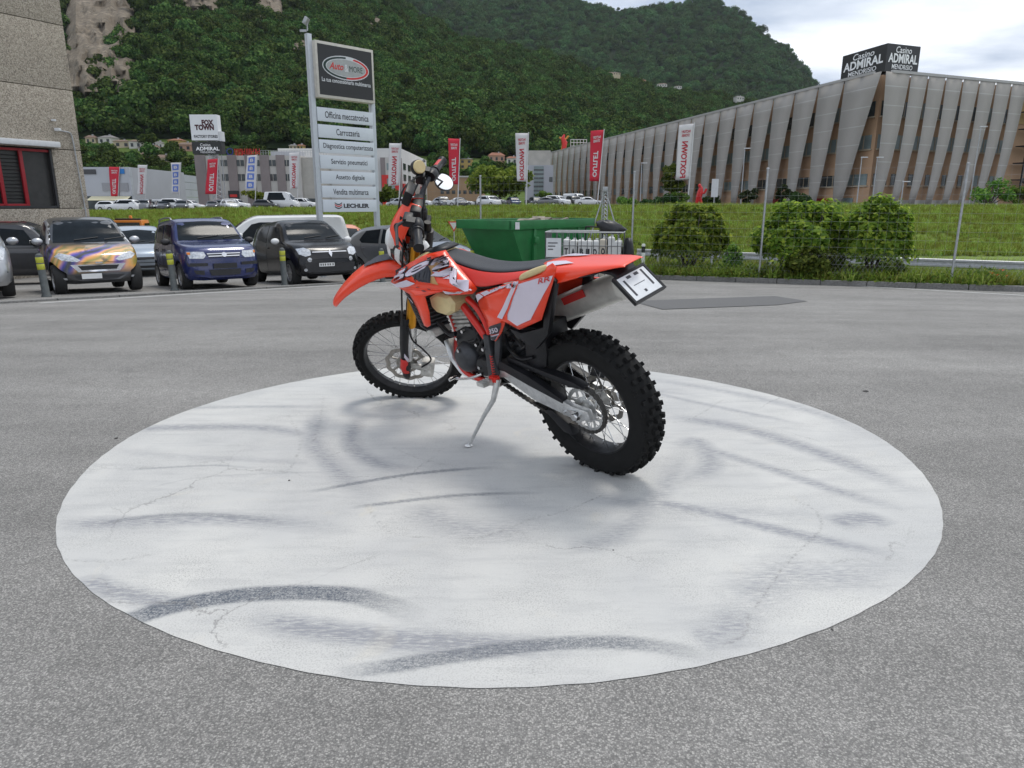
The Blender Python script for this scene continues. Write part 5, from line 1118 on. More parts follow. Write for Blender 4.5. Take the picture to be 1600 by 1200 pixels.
PD = dict(L=3.54, W=1.58, r=0.29, axles=(0.68, 2.98), gc=0.2, noser=0.55, tumble=0.15,
    top=[(0, 0.66), (0.04, 0.80), (0.15, 0.885), (0.55, 0.97), (0.88, 1.03), (1.42, 1.45), (1.75, 1.535), (2.9, 1.52), (3.3, 1.42), (3.46, 1.0), (3.54, 0.7)], belt=[(0, 0.66), (0.5, 0.88), (0.9, 0.95), (3.0, 0.99), (3.54, 0.95)], plan=plan_for(3.54),
    windows=[('front_window', [(1.17, 0.98), (1.50, 1.38), (2.02, 1.41), (2.02, 0.985)]), ('rear_window', [(2.12, 0.985), (2.12, 1.41), (2.72, 1.39), (2.78, 1.02)]), ('quarter_window', [(2.88, 1.08), (2.84, 1.36), (3.12, 1.32), (3.22, 1.14)])],
    seams=[[(1.10, 0.34), (1.08, 0.7), (1.14, 0.96)], [(2.07, 0.34), (2.07, 0.97)], [(2.82, 0.97), (2.80, 0.75), (2.62, 0.55)], [(1.15, 0.3), (2.0, 0.3), (2.6, 0.33)]], handles=[(1.92, 0.86), (2.7, 0.87)], dark_handles=True, mirror=(1.14, 1.02),
    windscreen=[(-0.66, 1.04), (0.66, 1.04), (0.56, 1.43), (0, 1.46), (-0.56, 1.43)], rails=(1.9, 3.2, 1.53),
    front=[('headlight', [(0.69, 0.80), (0.66, 0.66), (0.42, 0.65), (0.36, 0.71), (0.39, 0.79)], M_lens, 0.012, True), ('indicator', [(0.69, 0.79), (0.685, 0.74), (0.64, 0.74), (0.64, 0.79)], M_amber, 0.016, True), ('grille_bar', [(-0.34, 0.755), (0.34, 0.755), (0.33, 0.735), (-0.33, 0.735)], M_chrome, 0.016, False), ('grille_bar', [(-0.32, 0.705), (0.32, 0.705), (0.31, 0.685), (-0.31, 0.685)], M_chrome, 0.016, False), ('grille', [(-0.35, 0.765), (0.35, 0.765), (0.31, 0.67), (-0.31, 0.67)], M_trim, 0.008, False), ('bumper_strip', [(0.72, 0.57), (0.34, 0.56), (0.34, 0.50), (0.70, 0.50)], M_trim, 0.012, True), ('lower_intake', [(-0.33, 0.42), (0.33, 0.42), (0.29, 0.30), (-0.29, 0.30)], M_trim, 0.01, False), ('fog_recess', [(0.62, 0.42), (0.42, 0.41), (0.42, 0.32), (0.58, 0.34)], M_trim, 0.01, True), ('plate_holder', [(-0.24, 0.545), (0.24, 0.545), (0.24, 0.44), (-0.24, 0.44)], M_trim, 0.022, False), ('emblem', [(0.05 * math.cos(t), 0.72 + 0.05 * math.sin(t)) for t in np.linspace(0, 6.283, 14, endpoint=False)], M_chrome, 0.024, False)],
    rear=[('tail_lamp', [(0.70, 1.15), (0.70, 0.80), (0.60, 0.80), (0.60, 1.15)], M_redlens, 0.01)], sidepatch=[('side_strip', [(1.15, 0.50), (2.6, 0.53), (2.6, 0.47), (1.15, 0.44)], M_trim, 0.008)])
car('hatchback', PD, paint('blue', srgb(14, 30, 88), 0.28, 0.2), (343, 450), (0.60, -0.80), 'dark blue boxy hatchback with roof rails beside the wrapped microcar', style=6)
def kid(root, bv):
    patch('emblem', bv, [(0, 0.80), (0.045, 0.72), (0, 0.63), (-0.045, 0.72)], lambda a, b: (0, a, b), (1, 0, 0), M_chrome, root, 0.026, 2)
    o = patch('number_plate', bv, [(-0.06, 0.505), (0.30, 0.505), (0.30, 0.425), (-0.06, 0.425)], lambda a, b: (0, a, b), (1, 0, 0), M_wplate, root, 0.03, 1)
    for j, x_ in enumerate((-0.02, 0.05, 0.10, 0.16, 0.21, 0.26)):
        patch('plate_mark', bv, [(x_ - 0.014, 0.49), (x_ + 0.014, 0.49), (x_ + 0.012, 0.445), (x_ - 0.012, 0.445)], lambda a, b: (0, a, b), (1, 0, 0), M_trim, o, 0.034, 0)
TW = dict(L=3.60, W=1.65, r=0.30, axles=(0.63, 3.12), gc=0.2, noser=0.75, tumble=0.19,
    top=[(0, 0.60), (0.04, 0.76), (0.16, 0.87), (0.5, 0.97), (0.80, 1.03), (1.40, 1.44), (1.75, 1.54), (2.7, 1.52), (3.2, 1.40), (3.5, 1.0), (3.6, 0.7)], belt=[(0, 0.60), (0.5, 0.86), (0.85, 0.94), (2.2, 0.99), (3.0, 1.08), (3.6, 0.95)], plan=plan_for(3.6),
    windows=[('front_window', [(1.10, 0.985), (1.46, 1.34), (2.02, 1.42), (2.04, 1.0)]), ('rear_window', [(2.14, 1.0), (2.12, 1.42), (2.62, 1.39), (2.92, 1.17), (2.72, 1.08)])],
    seams=[[(1.02, 0.34), (1.0, 0.7), (1.06, 0.95)], [(2.09, 0.34), (2.09, 0.98)], [(2.85, 1.08), (2.82, 0.8), (2.66, 0.6)], [(1.1, 0.3), (2.0, 0.3), (2.6, 0.33)]], handles=[(1.95, 0.88)], mirror=(1.08, 1.03), mirror_m=M_white,
    windscreen=[(-0.66, 1.045), (0.66, 1.045), (0.54, 1.43), (0, 1.47), (-0.54, 1.43)],
    front=[('headlight', [(0.72, 0.84), (0.70, 0.72), (0.58, 0.66), (0.46, 0.69), (0.45, 0.80), (0.56, 0.86)], M_lens, 0.014, True), ('grille_bar', [(-0.42, 0.765), (0.42, 0.765), (0.42, 0.745), (-0.42, 0.745)], M_chrome, 0.014, False), ('daytime_lamp', [(0.50 + 0.05 * math.cos(t), 0.585 + 0.05 * math.sin(t)) for t in np.linspace(0, 6.283, 12, endpoint=False)], M_lens, 0.016, True), ('lower_intake', [(-0.62, 0.50), (0.62, 0.50), (0.56, 0.30), (-0.56, 0.30)], M_trim, 0.01, False), ('fog_lamp', [(0.60 + 0.035 * math.cos(t), 0.36 + 0.035 * math.sin(t)) for t in np.linspace(0, 6.283, 10, endpoint=False)], M_lens, 0.02, True)])
car('hatchback', TW, mat('paint_black', (0.008, 0.008, 0.010), 0.25, var=0.05, coat=0.25, spec=0.35), (505, 443), (0.60, -0.80), 'black rounded hatchback with white mirrors and a diamond emblem', style=8, feats=kid)
PG = dict(L=3.90, W=1.67, r=0.30, axles=(0.78, 3.22), gc=0.2, noser=0.8, tumble=0.19,
    top=[(0, 0.52), (0.06, 0.66), (0.3, 0.80), (0.95, 0.98), (1.75, 1.40), (2.15, 1.48), (3.0, 1.45), (3.55, 1.28), (3.8, 0.95), (3.9, 0.65)], belt=[(0, 0.55), (0.6, 0.82), (1.1, 0.93), (2.6, 0.99), (3.9, 0.95)], plan=plan_for(3.9),
    windows=[('front_window', [(1.42, 0.97), (1.75, 1.27), (2.22, 1.37), (2.22, 0.99)]), ('rear_window', [(2.32, 0.99), (2.32, 1.37), (2.9, 1.34), (3.12, 1.10), (3.0, 1.02)])],
    seams=[[(1.22, 0.34), (1.2, 0.65), (1.3, 0.94)], [(2.27, 0.34), (2.27, 0.97)], [(3.05, 1.0), (2.95, 0.75), (2.8, 0.6)]], handles=[(2.12, 0.86), (2.9, 0.87)], mirror=(1.38, 1.0),
    windscreen=[(-0.66, 0.985), (0.66, 0.985), (0.54, 1.36), (0, 1.41), (-0.54, 1.36)],
    front=[('headlight', [(0.74, 0.74), (0.66, 0.60), (0.42, 0.60), (0.50, 0.72)], M_lens, 0.012, True), ('grille', [(-0.4, 0.45), (0.4, 0.45), (0.32, 0.30), (-0.32, 0.30)], M_trim, 0.01, False), ('number_plate', [(-0.25, 0.52), (0.25, 0.52), (0.25, 0.44), (-0.25, 0.44)], M_wplate, 0.02, False)])
M_grey = paint('grey', (0.20, 0.21, 0.225), 0.3, 0.5)
car('hatchback', PG, M_grey, (690, 435), (0.80, -0.60), 'grey hatchback half hidden behind the motorcycle forks', style=8)
PV = dict(PG); PV['L'] = 4.1; PV['axles'] = (0.80, 3.35); PV['plan'] = plan_for(4.1); PV['top'] = [(0, 0.55), (0.06, 0.72), (0.3, 0.86), (0.9, 1.02), (1.7, 1.42), (2.15, 1.52), (3.1, 1.50), (3.7, 1.3), (4.0, 0.95), (4.1, 0.65)]; PV['mirror_m'] = paint('silver', (0.42, 0.43, 0.45), 0.3, 0.7)
PV['front'] = [('headlight', [(0.76, 0.86), (0.70, 0.66), (0.44, 0.64), (0.48, 0.80)], M_lens, 0.012, True), ('grille', [(-0.4, 0.62), (0.4, 0.62), (0.36, 0.54), (-0.36, 0.54)], M_trim, 0.01, False), ('bumper_strip', [(-0.74, 0.46), (0.74, 0.46), (0.74, 0.44), (-0.74, 0.44)], M_trim, 0.01, False), ('lower_intake', [(-0.5, 0.36), (0.5, 0.36), (0.46, 0.28), (-0.46, 0.28)], M_trim, 0.01, False)]
car('hatchback', PV, PV['mirror_m'], (-62, 468), (0.60, -0.80), 'silver car cut off by the left edge of the photo', style=7)
car('hatchback', dict(PV, mirror_m=M_trim), paint('pale_blue', (0.36, 0.41, 0.47), 0.3, 0.5), pos=gpt(225, 430), fwd=(0.5, -0.85), label='pale silver blue car parked behind the microcar and the blue hatchback')
SU = dict(L=4.2, W=1.78, r=0.34, axles=(0.8, 3.3), gc=0.26, noser=0.5, tumble=0.14, top=[(0, 0.75), (0.05, 0.92), (0.3, 1.02), (0.95, 1.08), (1.45, 1.55), (1.75, 1.64), (3.6, 1.62), (3.95, 1.5), (4.15, 1.1), (4.2, 0.8)], belt=[(0, 0.75), (0.6, 0.98), (1.1, 1.02), (4.2, 1.05)], plan=plan_for(4.2), windows=[('front_window', [(1.3, 1.05), (1.56, 1.44), (2.2, 1.49), (2.2, 1.06)]), ('rear_window', [(2.3, 1.06), (2.3, 1.49), (3.0, 1.48), (3.02, 1.07)]), ('quarter_window', [(3.12, 1.08), (3.12, 1.47), (3.6, 1.44), (3.75, 1.1)])], mirror=(1.35, 1.14), windscreen=[(-0.74, 1.10), (0.74, 1.10), (0.64, 1.54), (-0.64, 1.54)], front=[('headlight', [(0.78, 0.92), (0.76, 0.78), (0.54, 0.78), (0.5, 0.88)], M_lens, 0.012, True)], glass=M_glass, sidepatch=[('dark_lower_body', [(0.9, 1.0), (4.0, 1.0), (4.0, 0.3), (0.9, 0.3)], M_trim, 0.004)])
def redroof(root, bv):
    patch('red_roof', bv, [(1.72, -0.62), (3.85, -0.62), (3.85, 0.62), (1.72, 0.62)], lambda a, b: (a, b, 2.0), (0, 0, -1), paint('roof_dark_red', srgb(120, 26, 36), 0.4), root, 0.006, 4)
car('off_roader', dict(SU), paint('offroad_black', (0.02, 0.02, 0.024), 0.3), pos=at(105, 400, 19.6), fwd=(0.93, 0.36), label='dark red roofed off-roader with black sides beside the concrete building', feats=redroof)
VAN = dict(L=4.9, W=1.9, r=0.33, axles=(0.9, 3.9), gc=0.25, noser=0.5, tumble=0.12, top=[(0, 0.8), (0.06, 0.98), (0.35, 1.10), (0.8, 1.2), (1.65, 1.75), (2.0, 1.86), (4.4, 1.88), (4.8, 1.80), (4.88, 1.2), (4.9, 0.8)], belt=[(0, 0.8), (0.7, 1.05), (1.2, 1.12), (4.9, 1.15)], plan=plan_for(4.9), windows=[('front_window', [(1.3, 1.16), (1.75, 1.60), (2.0, 1.66), (2.45, 1.66), (2.5, 1.16)])], seams=[[(1.15, 0.4), (1.15, 1.1)], [(2.6, 0.4), (2.6, 1.7)], [(3.7, 0.6), (3.7, 1.7)]], mirror=(1.4, 1.28), mirror_m=M_white, windscreen=[(-0.8, 1.22), (0.8, 1.22), (0.68, 1.72), (-0.68, 1.72)], front=[('headlight', [(0.82, 1.0), (0.8, 0.8), (0.56, 0.78), (0.6, 0.96)], M_lens, 0.012, True)])
vp = at(352, 400, 23.2)
car('van', VAN, paint('white', (0.72, 0.72, 0.71), 0.35), pos=(vp.x, vp.y), fwd=(-0.93, -0.37), label='white van parked crosswise behind the blue and black hatchbacks', style=6)
car('hatchback', dict(PG, mirror_m=M_white), paint('white2', (0.68, 0.68, 0.68), 0.3), pos=gpt(420, 428), fwd=(0.55, -0.83), label='white car between the blue and the black hatchback, in front of the van')
op = at(556, 400, 25.0)
car('hatchback', dict(PV, mirror_m=M_trim), paint('orange', srgb(224, 120, 40), 0.35), pos=(op.x, op.y), fwd=(0.6, -0.8), label='orange car seen behind the black hatchback')
# ---- orange truck with a beacon behind the microcar
tp = at(212, 400, 33); tz = ground_z(tp.x, tp.y)
M_orange = mat('truck_orange', srgb(222, 132, 48), 0.4, var=0.08, coat=0.3)
tr = empty('truck', (tp.x, tp.y, tz), math.radians(12), label='orange service truck with a beacon behind the microcar', cat='truck', group='cars parked in the yard')
tr.scale = (0.8, 0.8, 0.8)
q = MB(); q.prism([(-0.85, 0.45), (0.85, 0.45), (0.85, 1.25), (0.76, 1.92), (-0.76, 1.92), (-0.85, 1.25)], -0.9, 0.6); q.build('cab', M_orange, tr, bevel=0.05)
q = MB(); q.prism([(-0.74, 1.20), (0.74, 1.20), (0.66, 1.80), (-0.66, 1.80)], -0.915, -0.905); q.build('windscreen', M_glassl, tr)
for s_ in (-1, 1):
    q = MB(); q.prism([(-0.75, 1.2), (0.3, 1.2), (0.3, 1.75), (-0.6, 1.75)], s_ * 0.842, s_ * 0.862, 'yz'); q.build('side_window', M_glass, tr)
    q = MB(); q.box((s_ * 1.0, -0.85, 1.45), (0.16, 0.06, 0.3)); q.build('door_mirror', M_trim, tr, bevel=0.02)
    q = MB(); q.box((s_ * 0.6, -0.91, 0.75), (0.24, 0.03, 0.16)); q.build('headlight', M_lens, tr, bevel=0.01)
    for y in (-0.3, 2.6): wheel_car_o = wheel_car(tr, 0, 0, 0.36, 0.22, 6); wheel_car_o.location = (s_ * 0.78, y, 0.36); wheel_car_o.rotation_euler.z = -math.pi / 2 * s_ * 0 + math.pi / 2
q = MB(); q.box((0, 2.1, 0.75), (1.7, 2.9, 0.12)); q.box((0, 2.1, 1.0), (1.75, 2.9, 0.4)); q.build('load_bed', M_orange, tr, bevel=0.02)
q = MB(); q.box((0.0, -0.55, 1.97), (1.3, 0.25, 0.1)); q.build('light_bar', M_trim, tr, bevel=0.03)
q = MB(); q.lathe([(0, 0.2), (0.06, 0.19), (0.09, 0.12), (0.09, 0)], (0.1, -0.4, 1.98), (0, 0, 1), n=16); q.build('beacon', M_amber, tr, smooth=True, sharp=40)
# ---- bollards
M_bol = mat('bollard_grey', (0.085, 0.095, 0.095), 0.6, var=0.25, scale=15)
M_yel = mat('bollard_yellow', srgb(176, 178, 58), 0.5, var=0.1)
BL = ['slim grey bollard with yellow bands in front of the wrapped microcar', 'slim grey bollard with yellow bands beside the blue hatchback', 'slim grey bollard with yellow bands at the black hatchback', 'slim bollard whose yellow bands show above the red front fender', 'slim bollard whose yellow bands show above the seat, before the skip', 'slim bollard standing in front of the wire cage']
for (bx_, by_, bt), lab in zip(((73, 464, 396), (273, 454, 391), (445, 447, 387), (598, 441, 388), (739, 436, 387), (873, 432, 378)), BL):
    g = gpt(bx_, by_); d = g.y; topz = at(bx_, bt, d).z; h = topz - g.z
    b = empty('bollard', g, label=lab, cat='bollard', group='bollards before the parked cars')
    if bx_ in (73, 273): b.rotation_euler = (0, -0.035, 0)
    q = MB(); q.lathe([(0.085, 0), (0.085, 0.02), (0.065, 0.05), (0.06, h - 0.06), (0.05, h - 0.02), (0.02, h), (0, h)], n=20, ax=(0, 0, 1)); q.build('post', M_bol, b, smooth=True, sharp=40)
    for z0 in (h - 0.29, h - 0.17):
        q = MB(); q.lathe([(0.0605, z0), (0.063, z0 + 0.003), (0.063, z0 + 0.1), (0.0605, z0 + 0.103)], n=20, ax=(0, 0, 1)); q.build('reflective_band', M_yel, b, smooth=True, sharp=40)
# ================================================================ concrete building on the left
k = NT('washed_concrete', 0.95, 0.2)
vo = k.n('ShaderNodeTexVoronoi', {'Vector': k.tc.outputs['Object'], 'Scale': 38.0}); sc_ = k.n('ShaderNodeSeparateColor', {0: vo.outputs['Color']})
r_ = k.n('ShaderNodeValToRGB', {0: sc_.outputs[0]}); el = r_.color_ramp.elements; el[0].color = (0.20, 0.175, 0.145, 1); el[1].color = (0.54, 0.485, 0.405, 1); q = el.new(0.45); q.color = (0.37, 0.325, 0.265, 1)
k.color(k.mix(k.rng(k.noise(0.5, 5, 0.6), 0.35, 0.7, 0, 0.35), r_.outputs[0], (0.26, 0.225, 0.18))); k.bump(sc_.outputs[1], 0.5, 0.02); M_wash = k.m
M_redfr = mat('red_window_frame', srgb(150, 22, 34), 0.45, var=0.1)
M_darkfr = mat('dark_metal', (0.03, 0.03, 0.032), 0.5, var=0.2)
M_blind = mat('dark_blind', (0.035, 0.034, 0.033), 0.35, var=0.3, scale=3)
M_galv = mat('galvanised_steel', (0.40, 0.41, 0.42), 0.5, 0.55, var=0.2, scale=12)
M_whitem = mat('white_metal', (0.62, 0.63, 0.64), 0.45, var=0.08)
M_conc = mat('plain_concrete', (0.42, 0.40, 0.36), 0.9, var=0.12, scale=0.6)
lb = empty('concrete_building', (-13.88, 24.0, -1.2), label='washed concrete building with red framed window at the left edge', cat='building')
wd = Vector((-0.484, -0.875, 0)); wn = Vector((0.875, -0.484, 0)); inn = -wn
def lbp(t, z, o=0.0): return wd * t + wn * o + Vector((0, 0, z + 1.2))
zs = [-1.2, 1.07, 2.87, 4.67, 6.55, 8.4, 10.2, 12.0]
for a, b in zip(zs[:-1], zs[1:]):
    if a == 1.07: segs = [(0.0, 0.93), (7.0, 12.0)]
    else: segs = [(0.0, 6.0), (6.0, 12.0)]
    for t0, t1 in segs:
        q = MB(); q.obox(lbp(t0 + 0.008, a + 0.01), wd * (t1 - t0 - 0.016), inn * 0.3, Vector((0, 0, b - a - 0.02))); q.build('wall_panel', M_wash, lb, bevel=0.012)
    q = MB(); q.obox(Vector((0, 0, a + 1.2 + 0.01)) + inn * 0.31, inn * 11.9, wd * 0.3, Vector((0, 0, b - a - 0.02))); q.build('wall_panel', M_wash, lb, bevel=0.012)
q = MB(); q.obox(lbp(0.1, -1.2, -0.35), wd * 11.8, inn * 11, Vector((0, 0, 13.1))); q.build('core', M_darkfr, lb)
wdw = MB(); wdw.obox(lbp(0.93, 1.10, -0.16), wd * 6.07, inn * 0.02, Vector((0, 0, 1.75))); wo_ = wdw.build('window', M_blind, lb)
q = MB(); q.obox(lbp(0.94, 1.085, -0.01), wd * 6.04, inn * 0.14, Vector((0, 0, 0.06))); q.build('sill', M_darkfr, wo_)
q = MB(); q.obox(lbp(0.94, 1.10, 0.0), wd * 0.06, inn * 0.14, Vector((0, 0, 1.75))); q.build('frame', M_darkfr, wo_)
for t0 in (1.78, 2.42, 3.3, 4.2, 5.1):
    q = MB(); q.obox(lbp(t0, 1.15, -0.04), wd * 0.10, inn * 0.08, Vector((0, 0, 1.68))); q.build('mullion', M_redfr, wo_, bevel=0.008)
q = MB(); q.obox(lbp(1.0, 2.76, -0.05), wd * 6.0, inn * 0.07, Vector((0, 0, 0.07))); q.build('frame', M_redfr, wo_)
q = MB(); q.obox(lbp(1.78, 1.15, -0.05), wd * 5.0, inn * 0.07, Vector((0, 0, 0.06))); q.build('frame', M_redfr, wo_)
for i in range(14):
    q = MB(); q.obox(lbp(1.9, 1.25 + i * 0.105, -0.12), wd * 5.0, inn * 0.03, Vector((0, 0, 0.012)) + wn * 0.03); q.build('blind_slat', M_darkfr, wo_)
q = MB(); q.obox(lbp(0.80, 2.90, 0.32), wd * 6.3, inn * 0.33, Vector((0, 0, 0.17))); q.build('awning_box', M_whitem, lb, bevel=0.03)
q = MB(); q.tube(catmull([lbp(0.62, 3.42, 0.10), lbp(0.35, 3.40, 0.06), lbp(0.27, 3.33, 0.05), lbp(0.24, 3.1, 0.05)], 5) + [lbp(0.16, 1.0, 0.05), lbp(0.14, -1.0, 0.05)], 0.022, 8); cdt = q.build('conduit', M_galv, lb, smooth=True)
q = MB(); q.box(lbp(0.70, 3.45, 0.10), (0.16, 0.12, 0.09)); q.build('wall_lamp', M_whitem, cdt, bevel=0.02)
q = MB(); q.box(lbp(0.76, 3.72, 0.06), (0.12, 0.08, 0.06)); q.build('sensor', M_whitem, lb, bevel=0.01)
q = MB(); q.obox(lbp(-0.02, -1.2, 0.02) + inn * 0.9, inn * 0.1, wd * -0.08, Vector((0, 0, 6.0))); q.build('downpipe', M_galv, lb)
# ================================================================ dealer totem sign
tL, tR = at(507, 395, 22.0), at(590, 395, 23.4); tz = -1.1
tot = empty('totem_sign', (tL.x, tL.y, tz), label='tall dealer totem sign with black logo panel over seven white service boards', cat='sign')
ex = Vector((tR.x - tL.x, tR.y - tL.y, 0)); wT = ex.length; ex.normalize(); ey = Vector((0, 0, 1)); en = Vector((ex.y, -ex.x, 0))
def tz_at(y): return at(545, y, 22.7).z - tz
M_tot = mat('totem_post_paint', (0.50, 0.53, 0.56), 0.45, 0.2, var=0.06)
for t in (-0.09, wT + 0.03):
    q = MB(); q.obox(ex * (t - 0.07) + en * 0.07, ex * 0.15, en * -0.14, ey * (tz_at(62) if t < 0 else tz_at(76))); q.build('post', M_tot, tot, bevel=0.012)
M_board = mat('sign_board_white', (0.62, 0.66, 0.70), 0.45, var=0.03, scale=2); M_ink = mat('sign_ink', (0.03, 0.03, 0.035), 0.5, var=0.05); M_logo_b = mat('sign_black', (0.015, 0.015, 0.016), 0.4, var=0.1); M_frame = mat('sign_frame', (0.55, 0.52, 0.46), 0.5, var=0.1)
rowsY = [(172, 193, 'Officina meccatronica', 0.78), (198, 218, 'Carrozzeria', 0.42), (221, 241, 'Diagnostica computerizzata', 0.90), (244.5, 265, 'Servizio pneumatici', 0.66), (268.5, 288, 'Assetto digitale', 0.53), (291, 309, 'Vendita multimarca', 0.65), (312, 331, 'LECHLER', 0.48)]
for y0, y1, txt, fr in rowsY:
    z1, z0 = tz_at(y0), tz_at(y1)
    q = MB(); q.obox(ex * 0.0 + en * 0.10 + ey * z0, ex * (wT - 0.02), en * -0.05, ey * (z1 - z0)); b = q.build('board', M_board, tot, bevel=0.006)
    cxp = wT / 2 + (0.20 if txt == 'LECHLER' else 0.03)
    lettering(txt, ex * cxp + en * 0.103 + ey * ((z0 + z1) / 2), ex, ey, wT * fr, (z1 - z0) * (0.50 if txt != 'LECHLER' else 0.36), M_ink, b, 0.012 if txt != 'LECHLER' else 0.05)
    if txt == 'LECHLER':
        c = ex * (wT * 0.27) + en * 0.103 + ey * ((z0 + z1) / 2)
        for dz, mm in ((0.075, M_ink), (0.02, M_redg), (-0.04, M_ink)):
            lo = MB(); lo.grid([[c + ex * (u * 0.13) + ey * (dz - 0.055 * (1 - u * u) + v) for u in (-1, -0.6, -0.2, 0.2, 0.6, 1)] for v in (0, 0.035)]); lo.build('emblem_band', mm, b)
z1, z0 = tz_at(72), tz_at(158)
q = MB(); q.obox(ex * -0.02 + en * 0.22 + ey * z0, ex * (wT + 0.03), en * -0.26, ey * (z1 - z0)); fr_ = q.build('logo_box', M_frame, tot, bevel=0.015)
q = MB(); q.obox(ex * 0.05 + en * 0.224 + ey * (z0 + 0.08), ex * (wT - 0.11), en * -0.006, ey * (z1 - z0 - 0.16)); bp_ = q.build('logo_panel', M_logo_b, fr_)
cc = ex * (wT * 0.5) + ey * (z0 + (z1 - z0) * 0.58)
def ell(mb, a, b, o, m=28, frm=0, to=6.2832): mb.add([cc + en * o] + [cc + en * o + ex * (a * math.cos(frm + (to - frm) * j / m)) + ey * (b * math.sin(frm + (to - frm) * j / m)) for j in range(m + 1)], [(0, j, j + 1) for j in range(1, m + 1)])
for a, b, o, mm, fr0, to0 in ((0.80, 0.33, 0.228, M_whitem, 0, 6.2832), (0.77, 0.30, 0.231, mat('sign_green', (0.01, 0.03, 0.025), 0.5), 1.57, 4.71), (0.77, 0.30, 0.231, M_redg, -1.57, 1.2), (0.69, 0.25, 0.234, M_whitem, 0, 6.2832), (0.67, 0.23, 0.237, mat('sign_silver', (0.36, 0.37, 0.36), 0.4, 0.2), 0, 6.2832)):
    q = MB(); ell(q, a, b, o, frm=fr0, to=to0); q.build('logo_oval', mm, bp_)
lettering('Auto', cc + ex * -0.34 + en * 0.241 + ey * 0.02, ex, ey, 0.48, 0.19, M_redg, bp_, 0.02, 0.35)
lettering('&', cc + ex * 0.0 + en * 0.241, ex, ey, 0.14, 0.2, M_whitem, bp_, 0.02)
lettering('MORE', cc + ex * 0.33 + en * 0.241, ex, ey, 0.46, 0.16, mat('sign_darkgreen', (0.02, 0.05, 0.04), 0.5), bp_, 0.0)
lettering('La tua concessionaria multimarca', ex * (wT * 0.5) + ey * (z0 + (z1 - z0) * 0.33) + en * 0.229, ex, ey, wT * 0.86, 0.115, M_whitem, bp_, 0.02)
q = MB(); lp = ey * (tz_at(58)) + ex * -0.12; q.box(lp + Vector((0, 0, 0.25)), (0.10, 0.25, 0.2), Matrix.Rotation(0.5, 3, 'Y')); fl = q.build('floodlight', M_galv, tot, bevel=0.02)
q = MB(); q.tube([lp + Vector((0.02, 0, 0)), lp + Vector((0.03, 0, 0.2))], 0.02, 6); q.box(lp + Vector((-0.1, 0, 0.0)), (0.18, 0.05, 0.06)); q.build('lamp_arm', M_galv, fl)
# ================================================================ long casino building with slanted mesh panels
CB = 0.9
cas = empty('casino_building', (49.2, 101.3, CB), label='long brown building wrapped in slanted grey mesh panels with roof sign', cat='building')
dl = Vector((-35.7, 148.7, 0)); dl.normalize(); nl = Vector((-dl.y, dl.x, 0)); nl = nl if nl.y < 0 or nl.x < 0 else -nl
dr = Vector((24.8, 10.0, 0)); dr.normalize(); nr_ = Vector((dr.y, -dr.x, 0))
if nl.x > 0: nl = -nl
Ht = 17.2
k = NT('casino_brick', 0.9, 0.2); sp_ = k.n('ShaderNodeSeparateXYZ', {0: k.tc.outputs['Object']})
k.color(k.mix(k.noise(0.35, 5, 0.6), (0.36, 0.225, 0.14), (0.50, 0.335, 0.215))); M_brick = k.m
k = NT('mesh_cladding', 0.55, 0.4); spx = k.n('ShaderNodeSeparateXYZ', {0: k.tc.outputs['Object']})
ln = k.rng(k.math('ABSOLUTE', k.math('SUBTRACT', k.math('FRACT', k.math('MULTIPLY', spx.outputs[2], 0.42)), 0.5)), 0.0, 0.03, 1, 0)
k.color(k.mix(ln, k.mix(k.noise(0.25, 5, 0.6), (0.34, 0.32, 0.295), (0.44, 0.415, 0.385)), (0.56, 0.55, 0.53))); k.b.inputs['Metallic'].default_value = 0.1
tr_ = k.n('ShaderNodeBsdfTransparent'); mx_ = k.n('ShaderNodeMixShader', {0: 0.14, 1: k.b.outputs[0], 2: tr_.outputs[0]}); k.t.links.new(mx_.outputs[0], k.t.nodes['Material Output'].inputs[0]); M_mesh = k.m
M_cwin = mat('casino_window', (0.05, 0.06, 0.062), 0.2, var=0.6, scale=0.3, spec=0.6); M_cwinl = mat('casino_window_pale', (0.20, 0.25, 0.25), 0.3, var=0.3, scale=0.3); M_cfr = mat('casino_frame', (0.40, 0.33, 0.24), 0.7, var=0.1)
core = MB(); back = 60.0; cs = [Vector((0, 0, 0)), dl * 153, dl * 153 + dr * back, dr * 40]
core.add([c_ + Vector((0, 0, z)) for z in (0, Ht - 0.12) for c_ in cs], [(0, 1, 5, 4), (1, 2, 6, 5), (2, 3, 7, 6), (3, 0, 4, 7), (4, 5, 6, 7)]); core.build('wall', M_brick, cas)
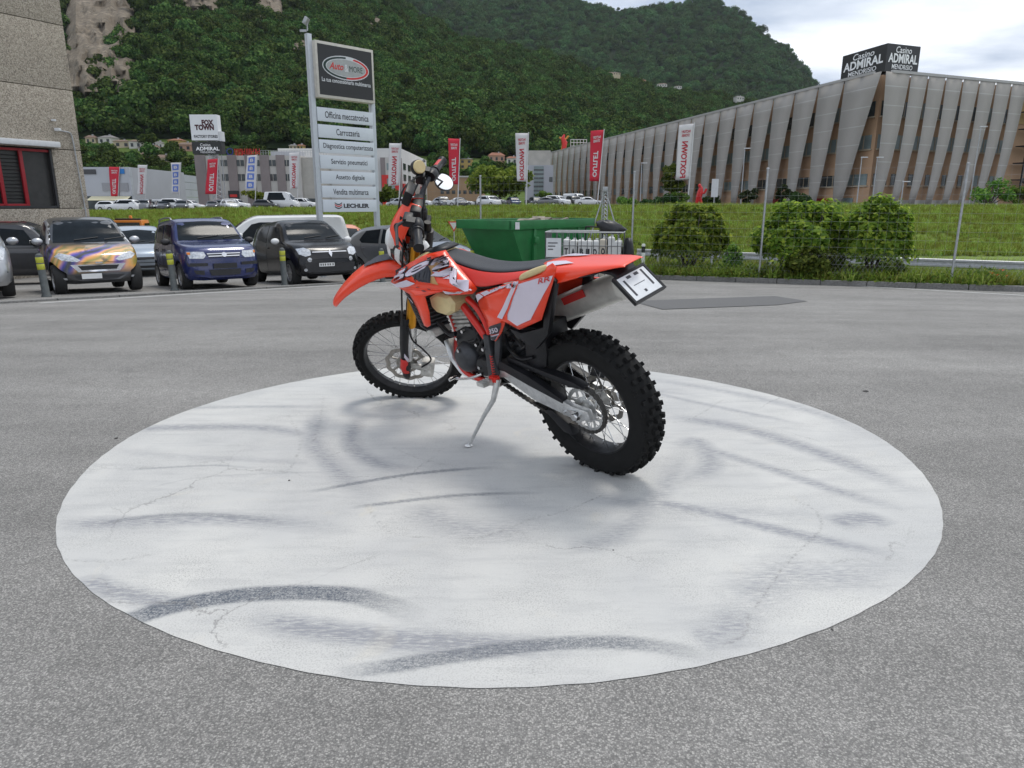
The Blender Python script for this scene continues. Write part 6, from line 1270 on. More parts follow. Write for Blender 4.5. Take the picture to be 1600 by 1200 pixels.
for base_, d_, n_, cnt, pit, flip in ((Vector(), dl, nl, 27, 5.66, True), (Vector(), dr, nr_, 8, 3.33, False)):
    for i in range(cnt):
        s0, s1 = i * pit, (i + 1) * pit; out = n_ * 1.1
        if flip:  # image left = far end of the bay
            tl, trr, bl, br_ = s1 - 0.12, s0 + 0.06, s1 + 0.25, s1 - pit * 0.24
        else:
            tl, trr, bl, br_ = s0 + 0.12, s1 - 0.10, s0 - 0.35, s0 + pit * 0.24
        if i == 0: trr = -1.45 if flip else trr; tl = tl if flip else -1.1
        rows = []
        for z in np.linspace(0.15, Ht, 9):
            f_ = (z - 0.15) / (Ht - 0.15); a_ = bl + (tl - bl) * f_; b_ = br_ + (trr - br_) * (f_ ** 0.84); bulge = math.sin(f_ * math.pi) * 0.25 + 0.35 * f_
            rows.append([base_ + d_ * (a_ + (b_ - a_) * u) + out + n_ * (bulge) + Vector((0, 0, float(z))) for u in (0, 0.5, 1)])
        q = MB(); q.grid(rows); q.build('mesh_panel', M_mesh, cas, smooth=True, solid=0.05)
        for zi, (z0, zh) in enumerate(((3.0, 1.5), (7.8, 1.8), (12.0, 1.9))):
            q = MB(); q.obox(base_ + d_ * (s0 + pit * 0.12) + n_ * 0.02 + Vector((0, 0, z0)), d_ * (pit * 0.76), n_ * 0.05, Vector((0, 0, zh))); w_ = q.build('window', M_cwinl if (zi == 1 or random.random() < 0.25) else M_cwin, cas)
            if s0 < 60:
                for kx in (0.32, 0.62):
                    q = MB(); q.obox(base_ + d_ * (s0 + pit * (0.12 + kx * 0.76)) + n_ * 0.075 + Vector((0, 0, z0)), d_ * 0.10, n_ * 0.05, Vector((0, 0, zh))); q.build('mullion', M_cfr, w_)
                q = MB(); q.obox(base_ + d_ * (s0 + pit * 0.08) + n_ * 0.02 + Vector((0, 0, z0 - 0.22)), d_ * (pit * 0.84), n_ * 0.18, Vector((0, 0, 0.2))); q.build('sill', M_cfr, w_)
q = MB()
for d_, n_, ln_ in ((dl, nl, 153.0), (dr, nr_, 26.9)): q.obox(d_ * 0 + n_ * 1.2 + Vector((0, 0, Ht - 0.1)), d_ * ln_, n_ * 0.35, Vector((0, 0, 0.35)))
q.build('roof_edge', mat('roof_edge_metal', (0.40, 0.39, 0.38), 0.5, 0.3, var=0.1), cas)
q = MB(); q.obox(dr * 0.3 + nr_ * 0.03 + Vector((0, 0, 0)), dr * 26, nr_ * 0.06, Vector((0, 0, 1.0))); q.build('plinth', mat('pale_plinth', (0.5, 0.48, 0.45), 0.8, var=0.2, scale=0.4), cas)
for i, t0 in enumerate((3.0, 8.5, 13.5, 20.0)):
    q = MB(); q.obox(dl * t0 + nl * 0.05, dl * 2.6, nl * 0.08, Vector((0, 0, 1.3))); q.build('shop_door', M_redfr if i % 2 else M_cwinl, cas)
# escape stair at the right end
q = MB()
for i in range(7):
    z = 1.5 + i * 2.4; q.obox(dr * 27.6 + nr_ * 0.5 + Vector((0, 0, z)), dr * 7, nr_ * 1.6, Vector((0, 0, 0.15)))
    a_, b_ = (27.9, 34) if i % 2 else (34, 27.9)
    q.tube([dr * a_ + nr_ * 1.9 + Vector((0, 0, z)), dr * b_ + nr_ * 1.9 + Vector((0, 0, z + 2.4))], 0.14, 6)
for t0 in (27.6, 31, 34.4): q.obox(dr * t0 + nr_ * 2.0, dr * 0.2, nr_ * 0.2, Vector((0, 0, 18)))
q.build('escape_stair', M_darkfr, cas)
q = MB(); q.obox(dr * 27.4 + nr_ * 0.05 + Vector((0, 0, 12)), dr * 9, nr_ * 0.1, Vector((0, 0, 4.0))); q.build('ochre_fascia', mat('ochre_panel', (0.42, 0.29, 0.13), 0.8, var=0.2), cas)
# roof sign of two black faces
rs = empty('roof_sign', (49.2, 101.3, CB + Ht), label='black two-sided casino sign on the corner of the roof', cat='sign')
zb, zt = 0.3, 3.75
sg_ = MB(); bx0 = dl * 0.2; P4 = [Vector((0, 0, 0)), dl * 8.8, dl * 8.8 + dr * 6.0, dr * 6.0]; P4 = [p + nl * -0.2 for p in P4]
sg_.add([p + Vector((0, 0, z)) for z in (zb, zt) for p in P4], [(3, 2, 1, 0), (4, 5, 6, 7), (0, 1, 5, 4), (1, 2, 6, 5), (2, 3, 7, 6), (3, 0, 4, 7)]); sgo = sg_.build('sign_box', M_logo_b, rs)
q = MB(); q.obox(Vector((0, 0, -0.1)) + dl * 1, dl * 7, dr * 4.6, Vector((0, 0, 0.45))); q.build('sign_base', M_darkfr, rs)
M_sl = mat('sign_letters_white', (0.88, 0.88, 0.88), 0.5, var=0.03)
for exv, o_, n_, wd_ in ((-dl, P4[0] + dl * 4.4, nl, 8.4), (dr, P4[0] + dr * 3.0, nr_, 5.7)):
    lettering('Casino', o_ + n_ * 0.05 + Vector((0, 0, 3.1)), exv, ey, wd_ * 0.50, 0.8, M_sl, sgo, 0.01, 0.15)
    lettering('ADMIRAL', o_ + n_ * 0.05 + Vector((0, 0, 2.05)), exv, ey, wd_ * 0.93, 1.15, M_sl, sgo, 0.03, 0.0)
    lettering('MENDRISIO', o_ + n_ * 0.05 + Vector((0, 0, 1.0)), exv, ey, wd_ * 0.66, 0.6, M_sl, sgo, 0.01, 0.0)
# ================================================================ buildings beyond the car park
def quadbuild(name, label, xl, xr, ytop, dl_, dr_, m, cat='building', deep=25, ztop=None, zbase=None):
    """box whose front runs between two bearings at two distances; returns root, front axis, height"""
    a, b = at(xl, 321, dl_), at(xr, 321, dr_); zb_ = min(plateau_z(a.x), plateau_z(b.x)) - 0.2 if zbase is None else zbase
    zt_ = at((xl + xr) / 2, ytop, (dl_ + dr_) / 2).z if ztop is None else ztop
    r = empty(name, (a.x, a.y, zb_), label=label, cat=cat)
    e = Vector((b.x - a.x, b.y - a.y, 0)); w_ = e.length; e.normalize(); n = Vector((e.y, -e.x, 0))
    q = MB(); q.obox(Vector(), e * w_, n * -deep, Vector((0, 0, zt_ - zb_))); q.build('wall', m, r)
    return r, e, n, w_, zt_ - zb_
M_hall = mat('hall_cladding', (0.44, 0.45, 0.48), 0.45, 0.2, var=0.06, scale=0.2)
r, e, n, w_, h_ = quadbuild('retail_hall', 'low pale grey metal retail hall behind the flags at left', 128, 208, 261, 150, 150, M_hall)
q = MB(); q.obox(e * (w_ * 0.1) + n * 0.05, e * (w_ * 0.9), n * 0.1, Vector((0, 0, 3.4))); q.build('shopfront', M_cwin, r)
q = MB(); q.obox(e * (w_ * 0.22) + n * 0.1 + Vector((0, 0, 3.3)), e * (w_ * 0.76), n * 2.0 - Vector((0, 0, 0.8)), Vector((0, 0, 0.1))); q.build('awning', mat('awning_cream', (0.62, 0.58, 0.40), 0.7, var=0.05), r)
q = MB(); q.obox(e * (w_ * 0.66) + n * 0.05 + Vector((0, 0, h_ - 1.3)), e * 2.7, n * 0.1, Vector((0, 0, 0.95))); q.build('shop_sign', mat('sign_blue', srgb(40, 120, 190), 0.5), r)
q = MB(); q.obox(e * (w_ * 0.12) + n * 0.05 + Vector((0, 0, h_ - 1.4)), e * 2.6, n * 0.1, Vector((0, 0, 0.95))); q.build('shop_sign', mat('sign_dark', (0.06, 0.06, 0.065), 0.5), r)
q = MB(); q.obox(e * (w_ * 0.45) + n * 0.05 + Vector((0, 0, 4.4)), e * 5.3, n * 0.1, Vector((0, 0, 1.6))); q.build('wall_panel', mat('hall_grey', (0.30, 0.30, 0.32), 0.5), r)
c0 = e * w_; c1 = at(320, 321, 200) - r.location; sdv_ = Vector((c1.x - c0.x, c1.y - c0.y, 0)); Ls = sdv_.length; sdv_.normalize(); sn = Vector((sdv_.y, -sdv_.x, 0))
for i in range(9):
    for j in range(5):
        q = MB(); q.obox(c0 + sdv_ * (Ls * i / 9) + sn * 0.02 + Vector((0, 0, h_ * j / 5)), sdv_ * (Ls / 9 - 0.06), sn * 0.12, Vector((0, 0, h_ / 5 - 0.07))); q.build('cladding_panel', mat('hall_side', (0.50, 0.52, 0.56), 0.4, 0.2, var=0.05, scale=0.3), r)
q = MB(); q.lathe([(1.1, 0.0), (0.9, 0.5), (0, 0.55)], c0 + sdv_ * 6 + sn * 0.15 + Vector((0, 0, 5.5)), sn, n=20); q.build('wall_disc', M_darkfr, r)
M_mauve = mat('mauve_render', (0.25, 0.215, 0.21), 0.9, var=0.08, scale=0.5); M_pale = mat('pale_render', (0.50, 0.48, 0.45), 0.9, var=0.08, scale=0.5)
r, e, n, w_, h_ = quadbuild('outlet_building', 'concrete outlet building with mauve stripes and two rows of windows', 312, 474, 243, 142, 142, M_pale)
bx = lambda x: (at(x, 321, 142).x - r.location.x)
for x0, x1 in ((312, 328), (340, 348), (362, 376), (389, 403), (412, 426), (437, 450)):
    q = MB(); q.obox(Vector((bx(x0), 0, 0)) + n * 0.0, e * (bx(x1) - bx(x0)), n * 0.25, Vector((0, 0, h_ + 0.1))); q.build('stripe', M_mauve, r)
zpx = lambda y: at(400, y, 142).z - r.location.z
for x0, x1 in ((351.5, 361.3), (375.8, 387.0), (401, 411), (425, 436), (449, 457)):
    for y0, y1 in ((250, 259.5), (272, 282.5)):
        q = MB(); q.obox(Vector((bx(x0), 0, zpx(y1))) + n * 0.03, e * (bx(x1) - bx(x0)), n * 0.06, Vector((0, 0, zpx(y0) - zpx(y1)))); wq = q.build('window', M_cwin, r)
        q = MB(); q.obox(Vector(((bx(x0) + bx(x1)) / 2 - 0.05, 0, zpx(y1))) + n * 0.1, e * 0.1, n * 0.04, Vector((0, 0, zpx(y0) - zpx(y1)))); q.build('mullion', M_conc, wq)
q = MB(); q.obox(Vector((bx(359.5), 0, zpx(313))) + n * 0.3, e * (bx(376.5) - bx(359.5)), n * 0.1, Vector((0, 0, zpx(298) - zpx(313)))); po = q.build('poster', M_logo_b, r)
q = MB(); q.obox(Vector((bx(362), 0, zpx(308))) + n * 0.42, e * 1.4, n * 0.02, Vector((0, 0, 0.5))); q.build('poster_picture', M_redg, po)
q = MB(); q.obox(Vector((bx(424), 2, h_)), e * (bx(470) - bx(424)), n * -3, Vector((0, 0, 0.9))); q.build('roof_unit', M_hall, r)
q = MB()
for i in range(26): q.obox(Vector((bx(414) + i * 0.5, -0.1, h_)), e * 0.06, n * 0.06, Vector((0, 0, 0.9)))
for z in (0.45, 0.88): q.obox(Vector((bx(414), -0.1, h_ + z)), e * 13, n * 0.05, Vector((0, 0, 0.05)))
q.build('roof_railing', M_galv, r)
rl = empty('roof_lettering', (r.location.x + bx(358), r.location.y + 0.5, r.location.z + h_), label='red roof lettering with blue ring on the outlet building', cat='sign')
u_ = bx(412) - bx(358)
q = MB(); q.lathe([(0.50, -0.05), (0.66, -0.05), (0.66, 0.05), (0.50, 0.05)], (0.9, 0, 0.75), (0, 1, 0), n=20, closed=True); q.build('blue_ring', mat('sign_deepblue', srgb(30, 40, 130), 0.4), rl)
M_neon = mat('sign_red', srgb(200, 34, 34), 0.4)
for i in range(9):
    x_ = 1.9 + i * 0.56; q = MB()
    if i in (3, 6, 8): q.lathe([(0.16, -0.05), (0.26, -0.05), (0.26, 0.05), (0.16, 0.05)], (x_, 0, 0.55), (0, 1, 0), n=12, closed=True); q.box((x_ + 0.2, 0, 0.75), (0.08, 0.1, 1.1))
    else: q.box((x_, 0, 0.65), (0.09, 0.1, 1.25)); q.box((x_ + 0.26, 0, 0.65), (0.09, 0.1, 1.25)); q.box((x_ + 0.13, 0, 0.1), (0.18, 0.1, 0.1))
    q.build('red_letter', M_neon, rl)
q = MB(); q.obox((0.1, 0.1, 0.0), (6.9, 0, 0), (0, 0.05, 0), (0, 0, 0.06)); q.build('sign_rail', M_darkfr, rl)
r, e, n, w_, h_ = quadbuild('plain_annex', 'plain concrete annex beside the tall totem sign', 470, 503, 246, 142.6, 142.6, M_conc)
q = MB(); q.obox(e * (w_ * 0.3) + n * 0.04, e * (w_ * 0.7), n * 0.06, Vector((0, 0, 2.2))); q.build('dark_opening', M_cwin, r)
# white sign tower
st_ = at(335, 321, 134); stz = plateau_z(st_.x)
tw = empty('sign_tower', (st_.x, st_.y, stz), label='lattice sign tower with white outlet sign over a black casino sign', cat='sign')
zq = lambda y: at(335, y, 134).z - stz; xq = lambda x: at(x, 321, 134).x - st_.x
lat = MB()
for dx, dy in ((xq(337), 0.8), (xq(351), 0.8), (xq(337), -0.8), (xq(351), -0.8)): lat.tube([Vector((dx, dy, 0)), Vector((dx, dy, zq(200)))], 0.09, 6)
for i in range(14):
    z = i * 0.8; lat.tube([Vector((xq(337), -0.8, z)), Vector((xq(351), -0.8, z + 0.8))], 0.045, 5); lat.tube([Vector((xq(351), -0.8, z)), Vector((xq(337), -0.8, z + 0.8))], 0.045, 5); lat.tube([Vector((xq(337), -0.8, z)), Vector((xq(351), -0.8, z))], 0.045, 5)
lat.build('lattice', M_galv, tw)
q = MB(); q.obox((xq(314), -1.0, zq(220)), (xq(355) - xq(314), 0.0, 0), (0, 1.6, 0), (0, 0, zq(180) - zq(220))); wp_ = q.build('white_panel', mat('tower_white', (0.72, 0.73, 0.74), 0.5, var=0.02), tw)
q = MB(); q.obox((xq(313.5), -1.05, zq(241)), (xq(358.5) - xq(313.5), 0, 0), (0, 1.6, 0), (0, 0, zq(222) - zq(241))); bp2 = q.build('black_panel', M_logo_b, tw)
X_, Z_ = Vector((1, 0, 0)), Vector((0, 0, 1)); M_maroon = mat('sign_maroon', srgb(70, 18, 30), 0.5)
lettering('FOX', (xq(340.5), -1.03, zq(192.5)), X_, Z_, 2.1, 0.95, M_maroon, wp_, 0.06)
lettering('TOWN', (xq(335), -1.03, zq(200)), X_, Z_, 3.4, 0.95, M_maroon, wp_, 0.06)
lettering('FACTORY STORES', (xq(336), -1.03, zq(214)), X_, Z_, 4.2, 0.5, M_ink, wp_, 0.03)
lettering('Casino', (xq(334), -1.08, zq(227)), X_, Z_, 1.8, 0.5, M_sl, bp2, 0.0); lettering('ADMIRAL', (xq(337), -1.08, zq(233)), X_, Z_, 4.2, 0.62, M_sl, bp2, 0.03); lettering('MENDRISIO', (xq(337), -1.08, zq(238.5)), X_, Z_, 2.6, 0.3, M_sl, bp2, 0.0)
q = MB(); q.obox((xq(355.3), -0.9, zq(221)), (0.5, 0, 0), (0, 1.4, 0), (0, 0, zq(206) - zq(221))); q.build('side_panel', M_whitem, tw)
# building with red framed windows right of the totem
r, e, n, w_, h_ = quadbuild('red_framed_building', 'pale building with red framed windows right of the totem', 597, 628, 246, 150, 150, M_mauve)
q = MB(); q.obox(e * (w_ * 0.25) + n * 0.02, e * (w_ * 0.5), n * 0.1, Vector((0, 0, h_))); q.build('pale_strip', M_pale, r)
for y0, y1, red in ((255, 266, False), (279, 300, True)):
    za, zc = at(612, y1, 150).z - r.location.z, at(612, y0, 150).z - r.location.z
    q = MB(); q.obox(e * (w_ * 0.32) + n * 0.13 + Vector((0, 0, za)), e * (w_ * 0.36), n * 0.06, Vector((0, 0, zc - za))); q.build('window', M_cwinl, r)
    if red:
        for t0, t1 in ((0.05, 0.30), (0.70, 0.92)): q = MB(); q.obox(e * (w_ * t0) + n * 0.14, e * (w_ * (t1 - t0)), n * 0.1, Vector((0, 0, zc))); q.build('red_frame', M_redg, r)
        q = MB(); q.obox(e * (w_ * 0.05) + n * 0.15 + Vector((0, 0, zc)), e * (w_ * 0.87), n * 0.1, Vector((0, 0, 0.7))); q.build('red_frame', M_redg, r)
r2, e, n, w_, h_ = quadbuild('white_wing', 'white wing with a row of small windows behind the handlebar', 629, 668, 242, 151, 190, mat('white_render', (0.62, 0.61, 0.59), 0.9, var=0.05, scale=0.4))
for i in range(6):
    for z0 in (2.0, 5.6, 7.8): q = MB(); q.obox(e * (w_ * (0.06 + i * 0.16)) + n * 0.03 + Vector((0, 0, z0)), e * (w_ * 0.08), n * 0.08, Vector((0, 0, 1.3))); q.build('window', M_cwin, r2)
for i in range(3): q = MB(); q.obox(e * (w_ * (0.02 + i * 0.33)) + n * 0.05, e * (w_ * 0.06), n * 0.3, Vector((0, 0, 5.0))); q.build('red_frame', M_redg, r2)
r, e, n, w_, h_ = quadbuild('brown_office', 'low tan brick office behind the tree and the parked cars', 668, 752, 277, 165, 165, mat('tan_brick', (0.36, 0.24, 0.14), 0.9, var=0.1, scale=0.5))
for i in range(7): q = MB(); q.obox(e * (w_ * (0.25 + i * 0.105)) + n * 0.03 + Vector((0, 0, 3.1)), e * (w_ * 0.06), n * 0.06, Vector((0, 0, 0.75))); q.build('window', M_cwin, r)
for i in range(4): q = MB(); q.obox(e * (w_ * (0.3 + i * 0.17)) + n * 0.03 + Vector((0, 0, 0.4)), e * (w_ * 0.1), n * 0.06, Vector((0, 0, 1.1))); q.build('window', M_cwin, r)
q = MB(); q.obox(e * -0.3 + n * 0.3 + Vector((0, 0, h_)), e * (w_ + 0.6), n * -26, Vector((0, 0, 0.3))); q.build('roof', M_pale, r)
r, e, n, w_, h_ = quadbuild('grey_office', 'grey office block with glazed stair strip at the casino corner', 822, 864, 258, 205, 205, mat('office_grey', (0.40, 0.41, 0.44), 0.8, var=0.05, scale=0.4), deep=18)
q = MB(); q.obox(e * (w_ * 0.28) + n * 0.03 + Vector((0, 0, 0.5)), e * (w_ * 0.36), n * 0.08, Vector((0, 0, h_ - 0.8))); gs = q.build('stair_glazing', M_cwinl, r)
for i in range(9): q = MB(); q.obox(e * (w_ * 0.28) + n * 0.12 + Vector((0, 0, 0.8 + i * (h_ - 1.2) / 9)), e * (w_ * 0.36), n * 0.06, Vector((0, 0, 0.45))); q.build('glazing_band', M_cwin, gs)
q = MB(); q.obox(e * (w_ * 0.85) + n * 0.03 + Vector((0, 0, h_ * 0.6)), e * 0.9, n * 0.08, Vector((0, 0, 1.3))); q.build('window', M_cwin, r)
q = MB(); q.obox(e * (w_ * 0.1) + n * -2 + Vector((0, 0, h_)), e * (w_ * 0.8), n * -8, Vector((0, 0, 4.0))); q.build('penthouse', M_conc, r)
# red and gold figure on the casino roof, red statue at its foot
fp_ = Vector((49.2, 101.3, 0)) + dl * 137 + Vector((-1.0, 0, CB + Ht))
fg = empty('roof_figure', fp_, label='red and gold roof figure beside a white railing', cat='statue')
M_goldf = mat('figure_gold', srgb(196, 140, 60), 0.5)
q = MB(); q.tube([Vector((0, 0, 0)), Vector((0.3, 0, 2.2)), Vector((-0.3, 0, 3.6)), Vector((0.2, 0, 4.6))], [0.7, 0.9, 0.6, 0.25], 8); q.build('torso', M_redg, fg, smooth=True)
q = MB(); q.tube([Vector((-1.4, 0, 3.8)), Vector((-0.3, 0, 3.0)), Vector((0.8, 0, 3.4)), Vector((1.5, 0, 4.2))], 0.28, 6); q.build('arms', M_goldf, fg, smooth=True)
q = MB(); q.tube([Vector((-0.6, 0, 0)), Vector((-0.3, 0, 1.6))], 0.3, 6); q.tube([Vector((0.7, 0, 0)), Vector((0.4, 0, 1.6))], 0.3, 6); q.build('legs', M_goldf, fg)
q = MB()
for i in range(6): q.tube([Vector((2.2 + i * 1.0, 0, 0)), Vector((2.2 + i * 1.0, 0, 3.2))], 0.09, 5)
for z in (1.2, 2.2, 3.1): q.tube([Vector((2.2, 0, z)), Vector((7.2, 0, z))], 0.08, 5)
q.build('railing', M_whitem, fg)
sp2 = at(1092, 321, 84); sz = plateau_z(sp2.x)
sg2 = empty('red_statue', (sp2.x, sp2.y, sz), label='bright red abstract statue at the foot of the casino building', cat='statue')
q = MB(); q.tube(catmull([Vector((-0.35, 0, 0)), Vector((-0.2, 0, 0.7)), Vector((0.0, 0, 1.3)), Vector((0.1, 0, 1.9)), Vector((0.05, 0, 2.25))], 4), [0.16, 0.17, 0.18, 0.2, 0.22, 0.25, 0.3, 0.33, 0.34, 0.34, 0.33, 0.3, 0.27, 0.24, 0.2, 0.16, 0.1], 8); q.build('body', M_neon, sg2, smooth=True)
q = MB(); q.tube(catmull([Vector((0.35, 0, 0)), Vector((0.2, 0, 0.5)), Vector((0.05, 0, 1.1))], 4), 0.17, 8); q.build('leg', M_neon, sg2, smooth=True)
q = MB(); q.tube(catmull([Vector((0.1, 0, 1.6)), Vector((0.5, 0, 1.5)), Vector((0.75, 0, 1.95))], 4), 0.13, 8); q.build('arm', M_neon, sg2, smooth=True)
q = MB(); q.ball((-0.05, 0, 2.3), 0.2, 10, 8); q.build('head', M_neon, sg2, smooth=True)
# ================================================================ banner flags along the bank
M_fred = mat('banner_red', srgb(196, 38, 58), 0.75, var=0.05, scale=2); M_fwhite = mat('banner_white', (0.62, 0.60, 0.60), 0.75, var=0.04, scale=2); M_fblue = mat('banner_blue', srgb(95, 120, 190), 0.7, var=0.05); M_fink = mat('banner_red_ink', srgb(176, 30, 50), 0.7); M_pole = mat('flag_pole_white', (0.60, 0.60, 0.60), 0.4, 0.3, var=0.05)
FL = [(146, 135, 265, 304, 330, 'w', 'leftmost white banner flag, next to the concrete building'), (187, 172, 261, 303, 329, 'r', 'leftmost red banner flag, before the pale retail hall'), (230, 217, 258, 301, 329, 'w', 'white banner flag before the corner of the retail hall'), (283, 268, 254, 299, 328, 'b', 'blue and white banner flag before the retail hall'), (341, 325, 248, 299, 328, 'r', 'red banner flag below the sign tower'), (402, 387, 242, 293, 327, 'b', 'blue and white banner flag before the striped outlet building'), (468, 453, 238, 290, 327, 'w', 'white banner flag left of the totem sign'), (627, 610, 224, 284, 325, 'w', 'white banner flag right of the totem sign'), (719, 702, 217, 282, 323, 'r', 'red banner flag above the motorcycle seat'), (826, 807, 208, 277, 322, 'w', 'white banner flag left of the casino building'), (944, 925, 203, 276, 321, 'r', 'red banner flag before the casino facade'), (1085, 1064, 193, 272, 322, 'w', 'rightmost white banner flag, beside the round tree')]
for i, (xp, xl, yt, yb, yg, kind, lab) in enumerate(FL):
    D = 9.0 * FPX / (yg - yt) * 1.02; bse = at(xp - (4 if i < 10 else 11), yg, D); bz = plateau_z(bse.x) - 0.1
    top_ = at(xp, yt, D)
    f_ = empty('banner_flag', (bse.x, bse.y, bz), label=lab, cat='flag', group='banner flags along the bank')
    tp_ = Vector((top_.x - bse.x, 0, top_.z - bz)); q = MB(); q.tube([Vector((0, 0, 0)), tp_ + Vector((0, 0, 0.1))], [0.07, 0.05], 8); q.build('pole', M_pole, f_, smooth=True)
    Hf = (yb - yt) / FPX * D; Wf = (xp - xl) / FPX * D; sk = random.uniform(-0.1, 0.35)
    def fp(u, v):  # u 0..1 away from the pole, v 0..1 downwards
        pole = tp_ * (1 - v * Hf / max(tp_.z, 0.1)); return Vector((pole.x - 0.06 - u * Wf * (1 - 0.25 * v * (sk > 0.1)), 0.18 * math.sin(u * 3 + v * 4 + i) * u, pole.z + 0.1 * u * math.sin(v * 5 + i) - 0.05 * u))
    q = MB(); q.grid([[fp(u, v) for u in np.linspace(0, 1, 6)] for v in np.linspace(0, 1, 14)]); bn = q.build('banner', {'w': M_fwhite, 'r': M_fred, 'b': M_fwhite}[kind], f_, smooth=True, solid=0.02)
    def onflag(p): u, v = p.x, p.y; return fp(u, v) + Vector((0, -0.04, 0))
    # the print is seen from the back: mirrored, running upwards
    if kind == 'b':
        for j in range(4):
            q = MB(); q.grid([[onflag(Vector((u, v, 0))) for u in (0.18, 0.5, 0.85)] for v in (0.05 + j * 0.235, 0.15 + j * 0.235, 0.23 + j * 0.235)]); q.build('blue_square', M_fblue, bn)
            lettering('B', (0.5, 0.14 + j * 0.235, 0), (-1, 0, 0), (0, -1, 0), 0.35, 0.09, M_fwhite, bn, 0.03, proj=lambda p: onflag(p) + Vector((0, -0.03, 0)))
    else:
        ink = M_fink if kind == 'w' else M_fwhite
        lettering('FOXTOWN' if kind == 'w' else 'OUTLET', (0.5, 0.64 if kind == 'w' else 0.66, 0), (0, -1, 0), (-1, 0, 0), 0.66 if kind == 'w' else 0.52, 0.42, ink, bn, 0.035, proj=onflag)
        lettering('FACTORY', (0.5, 0.13, 0), (1, 0, 0), (0, -1, 0), 0.62, 0.05, ink, bn, 0.03, proj=onflag); lettering('STORES', (0.5, 0.20, 0), (1, 0, 0), (0, -1, 0), 0.52, 0.05, ink, bn, 0.03, proj=onflag)
# ================================================================ wooded hills
M_f1 = leaf_mat('forest_leaf', (0.020, 0.044, 0.015), (0.046, 0.088, 0.024), (0.115, 0.175, 0.048), 0.2, 0.0, 1.0)
M_f2 = leaf_mat('forest_leaf_dark', (0.034, 0.072, 0.028), (0.058, 0.110, 0.040), (0.095, 0.160, 0.054), 0.15, 0.0, 1.0)
k = NT('cliff_rock', 0.95, 0.2); k.color(k.mix(k.rng(k.noise(0.07, 8, 0.75), 0.40, 0.60), (0.20, 0.165, 0.125), k.mix(k.rng(k.noise(0.22, 7, 0.75), 0.35, 0.65), (0.055, 0.05, 0.042), (0.36, 0.30, 0.23)))); k.bump(k.noise(0.12, 8, 0.7), 1.0, 3.0); M_rock = k.m
k = NT('forest_floor', 1.0, 0.1); k.color(k.mix(k.noise(0.06, 6, 0.6), (0.010, 0.018, 0.007), (0.022, 0.035, 0.012))); M_floor = k.m
k = NT('meadow', 1.0, 0.1); k.color(k.mix(k.noise(0.08, 6, 0.6), (0.06, 0.10, 0.02), (0.10, 0.14, 0.035))); M_meadow = k.m
def crown_proto(seed, n, m, tall=1.0):
    """a tree crown of leafy clumps round an uneven core, about 1 m radius"""
    r = np.random.default_rng(seed); nc = 9
    cs = r.normal(size=(nc, 3)); cs /= np.linalg.norm(cs, axis=1)[:, None]; cs *= r.uniform(0.35, 0.72, (nc, 1)); cs[:, 2] = np.abs(cs[:, 2]) * 0.9 * tall + 0.1
    pts = []; nrm = []
    for c in cs:
        rad = r.uniform(0.32, 0.5); k_ = n // nc
        d = r.normal(size=(k_, 3)); d[:, 2] = d[:, 2] * 0.8 + 0.25; d /= np.linalg.norm(d, axis=1)[:, None]
        pts.append(c + d * rad * r.uniform(0.75, 1.05, (k_, 1))); nrm.append(d)
    return proto('c', leaf_mesh('crown_kind', np.concatenate(pts), np.concatenate(nrm), 0.105, m, jit=0.28, aspect=0.8))
def noise2(x, y, s=0): return math.sin(x * 1.3 + s) * math.cos(y * 1.7 + s * 2) + 0.5 * math.sin(x * 2.9 + y * 2.3 + s) + 0.25 * math.sin(x * 6.1 - y * 5.3 + s * 3)
def hill(name, ridge, base, d0, d1, nxh, nyh, cliffs=(), m=None, shape=0.8, bump=6.0, x0=-500, x1=1700):
    """terrain sheet: for each bearing it rises from the base at distance d0 to the ridge at d1, then falls away behind"""
    vs = []; rows = []
    for i in range(nxh + 1):
        x = x0 + (x1 - x0) * i / nxh; yr = interp(ridge, x); yb = interp(base, x); D0, D1 = (interp(d0, x), interp(d1, x)); row = []
        for j in range(nyh + 1):
            t = j / nyh
            if t <= 0.86:
                q = t / 0.86; D = D0 + (D1 - D0) * q ** 1.15; y = yb + (yr - yb) * q ** shape; p = at(x, y, D); nz = noise2(x * 0.012, q * 7, 1.0) * bump * math.sin(min(1, q * 1.0) * math.pi) ; p = p + Vector((0, nz * 1.5, nz * 0.4))
            else:
                q = (t - 0.86) / 0.14; D = D1 * (1 + 0.35 * q); p0 = at(x, yr, D1); p = at(x, yr, D); p.z = p0.z * (1 - 0.7 * q)
            row.append(p)
        rows.append(row)
    fs = []; n = nyh + 1
    o = MB().grid(rows).build(name, m, smooth=True, recalc=False); tag(o, kind='structure')
    return rows
far_ridge = [(-500, -250), (600, -60), (760, -22), (870, -4), (905, 6), (960, 17), (1010, 15), (1060, 8), (1095, 2), (1130, 10), (1175, 38), (1215, 70), (1240, 88), (1258, 102), (1266, 112), (1269, 134), (1300, 180), (1400, 220), (1700, 250)]
near_ridge = [(-500, -420), (100, -260), (420, -140), (560, -40), (620, 2), (660, 30), (700, 52), (735, 66), (790, 78), (850, 92), (900, 108), (960, 128), (1020, 140), (1080, 150), (1150, 160), (1230, 200), (1300, 235), (1700, 290)]
base_l = [(-500, 214), (100, 214), (300, 214), (360, 226), (500, 236), (700, 242), (820, 250), (900, 275), (1300, 305), (1700, 312)]
NEAR = hill('near_hill', near_ridge, base_l, [(-500, 420), (600, 400), (1700, 520)], [(-500, 900), (600, 980), (1000, 1000), (1700, 1000)], 150, 60, m=M_floor, shape=0.85)
